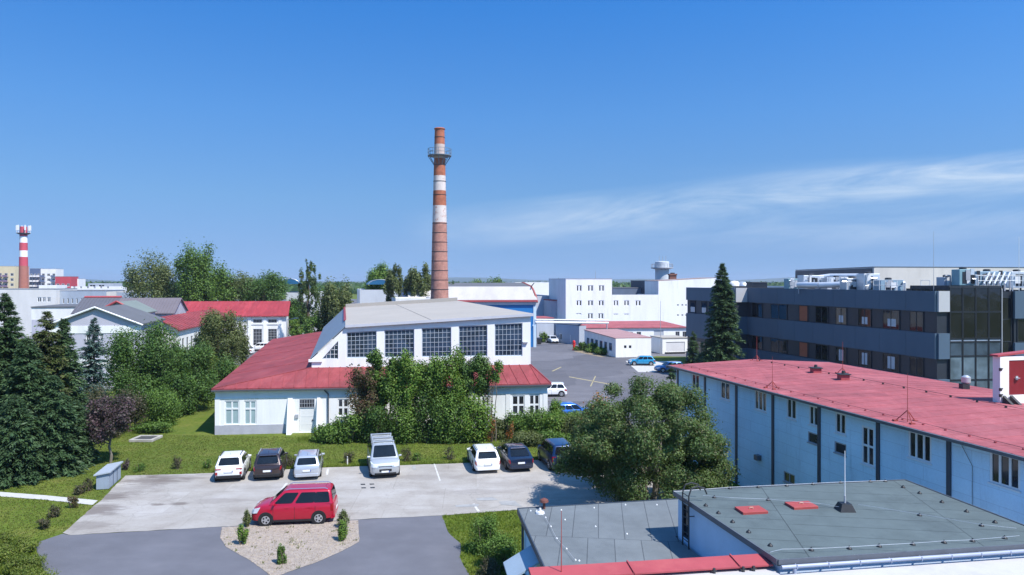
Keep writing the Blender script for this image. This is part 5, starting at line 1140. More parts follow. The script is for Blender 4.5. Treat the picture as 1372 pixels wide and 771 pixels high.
b = simple('white_low_hall', 'low white hall with dark glazed strip and flat roof behind the spruces', 'hall', 42, 138, 108, 139, 16, 7.9, WHITE2, DARKROOF, parapet=0); pt, L, _, _ = b.fr(0); mb = MB(); mb.fbox(pt, .1, L - .1, 0, .06, 0, 5.6); mb.build('lower_cladding', LILAC, b.root)
b = simple('white_strip_hall', 'thin white roofed hall beyond the blue grey building', 'hall', 95, 260, 165, 262, 14, 10.6, WHITE2, WHITEROOF, holes=[(98 + i * 9, 384, 101 + i * 9, 387) for i in range(6)])
b = simple('red_shed_far', 'low far shed with red roof near the white strip hall', 'shed', 150, 185, 166, 185.5, 8, 9.0, WHITE2, REDROOF3, parapet=0)
b = simple('white_roof_store', 'white flat-roofed store under the red apartment block', 'store', 52, 300, 76, 301, 12, 11.3, WHITE2, WHITEROOF)
b = simple('grey_flat_store', 'flat grey store with pale roof rim far behind the willow', 'store', 118, 330, 152, 331, 14, 12.0, GREYWALL, WHITEROOF, holes=((120, 382, 128, 385), (132, 382, 140, 385)))
def flats(name, label, x0, x1, Y, h, wm, cols, rows, bal, depth=12):
    A, B = xy(x0, Y), xy(x1, Y + 1); b = Bld(name, label, 'apartment block', [A, B, B + BK * depth, A + BK * depth], h, wm)
    pt, L, _, _ = b.fr(0); hs = []; z_ = 3.0
    n = int((h - 1) / z_)
    for j in range(n):
        for i in range(cols): hs.append((L * (i + .22) / cols, 1.0 + j * z_, L * (i + .78) / cols, 2.7 + j * z_))
    b.walls({0: hs}); b.flat(DARKROOF, .3, cap=GREYF)
    for h_ in hs: b.win(0, h_, cols=2, fr=.15, bar=.12, mf=WF, mg=GLDARK, sill=False)
    for j in range(n):
        for i in bal:
            mb = MB(); u0, u1 = L * (i + .08) / cols, L * (i + .92) / cols; mb.fbox(pt, u0, u1, 0, 1.3, .55 + j * z_, .72 + j * z_); mb.fbox(pt, u0, u1, 1.2, 1.3, .724 + j * z_, 1.65 + j * z_); mb.build('balcony', rows, b.root)
    return b
VIOLET = M('violet_balcony', (.22, .15, .22), .7, .1, .5); WB = M('white_balcony', (.72, .72, .74), .7, .05, .5); NAVY = M('navy_balcony', (.10, .14, .24), .7, .1, .5)
flats('apartment_block', 'cream apartment block with violet balconies at the left edge', -12, 20, 420, 21.8, CREAM, 4, VIOLET, (1, 2))
flats('apartment_block', 'narrow pink topped apartment slab directly left of the striped chimney', 20.5, 28, 428, 22.0, M('rose_render', (.55, .34, .32), .9, .06, .6), 1, WB, (0,))
flats('apartment_block', 'white apartment block with navy balconies right of the striped chimney', 40, 54, 445, 20.8, NAVY, 3, WB, (0, 1, 2)); flats('apartment_block', 'white stepped apartment block left of the red one', 54.5, 75.5, 440, 20.6, WHITE2, 3, NAVY, (0, 2))
flats('apartment_block', 'red apartment block with white balconies', 74, 95, 400, 15.6, M('red_render', (.48, .06, .08), .8, .08, .5), 3, WB, (1,)); flats('apartment_block', 'short white apartment block right of the red one', 95.5, 105, 410, 14.4, WHITE2, 2, WB, ())
def lamp(px, py, top, label, arm=1):
    p = G(px, py); h = H - (top - HY) / F * p.y; t = thing('street_lamp', label, 'street lamp', p); mb = MB(); mb.tube(p, (p.x, p.y, h), .09, .05, 8); mb.build('pole', GREYF, t); mb = MB(); mb.tube((p.x, p.y, h), (p.x + arm * 1.6, p.y, h + .35), .05, .05, 6); mb.build('arm', GREYF, t); mb = MB(); mb.box(p.x + arm * 1.3, p.y - .15, h + .28, p.x + arm * 2.1, p.y + .15, h + .42); mb.build('lamp_head', GREYF, t)
lamp(384.5, 470, 429, 'grey street lamp by the corner of the red roofed workshop')

# ------------------------------------------------------------------ small fittings by the car park
def bin_shelter():
    p = G(146, 656); t = thing('bin_shelter', 'blue grey sheet bin shelter with sloping lid at the car park corner', 'bin shelter', p)
    a = Vector((-.235, .97)).normalized(); n = Vector((.97, .235)); o = Vector((p.x, p.y)); W, L = .72, 2.5
    P = [o - n * W, o, o + a * L, o - n * W + a * L]; m = M('blue_grey_sheet_box', (.27, .32, .39), .6, .08, 1.2, dirt=(.22, .25, .3))
    mb = MB(); mb.hexa([(q.x, q.y, .04) for q in P], [(q.x, q.y, 1.0 + (.0 if i in (1, 2) else -.12)) for i, q in enumerate(P)]); b = mb.build('body', m, t)
    mb = MB(); e = .12; Q = [o - n * (W + e) - a * e, o + n * e - a * e, o + n * e + a * (L + e), o - n * (W + e) + a * (L + e)]
    mb.hexa([(q.x, q.y, 1.02 + (.03 if i in (1, 2) else -.12)) for i, q in enumerate(Q)], [(q.x, q.y, 1.10 + (.03 if i in (1, 2) else -.12)) for i, q in enumerate(Q)]); mb.build('lid', M('grey_sheet_lid', (.36, .40, .45), .5, .06, 1), t)
    mb = MB()
    for k in (.33, .66): q = o + a * L * k + n * .004; q2 = q + a * .03; mb.hexa([(q.x, q.y, .1), (q2.x, q2.y, .1), (q2.x + n.x * .02, q2.y + n.y * .02, .1), (q.x + n.x * .02, q.y + n.y * .02, .1)], [(q.x, q.y, .95), (q2.x, q2.y, .95), (q2.x + n.x * .02, q2.y + n.y * .02, .95), (q.x + n.x * .02, q.y + n.y * .02, .95)])
    mb.build('seam', DOWNPIPE, b)
bin_shelter()
def well():
    p = G(188, 593); t = thing('concrete_well', 'weathered low concrete well frame on the lawn', 'well', p); m = M('old_concrete', (.36, .34, .31), .95, .2, 2, .4, 9, dirt=(.22, .2, .17), dscale=1.5)
    mb = MB(); x, y = p.x, p.y; w, d, h = .95, .9, .22
    for q in ((x - w, y, x + w, y + .22), (x - w, y + 2 * d - .22, x + w, y + 2 * d), (x - w, y + .224, x - w + .22, y + 2 * d - .224), (x + w - .22, y + .224, x + w, y + 2 * d - .224)): mb.box(q[0], q[1], 0, q[2], q[3], h)
    mb.build('rim', m, t, bevel=.03); mb = MB(); mb.box(x - w + .23, y + .23, 0, x + w - .23, y + 2 * d - .23, .16); mb.build('cover', M('dark_cover', (.06, .06, .06), .8, .2, 3), t)
well()
def post(px, py, label, h=.55):
    p = G(px, py); t = thing('marker_post', label, 'marker post', p); mb = MB(); mb.tube(p, (p.x, p.y, h), .045, .045, 8); mb.build('pole', VENTW, t); mb = MB(); mb.tube((p.x, p.y, h - .12), (p.x, p.y, h - .05), .05, .05, 8); mb.build('band', IRON, t)
post(465.5, 622.5, 'short white marker post at the edge of the lawn left of the silver van')
# ------------------------------------------------------------------ vehicles
def paint(name, col, metal=.0, rough=.3):
    return M(name, col, rough, .03, 2, metal=metal, coat=.8, obj=True)
CGL = glass_mat('car_glass', (.008, .010, .013), .04, .3, .5)
TRIM = M('black_trim', (.015, .015, .017), .6, .1, 4, obj=True); TYRE = M('tyre_rubber', (.012, .012, .013), .85, .2, 8, obj=True)
ALLOY = M('alloy', (.50, .51, .53), .35, .06, 5, metal=.6, obj=True); REDL = M('red_lamp', (.28, .008, .012), .2, .1, 6, coat=.5, obj=True); CLEARL = M('clear_lamp', (.55, .58, .62), .12, .1, 8, coat=.6, obj=True)
PLATE = M('number_plate', (.74, .75, .74), .5, .03, 8, obj=True); CHROME = M('bright_metal', (.62, .63, .65), .2, .05, 4, metal=.8, obj=True)
def car(name, label, cat, pm, loc, heading, L=4.4, W=1.8, Ht=1.55, belt=.98, hood=.92, xfb=1.05, xfr=.25, xrr=-1.7, xrb=-2.1, wb=2.65, wr=.33, foh=.85, side=((.05, .36), (.385, .64), (.665, .95)), rails=None, bars=False, roofmat=None, tail='block', group=None, clad=None, plate_rear=True, seam=True):
    r = thing(name, label, cat, (0, 0, 0), group); h = L / 2; w = W / 2
    mb = MB()
    st = [(-h, .80, .42, belt - .16), (-h + .05, .90, .30, belt - .05), (-h + .22, .955, .25, belt), (-h + .6, .985, .21, belt + .01), (-h * .45, 1, .19, belt), (0, 1, .19, belt - .005), (xfb - .35, 1, .19, belt - .01), (xfb + .05, .99, .20, belt - .02),
          (xfb + (h - xfb) * .35, .965, .20, hood + .03), (h - .42, .94, .21, hood - .02), (h - .17, .89, .23, hood - .12), (h - .05, .80, .26, hood - .26), (h, .66, .33, hood - .40)]
    rings = []
    for x, k, zb, zt in st:
        ww = w * k; zm = zb + (zt - zb) * .55
        half = [(0, zb), (ww * .8, zb), (ww * .96, zb + .06), (ww * .99, zb + .2), (ww, zm), (ww * .985, zt - .12), (ww * .945, zt - .03), (ww * .86, zt), (ww * .4, zt + .02), (0, zt + .025)]
        rings.append([(x, y, z) for y, z in half] + [(x, -y, z) for y, z in half[-2:0:-1]])
    n = len(rings[0]); base = len(mb.v); mb.v += [p for q in rings for p in q]
    for j in range(len(rings) - 1):
        for i in range(n): mb.f.append((base + j * n + i, base + (j + 1) * n + i, base + (j + 1) * n + (i + 1) % n, base + j * n + (i + 1) % n)); mb.m.append(0)
    mb.f.append(tuple(base + i for i in range(n))); mb.m.append(0); mb.f.append(tuple(base + (len(rings) - 1) * n + i for i in range(n))[::-1]); mb.m.append(0)
    # greenhouse
    wbt, wrf, zr = w * .945, w * .76, Ht - .045
    def gh(t, inset=0.0, z=None):
        x0 = xrb + (xrr - xrb) * t + inset; x1 = xfb + (xfr - xfb) * t - inset; y = wbt + (wrf - wbt) * t - inset * .8; zz = (belt - .03 + (zr - belt + .03) * t) if z is None else z
        rc = .13; pts = []
        for sx, sy, a0 in ((1, 1, 0), (-1, 1, 90), (-1, -1, 180), (1, -1, 270)):
            cx = (x1 - rc) if sx > 0 else (x0 + rc); cy = sy * (y - rc)
            for k in range(4): a = math.radians(a0 + k * 30); pts.append((cx + rc * math.cos(a), cy + rc * math.sin(a), zz))
        return pts
    gr = [gh(0), gh(.5), gh(.93), gh(1, .05, zr + .012), gh(1, .16, Ht - .012), gh(1, .32, Ht)]
    base = len(mb.v); n = len(gr[0]); mb.v += [p for q in gr for p in q]
    for j in range(len(gr) - 1):
        for i in range(n): mb.f.append((base + j * n + i, base + j * n + (i + 1) % n, base + (j + 1) * n + (i + 1) % n, base + (j + 1) * n + i)); mb.m.append(1 if j >= 2 and roofmat else 0)
    mb.f.append(tuple(base + (len(gr) - 1) * n + i for i in range(n))); mb.m.append(1 if roofmat else 0)
    body = mb.build('body', [pm] + ([roofmat] if roofmat else []), r, smooth=.75)
    # glass, set a few millimetres proud of the body faces
    def patch(c, s0, s1, t0, t1, o=.008, rnd_=0):
        a, b, cc, d = [Vector(p) for p in c]
        def P(s, t): return (a.lerp(b, s)).lerp(d.lerp(cc, s), t)
        nrm = (b - a).cross(d - a).normalized()
        q = [P(s0, t0), P(s1, t0), P(s1, t1), P(s0, t1)]
        m = MB(); m.hexa([p - nrm * .02 for p in q], [p + nrm * o for p in q]); return m
    def patch(c, s0, s1, t0, t1, o=.008, rad=.075):
        a, b, cc, d = [Vector(p) for p in c]
        def P(s, t): return (a.lerp(b, s)).lerp(d.lerp(cc, s), t)
        nrm = (b - a).cross(d - a).normalized(); q = []
        ds = rad / max((P(s1, .5) - P(s0, .5)).length, .1) * (s1 - s0); dt = rad / max((P(.5, t1) - P(.5, t0)).length, .1) * (t1 - t0)
        for sx, tx, a0 in ((s1 - ds, t1 - dt, 0), (s0 + ds, t1 - dt, 90), (s0 + ds, t0 + dt, 180), (s1 - ds, t0 + dt, 270)):
            for k in range(4): an = math.radians(a0 + 30 * k); q.append(P(sx + ds * math.cos(an), tx + dt * math.sin(an)))
        m = MB(); m.hexa([p - nrm * .02 for p in q], [p + nrm * o for p in q]); return m
    zb = belt - .03
    fr = [(xfb, wbt, zb), (xfb, -wbt, zb), (xfr, -wrf, zr), (xfr, wrf, zr)]; re = [(xrb, -wbt, zb), (xrb, wbt, zb), (xrr, wrf, zr), (xrr, -wrf, zr)]
    patch(fr, .08, .92, .10, .93).build('windscreen', CGL, r); patch(re, .10, .90, .16 if Ht < 1.7 else .2, .90).build('rear_window', CGL, r)
    for sg in (1, -1):
        c = [(xrb, sg * wbt, zb), (xfb, sg * wbt, zb), (xfr, sg * wrf, zr), (xrr, sg * wrf, zr)]
        if sg < 0: c = [c[1], c[0], c[3], c[2]]
        for s0, s1 in side:
            a, b = (s0, s1) if sg > 0 else (1 - s1, 1 - s0)
            m = patch(c, a, b, .12, .88); 
            # outward normal differs for the two sides
            m.build('side_window', CGL, r)
    # wheels
    xa, xb = h - foh, h - foh - wb
    for sx in (xa, xb):
        for sg in (1, -1):
            mb = MB(); y0, y1 = sg * (w * .90), sg * (w * 1.004)
            mb.tube((sx, y0, wr + .02), (sx, y1, wr + .02), wr + .075, wr + .065, 24); mb.build('wheel_arch', clad or TRIM, r)
            wl = MB(); wl.tube((sx, sg * (w - .24), wr), (sx, sg * (w - .0) + sg * .012, wr), wr, wr - .012, 28); ty = wl.build('wheel', TYRE, r)
            m2 = MB(); yy = sg * (w + .014); rr = wr * .66
            m2.tube((sx, yy - sg * .03, wr), (sx, yy + sg * .004, wr), rr, rr, 24); 
            for k in range(5):
                a = 2 * math.pi * (k + .5) / 5; cx, cz = sx + math.cos(a) * rr * .62, wr + math.sin(a) * rr * .62
                m2.tube((cx, yy, cz), (cx, yy + sg * .008, cz), rr * .24, rr * .24, 8, 1)
            m2.build('rim', [ALLOY, TRIM], ty)
    # bumpers, sills, lamps, plates
    mb = MB(); mb.hexa([(-h - .015, -w * .80, .26), (-h + .2, -w * .93, .24), (-h + .2, w * .93, .24), (-h - .015, w * .80, .26)], [(-h - .02, -w * .82, .47), (-h + .2, -w * .945, .47), (-h + .2, w * .945, .47), (-h - .02, w * .82, .47)]); mb.build('bumper', clad or pm, r, bevel=.03)
    mb = MB(); mb.hexa([(h - .25, -w * .90, .24), (h + .0, -w * .66, .26), (h + .0, w * .66, .26), (h - .25, w * .90, .24)], [(h - .25, -w * .905, .42), (h + .015, -w * .68, .42), (h + .015, w * .68, .42), (h - .25, w * .905, .42)]); mb.build('bumper', clad or TRIM, r, bevel=.03)
    for sg in (1, -1):
        mb = MB(); mb.box(xb + wr, sg * w * .985 - .02, .19, xa - wr, sg * w * .985 + .02, .30); mb.build('sill', TRIM, r)
        mb = MB(); yo = sg * w
        if tail == 'tall': mb.hexa([(-h - .012, yo * .70, .68), (-h + .06, yo * .93, .68), (-h + .2, yo * .965, .68), (-h + .2, yo * .7, .68)], [(-h + .03, yo * .70, belt - .04), (-h + .08, yo * .93, belt - .04), (-h + .2, yo * .965, belt - .04), (-h + .2, yo * .7, belt - .04)])
        elif tail == 'pillar': mb.hexa([(xrb - .03, yo * .80, belt - .25), (xrb + .16, yo * .955, belt - .25), (xrb + .16, yo * .80, belt - .25)], [(xrr - .04, yo * .70, zr - .06), (xrr + .1, yo * .78, zr - .06), (xrr + .1, yo * .70, zr - .06)])
        elif tail == 'slim': mb.box(-h - .01, min(yo * .50, yo * .90), belt - .20, -h + .18, max(yo * .50, yo * .90), belt - .12); mb.box(-h - .015, min(yo * .74, yo * .90), .5, -h + .1, max(yo * .74, yo * .90), .68)
        else: mb.hexa([(-h - .005, yo * .60, belt - .34), (-h + .02, yo * .90, belt - .34), (-h + .3, yo * .975, belt - .30), (-h + .3, yo * .6, belt - .30)], [(-h + .03, yo * .60, belt - .13), (-h + .05, yo * .92, belt - .12), (-h + .3, yo * .965, belt - .10), (-h + .3, yo * .6, belt - .10)])
        mb.build('tail_light', REDL, r, bevel=.015)
        mb = MB(); mb.hexa([(h + .02, yo * .54, hood - .37), (h - .03, yo * .80, hood - .37), (h - .14, yo * .925, hood - .36), (h - .34, yo * .965, hood - .34), (h - .42, yo * .6, hood - .34), (h - .3, yo * .45, hood - .36)], [(h - .06, yo * .52, hood - .17), (h - .10, yo * .80, hood - .15), (h - .22, yo * .93, hood - .10), (h - .52, yo * .965, hood - .03), (h - .52, yo * .6, hood - .05), (h - .35, yo * .45, hood - .12)]); mb.build('headlight', CLEARL, r, bevel=.015)
        mb = MB(); mb.hexa([(xfb - .40, sg * (w - .02), belt + .0), (xfb - .26, sg * (w - .02), belt + .0), (xfb - .28, sg * (w + .15), belt + .0), (xfb - .36, sg * (w + .15), belt + .0)], [(xfb - .40, sg * (w - .06), belt + .09), (xfb - .30, sg * (w - .06), belt + .09), (xfb - .30, sg * (w + .14), belt + .12), (xfb - .36, sg * (w + .14), belt + .12)]); mb.build('mirror', pm, r, bevel=.025)
        if rails:
            mb = MB(); y = sg * (wrf - .07); mb.path([(xrr + .15, y, Ht - .01), (xrr + .3, y, Ht + .05), (xfr - .3, y, Ht + .05), (xfr - .12, y, Ht - .01)], .022, 6); mb.build('roof_rail', rails, r)
        if seam:
            for x in (xfb - .28, (xa + xb) / 2 - .12, xb + wr * .55): mb = MB(); mb.box(x - .008, sg * w * .97, .34, x + .008, sg * w * 1.0015, belt - .12); mb.build('door_seam', TRIM, body)
            for x in (xfb - 1.0, (xa + xb) / 2 - .85): mb = MB(); mb.box(x - .09, sg * w * .985, belt - .20, x + .09, sg * w * 1.0 + sg * .014, belt - .165); mb.build('door_handle', pm, body)
    mb = MB(); mb.hexa([(h + .014, -w * .40, .47), (h + .014, w * .40, .47), (h - .12, w * .42, .47), (h - .12, -w * .42, .47)], [(h - .015, -w * .46, hood - .30), (h - .015, w * .46, hood - .30), (h - .15, w * .46, hood - .30), (h - .15, -w * .46, hood - .30)]); 
    mb.box(h - .06, -w * .55, .30, h + .022, w * .55, .40); mb.build('grille', TRIM, r, bevel=.02)
    for x0, z0 in ((h + .012, .42), (-h - .03, .60 if tail != 'slim' else .66)):
        mb = MB(); mb.box(x0 - .012, -.26, z0, x0 + .012, .26, z0 + .115); p_ = mb.build('number_plate', PLATE, r)
        mb = MB(); mb.box(x0 - .014, -.26 if x0 < 0 else .215, z0, x0 + .014, -.215 if x0 < 0 else .26, z0 + .115); mb.build('plate_band', M('plate_blue', (.01, .05, .3), .5, .05, 5), p_)
    if bars:
        for x in (xfr - .45, (xfr + xrr) / 2, xrr + .4):
            mb = MB(); mb.tube((x, -wrf + .02, Ht + .07), (x, wrf - .02, Ht + .07), .035, .035, 6); mb.box(x - .05, -wrf + .03, Ht - .04, x + .05, -wrf + .11, Ht + .07); mb.box(x - .05, wrf - .11, Ht - .04, x + .05, wrf - .03, Ht + .07); mb.build('roof_bar', ALLOY, r)
    if tail in ('block', 'slim'):
        mb = MB(); mb.box(xrr - .16, -wrf + .16, zr - .035, xrr + .1, wrf - .16, zr + .01); mb.build('spoiler', pm, r, bevel=.02)
    if name != 'delivery_van':
        mb = MB(); mb.path([(xrr + .35, 0, Ht - .02), (xrr + .22, 0, Ht + .17)], .008, 4); mb.build('antenna', TRIM, r)
    r.location = (loc[0], loc[1], loc[2]); r.rotation_euler = (0, 0, heading)
    return r
PARK = 'cars in the car park'; YARD = 'cars in the works yard'
HD = math.atan2(.975, -.215)     # nose away from us
def nose_in(px, py, L): p = G(px, py, .03); return (p.x - .215 * L / 2, p.y + .975 * L / 2, .03)
car('parked_car', 'white compact crossover with dark lower trim, leftmost in the parked row', 'car', paint('white_paint', (.78, .78, .78)), nose_in(306, 647, 4.17), HD, 4.17, 1.80, 1.57, 1.02, .95, .95, .2, -1.5, -1.98, 2.6, .335, rails=TRIM, tail='slim', clad=TRIM, group=PARK)
car('parked_car', 'dark brown sport utility car between the white crossover and silver estate', 'car', paint('brown_paint', (.040, .026, .026), .3), nose_in(358, 645, 4.4), HD, 4.4, 1.84, 1.62, 1.02, .97, 1.05, .3, -1.65, -2.08, 2.65, .35, rails=ALLOY, group=PARK, clad=TRIM)
car('parked_car', 'silver estate car with tall tail lights, third from the left', 'car', paint('silver_paint', (.52, .55, .60), .45), nose_in(411, 644.5, 4.5), HD, 4.5, 1.74, 1.50, .96, .90, 1.05, .3, -1.85, -2.16, 2.6, .31, rails=TRIM, tail='pillar', group=PARK)
p = G(515, 642, .03); Lv = 4.97
car('delivery_van', 'tall silver van with roof bars, parked nose towards the driveway', 'van', paint('pale_silver_paint', (.46, .48, .50), .45), (p.x - .215 * Lv / 2, p.y + .975 * Lv / 2, .03), HD + math.pi + .03, Lv, 1.98, 1.98, 1.20, 1.13, 1.75, .95, -2.32, -2.44, 2.93, .34, .98, side=((.04, .32), (.345, .63), (.655, .95)), tail='tall', bars=True, group=PARK)
car('parked_car', 'white estate car with dark rear window beside the navy liftback', 'car', paint('snow_white_paint', (.80, .80, .80)), nose_in(655.5, 635.5, 4.67), HD - .03, 4.67, 1.81, 1.48, .95, .90, 1.15, .38, -1.75, -2.2, 2.68, .32, rails=CHROME, group=PARK)
car('parked_car', 'dark navy liftback between the white estate and the blue van', 'car', paint('navy_paint', (.012, .022, .055), .35), nose_in(699, 633.5, 4.67), HD, 4.67, 1.81, 1.46, .97, .90, 1.1, .35, -1.15, -2.05, 2.68, .32, side=((.10, .36), (.39, .64), (.665, .94)), group=PARK)
car('parked_car', 'dark blue people carrier half hidden by the leaning tree', 'car', paint('deep_blue_paint', (.010, .030, .10), .35), nose_in(757, 633, 4.4), HD, 4.4, 1.83, 1.80, 1.10, 1.0, 1.25, .45, -1.95, -2.14, 2.7, .33, tail='tall', group=PARK)
pf, pr_ = G(362.5, 697.8, .03), G(430.5, 695.2, .03); mid = (pf + pr_) / 2; dr = pf - pr_; an = math.atan2(dr.y, dr.x)
car('red_people_carrier', 'red people carrier with silver roof rails standing across the car park', 'car', paint('bright_red_paint', (.42, .006, .030), .15), (mid.x - .03, mid.y, .03), an, 4.35, 1.81, 1.80, 1.10, 1.02, 1.28, .50, -1.95, -2.10, 2.73, .325, .80, side=((.045, .30), (.30, .60), (.645, .93)), rails=CHROME, tail='tall', group=PARK)
# yard cars
p = G(735.5, 532.5); car('parked_car', 'white hatchback behind the right end of the factory hall', 'car', paint('white_paint_b', (.74, .75, .78)), (p.x, p.y + .9, .02), math.pi + .08, 4.0, 1.74, 1.5, .95, .9, .95, .2, -1.55, -1.9, 2.5, .31, group=YARD)
p = G(767, 563); car('parked_car', 'bright blue car showing only its roof above the hedge', 'car', paint('azure_paint', (.015, .12, .46), .2), (p.x, p.y + .8, .02), .25, 4.1, 1.75, 1.5, .95, .9, .95, .2, -1.55, -1.9, 2.5, .31, group=YARD)
p = G(861, 490.5); car('parked_car', 'light blue hatchback on the pale pad in the yard', 'car', paint('light_blue_paint', (.02, .27, .50), .2), (p.x, p.y + .9, .03), math.pi - .06, 4.1, 1.75, 1.45, .93, .88, 1.0, .3, -1.5, -1.95, 2.55, .31, group=YARD)
p = G(899, 499.5); car('parked_car', 'blue car half hidden behind the corner of the red roof', 'car', paint('mid_blue_paint', (.02, .13, .36), .2), (p.x, p.y + .9, .02), math.pi + .1, 4.2, 1.75, 1.45, .93, .88, 1.0, .3, -1.5, -1.95, 2.55, .31, group=YARD)
p = G(741, 460.5); car('parked_car', 'silver white car far down the yard below the pipe bridge', 'car', paint('grey_white_paint', (.62, .64, .68)), (p.x, p.y + 1.5, .02), -math.pi / 2 + .2, 4.2, 1.76, 1.5, .95, .9, 1.0, .3, -1.55, -1.95, 2.55, .31, group=YARD)
p = G(323, 475); car('parked_car', 'white car in front of the red roofed workshop, left one', 'car', paint('white_paint_c', (.78, .78, .78)), (p.x, p.y, .02), math.pi, 4.3, 1.78, 1.5, .95, .9, 1.0, .3, -1.6, -2.0, 2.6, .31, group=YARD)
p = G(349, 470); car('parked_car', 'white car in front of the red roofed workshop, right one', 'car', MATS['white_paint_c'], (p.x, p.y, .02), math.pi, 4.3, 1.78, 1.5, .95, .9, 1.0, .3, -1.6, -2.0, 2.6, .31, group=YARD)
# ------------------------------------------------------------------ vegetation
def unit(n, rng):
    v = rng.normal(size=(n, 3)); return v / np.linalg.norm(v, axis=1, keepdims=True)
def cards(P, N, S, asp, rng, fold=.12):
    n = len(P); t = rng.normal(size=(n, 3)); t -= (t * N).sum(1, keepdims=True) * N; t /= np.linalg.norm(t, axis=1, keepdims=True) + 1e-9
    b = np.cross(N, t); S = S[:, None]
    return np.stack([P - t * S * .5, P + b * S * .5 * asp + N * S * fold - t * S * .05, P + t * S * .5, P - b * S * .5 * asp + N * S * fold + t * S * .05], 1)
def lobes_for(rng, n, R, c, rmin=.24, rmax=.42, spread=.72):
    d = unit(n, rng); k = rng.uniform(.25, 1, (n, 1)) ** .5 * spread
    cen = np.array(c) + d * k * np.array(R); rad = rng.uniform(rmin, rmax, n)
    return cen, rad
def crown(name, parent, mat, rng, c, R, n_lobes, n_leaf, leaf, asp=.6, rmin=.24, rmax=.42, spread=.72, up=.35, gap=.0, zmin=None, squash=1.0, extra=()):
    cen, rad = lobes_for(rng, n_lobes, R, c, rmin, rmax, spread); R = np.array(R); n_leaf = int(n_leaf * 1.7); leaf *= .86
    if len(extra): cen = np.concatenate([cen, np.array([e[:3] for e in extra], float)]); rad = np.concatenate([rad, np.array([e[3] for e in extra]) / R[0]]); n_lobes = len(cen)
    pk = rng.choice(n_lobes, n_leaf, p=rad ** 2 / (rad ** 2).sum()); d = unit(n_leaf, rng); k = rng.uniform(.10, 1.0, (n_leaf, 1)) ** .6
    k *= 1 + .22 * np.abs(rng.normal(size=(n_leaf, 1)))
    P = cen[pk] + d * k * rad[pk][:, None] * R * np.array([1, 1, squash])
    if gap: 
        h = np.sin(P[:, 0] * 3.1 / R[0] * 2 + 1.3) * np.sin(P[:, 1] * 2.7 / R[1] * 2 + .4) * np.sin(P[:, 2] * 3.3 / R[2] * 2 + 2.1); P_keep = (h < .55 - gap) | (rng.random(n_leaf) < .15); P = P[P_keep]; d = d[P_keep]
    if zmin is not None: kp = P[:, 2] > zmin; P = P[kp]; d = d[kp]
    N = d + unit(len(P), rng) * .9 + np.array([0, 0, up]); N /= np.linalg.norm(N, axis=1, keepdims=True)
    S = leaf * rng.uniform(.6, 1.4, len(P))
    return np_mesh(name, cards(P, N, S, asp, rng), 4, mat, parent), cen, rad
def limb(mb, rng, a, b, r0, r1, n=4, wob=.08):
    a = np.array(a, float); b = np.array(b, float); L = np.linalg.norm(b - a); pts = [a + (b - a) * i / n + (rng.normal(size=3) * wob * L * (0 < i < n)) for i in range(n + 1)]
    for i in range(n): mb.tube(pts[i], pts[i + 1], r0 + (r1 - r0) * i / n, r0 + (r1 - r0) * (i + 1) / n, 7)
def tree(name, label, cat, x, y, h, w, mat, seed, cb=.25, nl=26, leaves=5000, leaf=.34, bark=None, tr=None, gap=.1, group=None, asp=.6, rmin=.22, rmax=.40, spread=.74, lean=(0, 0), stems=1, up=.35, squash=1.0, zc=None, extra=()):
    rng = np.random.default_rng(seed); t = thing(name, label, cat, (0, 0, 0), group)
    z0 = h * cb; R = (w / 2, w / 2, (h - z0) / 2); c = (lean[0], lean[1], (h + z0) / 2 if zc is None else zc)
    o, cen, rad = crown('crown', t, mat, rng, c, R, nl, leaves, leaf, asp, rmin, rmax, spread, up, gap, zmin=.15, squash=squash, extra=extra)
    mb = MB(); tr = tr or max(.10, h * .022); top = (lean[0] * .8, lean[1] * .8, z0 + (h - z0) * .62)
    for s in range(stems):
        off = (rng.uniform(-.3, .3) * (stems > 1), rng.uniform(-.3, .3) * (stems > 1), 0)
        limb(mb, rng, (off[0], off[1], -.1), (top[0] + off[0] * 3, top[1] + off[1] * 3, top[2]), tr, tr * .3, 6, .012)
    for i in rng.choice(len(cen), min(10, len(cen)), replace=False):
        q = cen[i]; zb = min(max(z0 * .75, q[2] - w * .3), top[2]); f = zb / top[2]; limb(mb, rng, (lean[0] * .8 * f, lean[1] * .8 * f, zb), q, tr * .42, tr * .10, 4, .05)
    mb.build('trunk', bark or BARK, t, smooth=.8)
    t.location = (x, y, 0); return t
def shrub(name, label, x, y, h, w, mat, seed, leaves=1800, leaf=.2, nl=14, cat='shrub', group=None, d=None, gap=.0, asp=.6, up=.4, cb=.0):
    rng = np.random.default_rng(seed); t = thing(name, label, cat, (0, 0, 0), group); d = d or w
    crown('foliage', t, mat, rng, (0, 0, h * (.40 + cb / 2)), (w / 2, d / 2, h * (.60 - cb / 2)), nl, leaves, leaf, asp, .26, .46, .66, up, gap, zmin=.02)
    mb = MB()
    for k in range(5): a = k * 1.3 + seed; limb(mb, rng, (.08 * math.cos(a), .08 * math.sin(a), -.05), (w * .28 * math.cos(a), d * .28 * math.sin(a), h * .7), .02 + h * .008, .008, 3, .06)
    mb.build('stem', BARK, t); t.location = (x, y, 0); return t
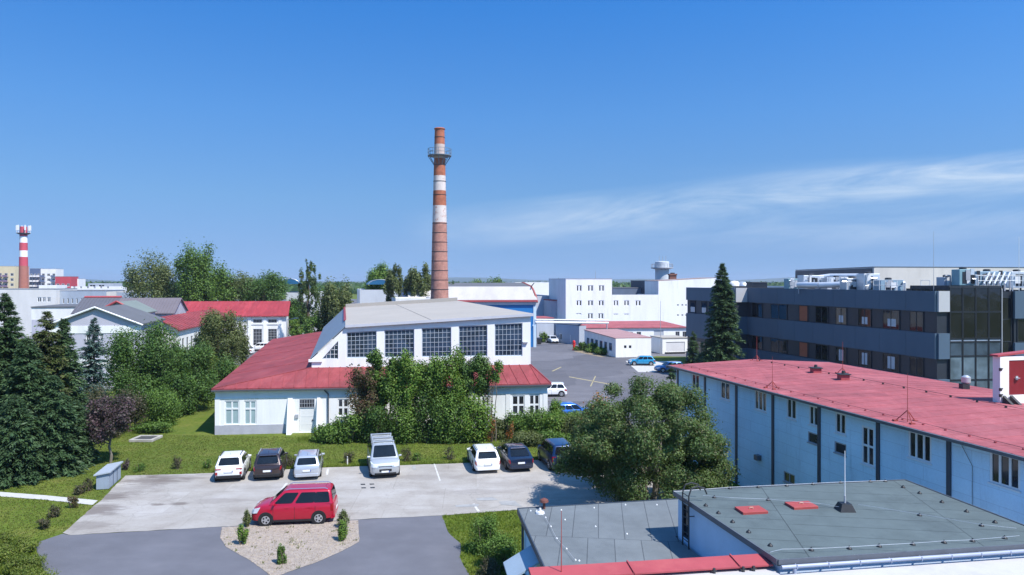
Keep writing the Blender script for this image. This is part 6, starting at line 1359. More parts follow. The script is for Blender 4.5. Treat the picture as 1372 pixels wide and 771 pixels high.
def conifer(name, label, x, y, h, w, mat, seed, dens=1.0, z0=.04, power=.85, droop=.25, size=1.0, group=None, skirt=1.0):
    rng = np.random.default_rng(seed); t = thing(name, label, 'conifer', (0, 0, 0), group)
    nb = int(260 * dens); zz = np.sort(rng.uniform(0, 1, nb)) ** 1.08; zz = np.round(zz * 34) / 34 + rng.normal(size=nb) * .006; zz = np.clip(zz, 0, .995)
    az = rng.uniform(0, 2 * np.pi, nb); L = (w / 2) * (1 - zz) ** power * rng.uniform(.72, 1.12, nb) + .07
    m = 15; s = np.linspace(.10, 1, m); s = s[None, :] + rng.normal(size=(nb, m)) * .03
    base = z0 * h + zz * (h * (1 - z0) - .1)
    up = (zz - .35)[:, None] * .55
    r = L[:, None] * s; z = base[:, None] + r * up - droop * r * s + .10 * r * s ** 3
    bx = np.cos(az)[:, None] * r; by = np.sin(az)[:, None] * r
    P = np.stack([bx, by, z], -1)
    reps = 5; Pk = []; Dk = []; Sk = []
    for k in range(reps):
        ang = az[:, None] + rng.normal(size=(nb, m)) * .75; dirv = np.stack([np.cos(ang), np.sin(ang), -.28 + rng.normal(size=(nb, m)) * .28], -1); dirv /= np.linalg.norm(dirv, axis=-1, keepdims=True)
        Pk.append(P + rng.normal(size=P.shape) * .05 * size); Dk.append(dirv); Sk.append((.22 + .20 * (1 - s) * L[:, None] / (w / 2)) * size * rng.uniform(.7, 1.3, (nb, m)) * (.38 + .62 * np.minimum(1, L[:, None] / 1.1)))
    P = np.concatenate(Pk).reshape(-1, 3); Dv = np.concatenate(Dk).reshape(-1, 3); S = np.concatenate(Sk).reshape(-1) * 1.25
    keep = P[:, 2] > .05; P, Dv, S = P[keep], Dv[keep], S[keep]
    side = np.cross(Dv, np.array([0, 0, 1.0]) + rng.normal(size=P.shape) * .45); side /= np.linalg.norm(side, axis=1, keepdims=True) + 1e-9
    S = S[:, None]; V = np.stack([P, P + Dv * S * .5 + side * S * .14, P + Dv * S, P + Dv * S * .5 - side * S * .14], 1)
    lead = np.zeros((14, 4, 3))
    for k in range(14):
        a = rng.uniform(0, 6.28); q = np.array([0, 0, h - .75 + k * .055]); dv = np.array([math.cos(a) * .5, math.sin(a) * .5, .8]); sd = np.array([-math.sin(a), math.cos(a), 0]); S_ = .16 * size * (1.1 - k / 16)
        lead[k] = [q, q + dv * S_ * .5 + sd * S_ * .2, q + dv * S_, q + dv * S_ * .5 - sd * S_ * .2]
    np_mesh('crown', np.concatenate([V, lead]), 4, mat, t)
    mb = MB(); mb.tube((0, 0, -.1), (0, 0, h - .2), h * .016 + .03, .02, 8); mb.build('trunk', BARK, t, smooth=1); t.location = (x, y, 0); return t

L_DARK = leaf_mat('leaf_dark', [(.045, .095, .024), (.068, .135, .030), (.099, .177, .041), (.077, .151, .036)])
L_MID = leaf_mat('leaf_mid', [(.068, .137, .027), (.106, .192, .034), (.145, .239, .048), (.094, .171, .034)])
L_BRIGHT = leaf_mat('leaf_bright', [(.087, .183, .026), (.131, .241, .035), (.183, .246, .049), (.102, .189, .032)])
L_OLIVE = leaf_mat('leaf_olive', [(.091, .120, .044), (.128, .157, .058), (.168, .193, .076), (.102, .124, .049)])
L_GREY = leaf_mat('leaf_fruit', [(.062, .111, .035), (.089, .149, .046), (.121, .182, .062), (.076, .128, .041), (.115, .115, .054)])
L_PURPLE = leaf_mat('leaf_purple', [(.069, .039, .053), (.098, .057, .074), (.048, .032, .041), (.127, .086, .098), (.057, .057, .046)], .2)
L_BROWN = leaf_mat('leaf_brown_green', [(.075, .062, .040), (.060, .070, .030), (.095, .07, .05), (.05, .06, .026)], .2)
L_RUST = leaf_mat('leaf_red_brown', [(.12, .062, .048), (.09, .075, .035), (.07, .085, .03), (.14, .08, .06)], .25)
L_YELLOW = leaf_mat('leaf_yellow_green', [(.12, .165, .022), (.15, .195, .03), (.09, .14, .02), (.18, .20, .045)])
L_ORANGE = leaf_mat('leaf_orange', [(.42, .11, .03), (.34, .08, .03), (.12, .12, .03), (.10, .13, .03), (.45, .16, .06)])
N_DARK = leaf_mat('needles_dark', [(.035, .074, .031), (.052, .102, .042), (.077, .129, .056), (.046, .087, .046)], .15)
N_BLUE = leaf_mat('needles_blue', [(.065, .122, .115), (.094, .158, .151), (.122, .194, .187), (.072, .115, .101)], .12)
N_OLIVE = leaf_mat('needles_olive', [(.062, .091, .027), (.091, .122, .037), (.117, .144, .054), (.077, .077, .041)], .15)
# leaf colours
def px2(px, Y): return ((px - CX) / F * Y, Y)

# the tree leaning over the car park
x, y = px2(868, 41.0); tree('fruit_tree', 'broad grey green fruit tree overhanging the car park beside the felt roof', 'tree', x, y, 7.5, 8.6, L_GREY, 3, .02, 90, 72000, .145, BARKG, .17, gap=.06, rmin=.09, rmax=.22, spread=.95, lean=(-.1, -.1), stems=3, zc=3.75, extra=((-4.6, 0, 2.6, .7), (-5.0, .2, 2.3, .45), (-4.3, -.2, 3.2, .65), (-3.7, .1, 2.7, .85), (-3.1, -.3, 3.6, .95), (-4.0, .3, 2.2, .55), (-3.3, .5, 4.4, .8), (3.2, .3, 1.6, 1.1), (3.7, .5, 1.0, .9), (-2.2, -.4, 1.6, .9), (-.4, 0, 7.0, .7), (.7, .2, 6.6, .8)))
x, y = px2(932, 42.0); tree('fruit_tree', 'lower bushy tree against the pale wall right of the broad fruit tree', 'tree', x, y, 4.3, 4.6, L_GREY, 4, .0, 26, 15000, .15, BARKG, .10, gap=.1, rmin=.2, rmax=.34, stems=2)
x, y = px2(812, 45.5); tree('orange_sumac', 'tall shrub with orange leaf tips behind the fruit tree', 'tree', x, y, 5.8, 3.6, L_MID, 5, .05, 18, 5000, .22, BARK, .08, gap=.12)
x, y = px2(803, 55.5); shrub('orange_shrub', 'shrub with orange flower heads behind the fruit tree near the blue roof', x, y, 4.7, 3.0, L_ORANGE, 6, 1300, .22)
# conifers and trees at the left
for i, (px, Y, h, w, m, lab) in enumerate(((6, 50.5, 12.2, 5.6, N_DARK, 'tallest dark spruce, cut by the left edge of the picture'), (36, 48.5, 9.2, 5.4, N_DARK, 'broad dark spruce in front of its taller neighbours at the left'), (62, 51, 10.9, 4.6, N_OLIVE, 'olive green spruce with brown cones at its top'), (86, 52.5, 10.3, 4.0, N_DARK, 'slim dark spruce beside the purple tree'), (20, 46.5, 5.6, 4.6, N_DARK, 'low dark spruce at the front of the group by the path'), (72, 48.6, 6.6, 4.2, N_DARK, 'small dark spruce at the front right of the group'), (100, 50.5, 4.6, 3.0, N_DARK, 'smallest spruce, between the group and the purple tree'), (-28, 49, 10.5, 5.4, N_DARK, 'dark spruce mostly outside the left edge'))):
    x, y = px2(px, Y); conifer('spruce', lab, x, y, h, w, m, 20 + i, 1.8 if h > 8 else 1.3, .0, .72, .30, 1.15, 'spruces at the left of the lawn')
x, y = px2(126, 74); conifer('blue_spruce', 'silvery blue spruce in front of the lilac gabled house', x, y, 9.3, 4.6, N_BLUE, 31, .85, .03, .85, .22, 1.1)
x, y = px2(968, 96); conifer('tall_spruce', 'tall dark spruce beside the slate office block', x, y, 15.4, 6.6, N_DARK, 32, 2.0, .02, .80, .30, 1.5)
x, y = px2(929, 103); conifer('small_spruce', 'small dark spruce left of the tall one by the office', x, y, 5.9, 2.6, N_DARK, 33, .5, .02, .8, .25, 1.1)
x, y = px2(944, 99); shrub('dark_shrub', 'dark conifer shrub between the small and the tall spruce', x, y, 4.2, 3.4, N_DARK, 34, 1300, .3)
x, y = px2(899, 60); conifer('spruce', 'dark narrow spruce at the corner of the red roofed works wall', x, y, 6.2, 2.2, N_DARK, 35, .5, .02, .8, .25, .9)
x, y = px2(4, 58); tree('leafy_tree', 'yellow green broadleaf tree at the left edge behind the spruces', 'tree', x, y, 8.6, 5.0, L_BRIGHT, 40, .1, 20, 3500, .3)
x, y = px2(45, 60); tree('leafy_tree', 'mid green broadleaf tree rising between the spruces', 'tree', x, y, 9.7, 5.4, L_MID, 41, .1, 22, 4000, .3)
x, y = px2(148, 51.3); tree('purple_tree', 'purple leaved plum tree at the corner of the car park', 'tree', x, y, 5.3, 4.0, L_PURPLE, 42, .18, 30, 7500, .17, BARKG, .11, gap=.14, rmin=.18, rmax=.32)
x, y = px2(140, 60); shrub('brown_shrub', 'big brownish shrub behind the purple tree', x, y, 4.9, 5.0, L_BROWN, 43, 4200, .2, 20)
x, y = px2(174, 62); shrub('brown_shrub', 'darker brown green shrub between purple tree and round bush', x, y, 4.2, 3.0, L_BROWN, 44, 2200, .2, 14)
x, y = px2(192, 70); tree('leafy_tree', 'dark green broad tree left of the round bush', 'tree', x, y, 10.4, 7.2, L_DARK, 45, .02, 44, 20000, .23, gap=.04, rmin=.2, rmax=.34)
x, y = px2(217, 64.5); shrub('round_bush', 'round clipped green bush on the lawn left of the hall', x, y, 4.3, 4.2, L_MID, 46, 8500, .16, 26)
x, y = px2(262, 72); tree('leafy_tree', 'dark green tree close to the left corner of the hall', 'tree', x, y, 7.0, 5.2, L_DARK, 47, .0, 30, 12000, .22, rmin=.24, rmax=.4)
x, y = px2(238, 78); tree('leafy_tree', 'mid green tree behind the round bush', 'tree', x, y, 6.6, 5.6, L_DARK, 48, .0, 26, 9000, .24)
x, y = px2(293, 88); tree('leafy_tree', 'tall olive tree in front of the red roofed workshop', 'tree', x, y, 10.3, 6.4, L_OLIVE, 49, .0, 36, 14000, .25, rmin=.2, rmax=.34)
x, y = px2(272, 82); tree('leafy_tree', 'yellowish tree between the olive tree and the hall', 'tree', x, y, 5.3, 4.6, L_YELLOW, 50, .05, 18, 3000, .26)
x, y = px2(324, 96); tree('slender_tree', 'slender olive tree in front of the bright red roof', 'tree', x, y, 8.9, 3.0, L_OLIVE, 51, .1, 16, 3000, .26)
x, y = px2(300, 80); shrub('dark_shrub', 'dark shrub at the rear edge of the red hall roof', x, y, 5.0, 4.6, L_DARK, 52, 2600, .26)
x, y = px2(182, 68); shrub('dark_shrub', 'dark dense shrub between the broad dark tree and the round bush', x, y, 5.2, 4.6, L_DARK, 55, 4500, .22, 20)
x, y = px2(240, 69); shrub('dark_shrub', 'dark dense shrub right of the round bush', x, y, 4.6, 3.6, L_DARK, 56, 3800, .22, 18)
x, y = px2(206, 61.5); shrub('ground_shrub', 'low spreading green shrub in front of the round bush', x, y, 1.1, 5.2, L_MID, 53, 1800, .16, 12, d=2.2)
x, y = px2(176, 66); shrub('ground_shrub', 'low green shrub behind the concrete well', x, y, 1.6, 2.8, L_MID, 54, 1000, .18)
# far trees
FT = 'tall trees behind the hall'
for px, Y, topy, wpx, m, seed, lab, kw in (
    (208, 156, 337, 80, L_OLIVE, 60, 'pale olive willow left of the tall poplar', dict(nl=50, leaves=9000, leaf=.46, rmin=.17, rmax=.30, squash=1.4, cb=.05, spread=.82)),
    (262, 152, 316, 60, L_MID, 61, 'tall green poplar standing above all its neighbours', dict(nl=50, leaves=11000, leaf=.46, rmin=.17, rmax=.34, cb=.1, gap=.15, spread=.82)),
    (293, 158, 353, 72, L_MID, 62, 'mid green tree right of the tall poplar', dict(nl=30, leaves=7000, leaf=.44)),
    (324, 160, 361, 62, L_OLIVE, 63, 'dull green tree between poplar and the dome-shaped tree', dict(nl=24, leaves=5000, leaf=.44)),
    (353, 156, 358, 78, L_DARK, 64, 'dome shaped dark tree above the bright red roof', dict(nl=32, leaves=8000, leaf=.42)),
    (396, 146, 398, 46, L_DARK, 65, 'low dark tree right of the red roofed workshop', dict(nl=24, leaves=6000, leaf=.4)),
    (414, 130, 340, 34, L_GREY, 66, 'wispy birch with see-through top', dict(nl=40, leaves=3000, leaf=.40, rmin=.10, rmax=.2, spread=.95, gap=.2)),
    (452, 122, 366, 58, L_OLIVE, 67, 'weeping olive tree behind the left end of the grey hall roof', dict(nl=46, leaves=12000, leaf=.38, rmin=.16, rmax=.30, squash=1.4, cb=.05)),
    (425, 122, 420, 40, L_MID, 68, 'bushy green tree behind the upper end of the red hall roof', dict(nl=22, leaves=4500, leaf=.38)),
    (508, 190, 348, 44, L_BRIGHT, 69, 'bright green rounded tree behind the blue barrel skylight', dict(nl=26, leaves=5500, leaf=.55)),
    (527, 138, 356, 30, L_OLIVE, 70, 'ragged olive tree left of the brick chimney', dict(nl=36, leaves=6000, leaf=.40, rmin=.15, rmax=.27, spread=.95, gap=.1)),
    (563, 142, 344, 44, L_OLIVE, 71, 'ragged pine-like tree directly left of the brick chimney', dict(nl=40, leaves=9000, leaf=.42, rmin=.14, rmax=.27, spread=.9, gap=.15)),
    (604, 148, 366, 16, L_DARK, 72, 'branch tips of a tree showing right of the brick chimney', dict(nl=20, leaves=1200, leaf=.4, rmin=.13, rmax=.25)),
    (640, 230, 367, 30, L_BRIGHT, 73, 'left one of two round tree tops above the blue hall roof', dict(nl=20, leaves=3500, leaf=.6)),
    (664, 232, 368, 32, L_MID, 74, 'right one of two round tree tops above the blue hall roof', dict(nl=20, leaves=3500, leaf=.6)),
    (748, 300, 374, 12, L_DARK, 75, 'tiny dark tree top left of the white cube block', dict(nl=12, leaves=900, leaf=.8)),
    (88, 210, 383, 26, L_DARK, 76, 'dark bushes in front of the red apartment block', dict(nl=16, leaves=1800, leaf=.6)),
    (398, 142, 428, 26, L_BRIGHT, 77, 'small light green tree beside the street lamp', dict(nl=16, leaves=2600, leaf=.34))):
    x, y = px2(px, Y); h = H - (topy - HY) / F * Y; kw = dict(kw); tree('broadleaf_tree', lab, 'tree', x, y, h, wpx / F * Y, m, seed, group=FT, **kw)
# tall shrubs in front of the hall facade
HG = 'tall shrubs in front of the hall'
for i, (px, Y, h, w, m, nl, lv, cb, lab) in enumerate((
    (488, 58.6, 6.6, 3.8, L_RUST, 26, 5200, .10, 'reddish brown tall shrub at the left end of the hall thicket'),
    (520, 59.0, 7.5, 3.0, L_MID, 22, 6000, .25, 'green shrub crown in front of the second lantern window'),
    (548, 58.6, 7.4, 3.7, L_BRIGHT, 26, 7600, .15, 'bright green shrub in front of the third lantern window'),
    (577, 58.8, 7.6, 3.4, L_MID, 24, 7200, .20, 'green shrub crown below the middle pillar of the hall'),
    (603, 58.8, 7.8, 3.9, L_BRIGHT, 28, 8400, .15, 'tallest bright green shrub of the hall thicket'),
    (634, 59.0, 7.6, 3.0, L_DARK, 22, 6000, .40, 'darker green shrub crown at the right of the thicket'))):
    x, y = px2(px, Y); tree('tall_shrub', lab, 'shrub', x, y, h, w, m, 80 + i, cb, nl, lv, .20, BARK, .06, gap=.12, group=HG, stems=3, rmin=.2, rmax=.36)
for i, (px, Y, h, w, m, lab) in enumerate((
    (440, 58.0, 1.7, 3.2, L_MID, 'lowest dark shrub at the left foot of the thicket'), (470, 57.8, 2.6, 3.4, L_MID, 'low green shrub beside the hall window'), (503, 57.8, 3.6, 3.6, L_DARK, 'dense dark shrub below the red brown one'), (538, 57.6, 4.4, 3.8, L_MID, 'dense shrub in the middle left of the thicket'),
    (572, 57.6, 4.7, 3.8, L_DARK, 'dense shrub in the very middle of the thicket'), (605, 57.6, 4.9, 3.6, L_MID, 'dense shrub middle right in the thicket'), (636, 57.8, 4.0, 3.4, L_BRIGHT, 'lighter dense shrub at the right end of the thicket'))):
    x, y = px2(px, Y); shrub('dense_shrub', lab, x, y, h, w, m, 100 + i, 4600 if h > 3 else 2600, .19, 22, group=HG, d=2.6)
x, y = px2(500, 58.4); tree('tall_shrub', 'green topped shrub rising from the reddish brown one', 'shrub', x, y, 7.6, 2.0, L_MID, 91, .55, 14, 2200, .20, BARK, .05, gap=.1, group=HG)
x, y = px2(664, 58.2); tree('slim_tree', 'slim young tree with bare trunk in front of the right hall wall', 'tree', x, y, 6.9, 1.4, L_MID, 120, .62, 12, 900, .18, BARKG, .055, gap=.1)
x, y = px2(652, 59.5); tree('slim_tree', 'thin half bare shrub stems beside the slim young tree', 'tree', x, y, 7.0, 2.4, L_RUST, 121, .30, 20, 800, .16, BARK, .04, gap=.15, stems=4)
HR = 'hedge shrubs right of the thicket'
for i, (px, Y, h, w, m, lab) in enumerate((
    (668, 59.5, 1.9, 2.8, L_OLIVE, 'low olive shrub below the slim young tree'), (690, 59.0, 2.6, 3.0, L_MID, 'hedge shrub under the right hall windows'), (718, 59.2, 2.9, 3.0, L_MID, 'taller hedge shrub by the right corner of the hall'), (746, 58.6, 2.9, 3.2, L_BRIGHT, 'light green hedge shrub in front of the white hatchback'),
    (770, 58.0, 2.75, 3.2, L_OLIVE, 'olive hedge shrub in front of the blue roof'), (704, 56.9, 1.2, 4.0, L_OLIVE, 'low front hedge plant below the hall corner'), (742, 56.7, 1.3, 4.0, L_MID, 'low front hedge plant near the blue people carrier'), (746, 62.0, 3.0, 2.4, L_BRIGHT, 'round light shrub directly beside the hall corner'), (772, 62.5, 2.15, 3.4, L_MID, 'shrub hiding the lower half of the bright blue car'), (795, 61.0, 2.5, 2.6, L_MID, 'mid green hedge shrub nearest the orange leaved shrub'))):
    x, y = px2(px, Y); shrub('hedge_shrub', lab, x, y, h, w, m, 130 + i, 2800, .18, 16, group=HR, d=2.4)
for i, (px, Y, lab) in enumerate(((647, 58.3, 'orange flowering plant left of the slim young tree'), (658, 58.0, 'orange flowering plant under the slim young tree'), (684, 57.8, 'orange flowering plant in the hedge near the hall window'))):
    x, y = px2(px, Y); shrub('orange_flower', lab, x, y, 2.5 if i < 2 else 2.3, 1.0, L_ORANGE, 150 + i, 420, .14, 8, group='orange flowers by the hall', cat='flowering plant')
for i, (px, Y, h, w, lab) in enumerate(((778, 134, 1.6, 3.6, 'dark low shrub at the left of the planted border'), (792, 131, 1.8, 4.0, 'low green shrub in the middle of the planted border'), (808, 127, 1.6, 3.4, 'low green shrub beside the corner of the small white house'))):
    x, y = px2(px, Y); shrub('border_shrub', lab, x, y, h, w, (L_DARK, L_MID, L_MID)[i], 160 + i, 1100, .32, 10, group='shrubs in the planted border')
x, y = px2(728, 152); shrub('potted_bush', 'light green bush beside the silver white car in the far yard', x, y, 2.8, 2.0, L_BRIGHT, 170, 500, .34)
# near bushes on the little lawn by the annex
x, y = px2(650, 34.3); shrub('near_bush', 'taller dark green bush on the small lawn beside the annex', x, y, 2.0, 1.75, L_MID, 180, 4200, .10, 20)
x, y = px2(672, 32.6); shrub('near_bush', 'rounder dark bush beside the annex canopy', x, y, 1.7, 1.9, L_MID, 181, 4200, .10, 20)
x, y = px2(657, 31.4); shrub('near_bush', 'low brownish bush at the front of the small lawn', x, y, .9, 1.5, L_BROWN, 182, 1500, .09, 12)
# shrubs in the gravel bed
GB = 'young shrubs in the gravel bed'
for i, (px, py, h, w, m, lab) in enumerate(((325.5, 729, 1.05, .62, L_BRIGHT, 'bright upright shrub at the left of the gravel bed'), (331, 706, .95, .50, L_OLIVE, 'paler shrub right behind the left bright one'), (459, 724, 1.15, .66, L_BRIGHT, 'bright upright shrub at the right of the gravel bed'), (459.5, 707, 1.0, .72, L_OLIVE, 'paler shrub just behind the right bright one'), (377.5, 755.5, 1.05, .52, L_MID, 'dark single shrub at the front of the gravel bed'))):
    p = G(px, py, .03); s = shrub('young_shrub', lab, p.x, p.y, h, w, m, 190 + i, 900, .085, 10, group=GB); s.location.z = .03
# small plants along the lawn edge
ED = 'small shrubs along the lawn edge'
EDL = ['bronze shrub at the front of the left lawn by the driveway', 'bronze shrub behind the front one on the left lawn', 'low shrub next to the path on the left lawn', 'bronze shrub on the far side of the path', 'bronze shrub beside the bin shelter', 'small dark red shrub right behind the bin shelter', 'low green shrub on the lawn left of the white crossover', 'small brown shrub on the lawn near the white crossover', 'small green shrub close to the white crossover', 'brown shrub behind the gap of the brown car', 'bronze shrub left of the silver van', 'brown shrub right of the silver van', 'low green shrub in the lawn edge right of the silver van', 'low brown shrub in the lawn edge before the white estate', 'brown shrub between the white estate and the navy liftback', 'small bronze shrub behind the silver estate']
for i, (px, py, h, w, m) in enumerate(((59, 710, .7, .8, L_BROWN), (72, 695, .7, .9, L_BROWN), (97, 682, .9, .9, L_RUST), (107, 664, .8, .8, L_BROWN), (117, 660, .9, .8, L_BROWN), (168, 631, .9, .7, L_PURPLE), (187, 633, .7, 1.2, L_MID), (238, 630, 1.0, 1.0, L_BROWN), (278, 629, .8, .8, L_MID), (389, 627, 1.1, 1.2, L_BROWN), (466, 622, 1.1, 1.1, L_BROWN), (544, 620, 1.2, 1.1, L_BROWN), (560, 619, .7, .9, L_MID), (602, 617, 1.0, 1.3, L_BROWN), (672, 613, 1.4, 1.2, L_RUST), (398, 640, .6, .6, L_BROWN))):
    p = G(px, py - 1.5); shrub('edge_shrub', EDL[i], p.x, p.y, h, w, m, 210 + i, 420, .10, 8, group=ED, gap=.1)
# hedge in the bottom left corner
for i, (px, py, h, w, lab) in enumerate(((-6, 757, 1.0, 2.4, 'yellow green ground shrub at the lower left corner of the picture'), (30, 768, .9, 2.0, 'yellow green ground shrub next to the driveway kerb, lower left'), (24, 744, .8, 1.9, 'yellow green ground shrub behind the front pair, lower left'), (-14, 733, .8, 2.2, 'rearmost yellow green ground shrub, lower left'), (38, 790, .9, 2.2, 'front yellow green ground shrub cut by the lower edge'))):
    p = G(px, py); shrub('ground_shrub', lab, p.x, p.y, h, w, L_YELLOW, 240 + i, 3200, .085, 18, group='yellow green shrubs at the lower left', d=2.0)

# grass, weeds and gravel that nobody could count
def inside(P, poly):
    x, y = P[:, 0], P[:, 1]; r = np.zeros(len(P), bool); n = len(poly)
    for i in range(n):
        x0, y0 = poly[i][0], poly[i][1]; x1, y1 = poly[(i + 1) % n][0], poly[(i + 1) % n][1]
        c = ((y0 > y) != (y1 > y)) & (x < (x1 - x0) * (y - y0) / (y1 - y0 + 1e-12) + x0); r ^= c
    return r
def scatter(poly, n, rng, avoid=()):
    a = np.array([(p[0], p[1]) for p in poly]); lo, hi = a.min(0), a.max(0); P = rng.uniform(lo, hi, (n, 2)); k = inside(P, poly)
    for q in avoid: k &= ~inside(P, q)
    return P[k]
def blades(P, hgt, wid, rng, per=3):
    P = np.repeat(P, per, 0); n = len(P); P = P + rng.normal(size=(n, 2)) * wid * 1.2; a = rng.uniform(0, 6.28, n); h = hgt * rng.uniform(.5, 1.5, n); tl = rng.uniform(0, 6.28, n); t = h * .45
    w = wid * rng.uniform(.7, 1.3, n); z = np.zeros(n)
    A = np.stack([P[:, 0] - np.cos(a) * w, P[:, 1] - np.sin(a) * w, z], 1); B = np.stack([P[:, 0] + np.cos(a) * w, P[:, 1] + np.sin(a) * w, z], 1); C = np.stack([P[:, 0] + np.cos(tl) * t, P[:, 1] + np.sin(tl) * t, h], 1)
    return np.stack([A, B, C], 1)
GR1 = leaf_mat('grass_blade', [(.082, .120, .016), (.115, .150, .022), (.19, .178, .062), (.10, .135, .02), (.145, .160, .038)], .25)
GR2 = leaf_mat('lush_grass_blade', [(.12, .185, .020), (.155, .22, .026), (.19, .225, .04)], .3)
rng = np.random.default_rng(5)
lawn = gp((-60, 712), (52, 727), (84, 715), (104, 698), (125, 679), (135, 672), (141, 665), (168, 638), (283, 634.7), (440, 627), (570, 623), (723, 617), (800, 612), (800, 588), (600, 588), (430, 586), (286, 584), (150, 582), (-80, 600))
pathp = gp((-80, 655), (0, 659.5), (60, 664), (131, 671), (124, 677), (60, 670), (0, 665.5), (-80, 661))
P = scatter(lawn, 95000, rng, (pathp,)); o = np_mesh('grass', blades(P, .055, .018, rng), 3, GR1); tag(o, 'short dry and green grass of the lawns round the car park', 'grass', kind='stuff')
small = gp((592, 691.5), (692, 684)) + [Vector((9.0, 33.4)), Vector((7.4, 32.3)), Vector((.4, 30.8)), Vector((1.6, 22)), Vector((-.8, 27))] + gp((640, 790), (622, 760), (616, 746), (618, 738), (617, 729), (609, 722), (600, 713), (597, 705))
P = scatter(small, 30000, rng); o = np_mesh('grass', blades(P, .10, .016, rng, 4), 3, GR2); tag(o, 'lush bright grass on the small lawn beside the annex', 'grass', kind='stuff')
corner = gp((-60, 715), (52, 728), (48, 735), (60, 790), (-60, 800)); P = scatter(corner, 9000, rng); o = np_mesh('grass', blades(P, .16, .018, rng, 4), 3, GR2); tag(o, 'tall lush grass in the lower left corner', 'grass', kind='stuff')
edge = []
for a, b in zip(((283, 634.2), (440, 626.5), (570, 622.5), (628, 620.5)), ((440, 626.5), (570, 622.5), (628, 620.5), (723, 616.5))):
    A_, B_ = G(*a).to_2d(), G(*b).to_2d(); n = int((B_ - A_).length * 60)
    for k in range(n): q = A_.lerp(B_, rng.random()); edge.append((q.x + rng.normal() * .05, q.y + abs(rng.normal()) * .22 - .04))
for (px, py, w) in ((430, 588.5, 3.6), (470, 589, 4), (520, 589, 4), (570, 589, 4), (620, 589, 4), (665, 588, 4), (715, 587.5, 4), (760, 587, 4)):
    q = G(px, py); 
    for k in range(420): edge.append((q.x + rng.uniform(-w / 2, w / 2), q.y + rng.normal() * .5))
o = np_mesh('weeds', blades(np.array(edge), .22, .014, rng, 3), 3, GR2); tag(o, 'longer weeds along the lawn edge and below the hedge', 'weeds', kind='stuff')
P = scatter(ISL, 9000, rng); n = len(P); s = rng.uniform(.012, .04, n); oc = np.array([[1, 0, 0], [0, 1, 0], [-1, 0, 0], [0, -1, 0], [0, 0, 1]], float)
rot = rng.uniform(0, 6.28, n); V = []
for k in range(4):
    a = oc[k]; b = oc[(k + 1) % 4]; tri = np.stack([a, b, oc[4]])
    R = np.stack([np.stack([np.cos(rot), -np.sin(rot)], -1), np.stack([np.sin(rot), np.cos(rot)], -1)], 1)
    xy2 = np.einsum('nij,kj->nki', R, tri[:, :2]) * s[:, None, None]; zz = np.broadcast_to(tri[None, :, 2:] * s[:, None, None] * .8, (n, 3, 1)); V.append(np.concatenate([xy2 + P[:, None, :], zz + .034], -1))
STONE = leaf_mat('gravel_stone', [(.36, .31, .26), (.44, .38, .33), (.22, .17, .14), (.38, .31, .25), (.15, .12, .1)], .0, .9)
o = np_mesh('gravel', np.concatenate(V), 3, STONE); tag(o, 'loose pale stones of the gravel bed', 'gravel', kind='stuff')
P = scatter(ISL, 60, rng); P = np.repeat(P, 8, 0) + rng.normal(size=(len(P) * 8, 2)) * .09; B = blades(P, .09, .014, rng, 2); B[:, :, 2] += .032; o = np_mesh('weeds', B, 3, GR1); tag(o, 'sparse weeds sprouting in the gravel bed', 'weeds', kind='stuff')
# far woodland reading as one mass
rng = np.random.default_rng(9); k = 5200; a = rng.uniform(-.86, .86, k); Y = rng.uniform(650, 2600, k); X = a * Y; c = np.stack([X, Y, np.zeros(k)], 1); n = 9
P = np.repeat(c, n, 0); hh = np.repeat(rng.uniform(5, 11.5, k), n); P = P + unit(k * n, rng) * np.array([6, 6, 0]) + np.stack([np.zeros(k * n), np.zeros(k * n), rng.uniform(.1, 1, k * n) * hh], 1)
N = unit(k * n, rng); o = np_mesh('far_woodland', cards(P, N, rng.uniform(4, 8, k * n), .8, rng), 4, L_DARK); tag(o, 'distant belt of woodland and gardens along the horizon', 'woodland', kind='stuff')
# ------------------------------------------------------------------ sky, sun, camera
SUN_EL, SUN_AZ = 55.0, math.degrees(math.atan2(.77, -.64))      # azimuth clockwise from +Y
w = bpy.data.worlds.new('World'); sc.world = w; w.use_nodes = True; nt = w.node_tree
bg = nt.nodes['Background']; sky = nd(nt, 'ShaderNodeTexSky'); sky.sky_type = 'NISHITA'; sky.sun_disc = False
sky.sun_elevation = math.radians(SUN_EL); sky.sun_rotation = math.radians(SUN_AZ); sky.air_density = 1.0; sky.dust_density = .4; sky.ozone_density = 3.0; sky.altitude = 300
tc = nd(nt, 'ShaderNodeTexCoord'); sp = nd(nt, 'ShaderNodeSeparateXYZ'); nt.links.new(tc.outputs['Generated'], sp.inputs[0])
def mth(op, a, b=None, c=None, clamp=False):
    n = nd(nt, 'ShaderNodeMath', operation=op, use_clamp=clamp)
    for i, v in enumerate((a, b, c)):
        if v is None: continue
        if hasattr(v, 'links'): nt.links.new(v, n.inputs[i])
        else: n.inputs[i].default_value = v
    return n.outputs[0]
yy = mth('MAXIMUM', sp.outputs['Y'], .12); aa = mth('DIVIDE', sp.outputs['X'], yy); ee = mth('DIVIDE', sp.outputs['Z'], yy)
cv = nd(nt, 'ShaderNodeCombineXYZ'); nt.links.new(mth('MULTIPLY', aa, 1.0), cv.inputs[0]); nt.links.new(mth('MULTIPLY', mth('SUBTRACT', ee, mth('MULTIPLY', aa, .10)), 6.0), cv.inputs[1])
n1 = noise(nt, 3.4, 10, .64, cv.outputs[0], .8); n2 = noise(nt, 9.0, 6, .6, cv.outputs[0], .4)
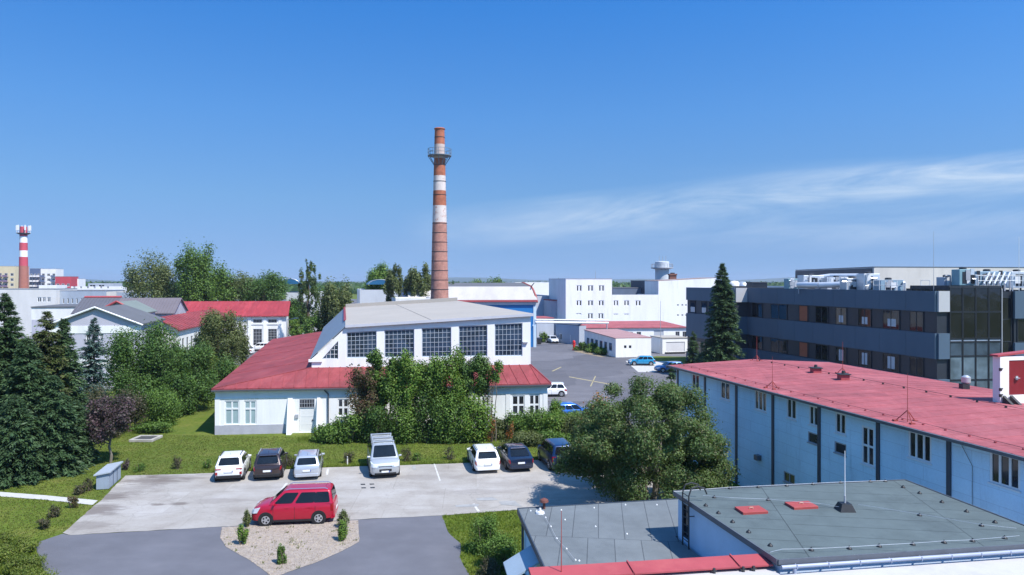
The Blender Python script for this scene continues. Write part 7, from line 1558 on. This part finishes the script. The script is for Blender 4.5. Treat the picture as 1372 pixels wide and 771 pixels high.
def streak(c0, c1, wid, a0, a1, gain):
    ctr = mth('ADD', mth('MULTIPLY', aa, c1), c0)
    band = mth('SUBTRACT', 1.0, mth('DIVIDE', mth('ABSOLUTE', mth('SUBTRACT', ee, ctr)), wid), clamp=True)
    band = mth('SMOOTH_MIN', band, .9, .2)
    ra = nd(nt, 'ShaderNodeMapRange'); nt.links.new(aa, ra.inputs[0]); ra.inputs[1].default_value = a0; ra.inputs[2].default_value = a1
    return mth('MULTIPLY', mth('MULTIPLY', band, ra.outputs[0]), gain)
tot = mth('ADD', streak(.080, .098, .038, -.16, .05, 1.15), mth('ADD', streak(.052, .045, .034, .0, .5, .60), streak(.135, .04, .02, .2, .5, .35)))
nz = nd(nt, 'ShaderNodeMapRange'); nt.links.new(n1.outputs['Fac'], nz.inputs[0]); nz.inputs[1].default_value = .34; nz.inputs[2].default_value = .72
nz2 = nd(nt, 'ShaderNodeMapRange'); nt.links.new(n2.outputs['Fac'], nz2.inputs[0]); nz2.inputs[1].default_value = .25; nz2.inputs[2].default_value = .75; nz2.inputs[3].default_value = .55; nz2.inputs[4].default_value = 1.1
cl = mth('MULTIPLY', mth('MULTIPLY', tot, mth('ADD', mth('MULTIPLY', nz.outputs[0], .95), .07)), nz2.outputs[0], clamp=True)
hs = nd(nt, 'ShaderNodeHueSaturation'); hs.inputs['Saturation'].default_value = SKY_SAT; hs.inputs['Value'].default_value = 1.1 * 1.4; hs.inputs['Hue'].default_value = .5; nt.links.new(sky.outputs[0], hs.inputs['Color'])
sv = nd(nt, 'ShaderNodeCombineXYZ'); nt.links.new(sp.outputs['X'], sv.inputs[0]); nt.links.new(sp.outputs['Y'], sv.inputs[1]); nt.links.new(mth('ADD', mth('MULTIPLY', mth('MAXIMUM', sp.outputs['Z'], 0.0), .80), .20), sv.inputs[2]); nt.links.new(sv.outputs[0], sky.inputs['Vector'])
KS = 1.4
tr_ = ramp(nt, mth('MAXIMUM', sp.outputs['Z'], 0.0), [(p_, [q / KS for q in c_]) for p_, c_ in ((0, (.57, .60, .64)), (.046, (.56, .61, .66)), (.112, (.52, .67, .73)), (.22, (.39, .68, .88)), (.36, (.21, .62, .98)), (.60, (.42, .90, 1.18)), (1, (.58, 1.08, 1.38)))])  # upper stops raised beyond a real zenith to add fill light
skyc = mixc(nt, 1.0, hs.outputs[0], tr_.outputs['Color'], 'MULTIPLY')
mx = nd(nt, 'ShaderNodeMix', data_type='RGBA'); nt.links.new(cl, mx.inputs[0]); nt.links.new(skyc, mx.inputs[6]); mx.inputs[7].default_value = CLOUD
nt.links.new(mx.outputs[2], bg.inputs['Color']); bg.inputs['Strength'].default_value = SKY_STR
sl = bpy.data.lights.new('sun', 'SUN'); sl.energy = SUN_STR; sl.angle = math.radians(.53); sl.color = (1.0, .955, .89)
so = bpy.data.objects.new('sun', sl); COL.objects.link(so)
dv = Vector((-.77 * math.cos(math.radians(SUN_EL)), .64 * math.cos(math.radians(SUN_EL)), -math.sin(math.radians(SUN_EL)))); so.rotation_euler = dv.to_track_quat('-Z', 'Y').to_euler(); so.location = (60, -40, 80)
if HAZE:
    mb = MB(); mb.box(-5000, -120, -1, 5000, 6900, 64); m = bpy.data.materials.new('haze_air'); m.use_nodes = True; t2 = m.node_tree
    for n in list(t2.nodes): t2.nodes.remove(n)
    o_ = nd(t2, 'ShaderNodeOutputMaterial'); v_ = nd(t2, 'ShaderNodeVolumePrincipled'); v_.inputs['Color'].default_value = (.72, .83, 1, 1); v_.inputs['Density'].default_value = HAZE; v_.inputs['Anisotropy'].default_value = .2
    t2.links.new(v_.outputs[0], o_.inputs['Volume']); h_ = mb.build('haze', m); tag(h_, 'thin bluish summer haze over the works', 'haze', kind='stuff')
cam = bpy.data.cameras.new('camera'); co = bpy.data.objects.new('camera', cam); COL.objects.link(co); co.location = (0, 0, H); co.rotation_euler = (math.radians(90), 0, 0)
cam.sensor_width = 36; cam.lens = 36 * F / 1372; cam.shift_y = -8.5 / 1372; cam.clip_end = 20000; cam.clip_start = .1; sc.camera = co
sc.render.engine = 'CYCLES'; sc.cycles.use_denoising = True; sc.cycles.max_bounces = 6; sc.cycles.diffuse_bounces = 3; sc.cycles.glossy_bounces = 3; sc.cycles.transmission_bounces = 3; sc.cycles.transparent_max_bounces = 4; sc.cycles.volume_bounces = 0
sc.cycles.use_adaptive_sampling = True; sc.cycles.adaptive_threshold = .01
vs = sc.view_settings; sc.display_settings.display_device = 'sRGB'; vs.view_transform = 'Standard'; vs.look = 'None'; vs.gamma = 1; vs.exposure = EXPO; vs.use_curve_mapping = False
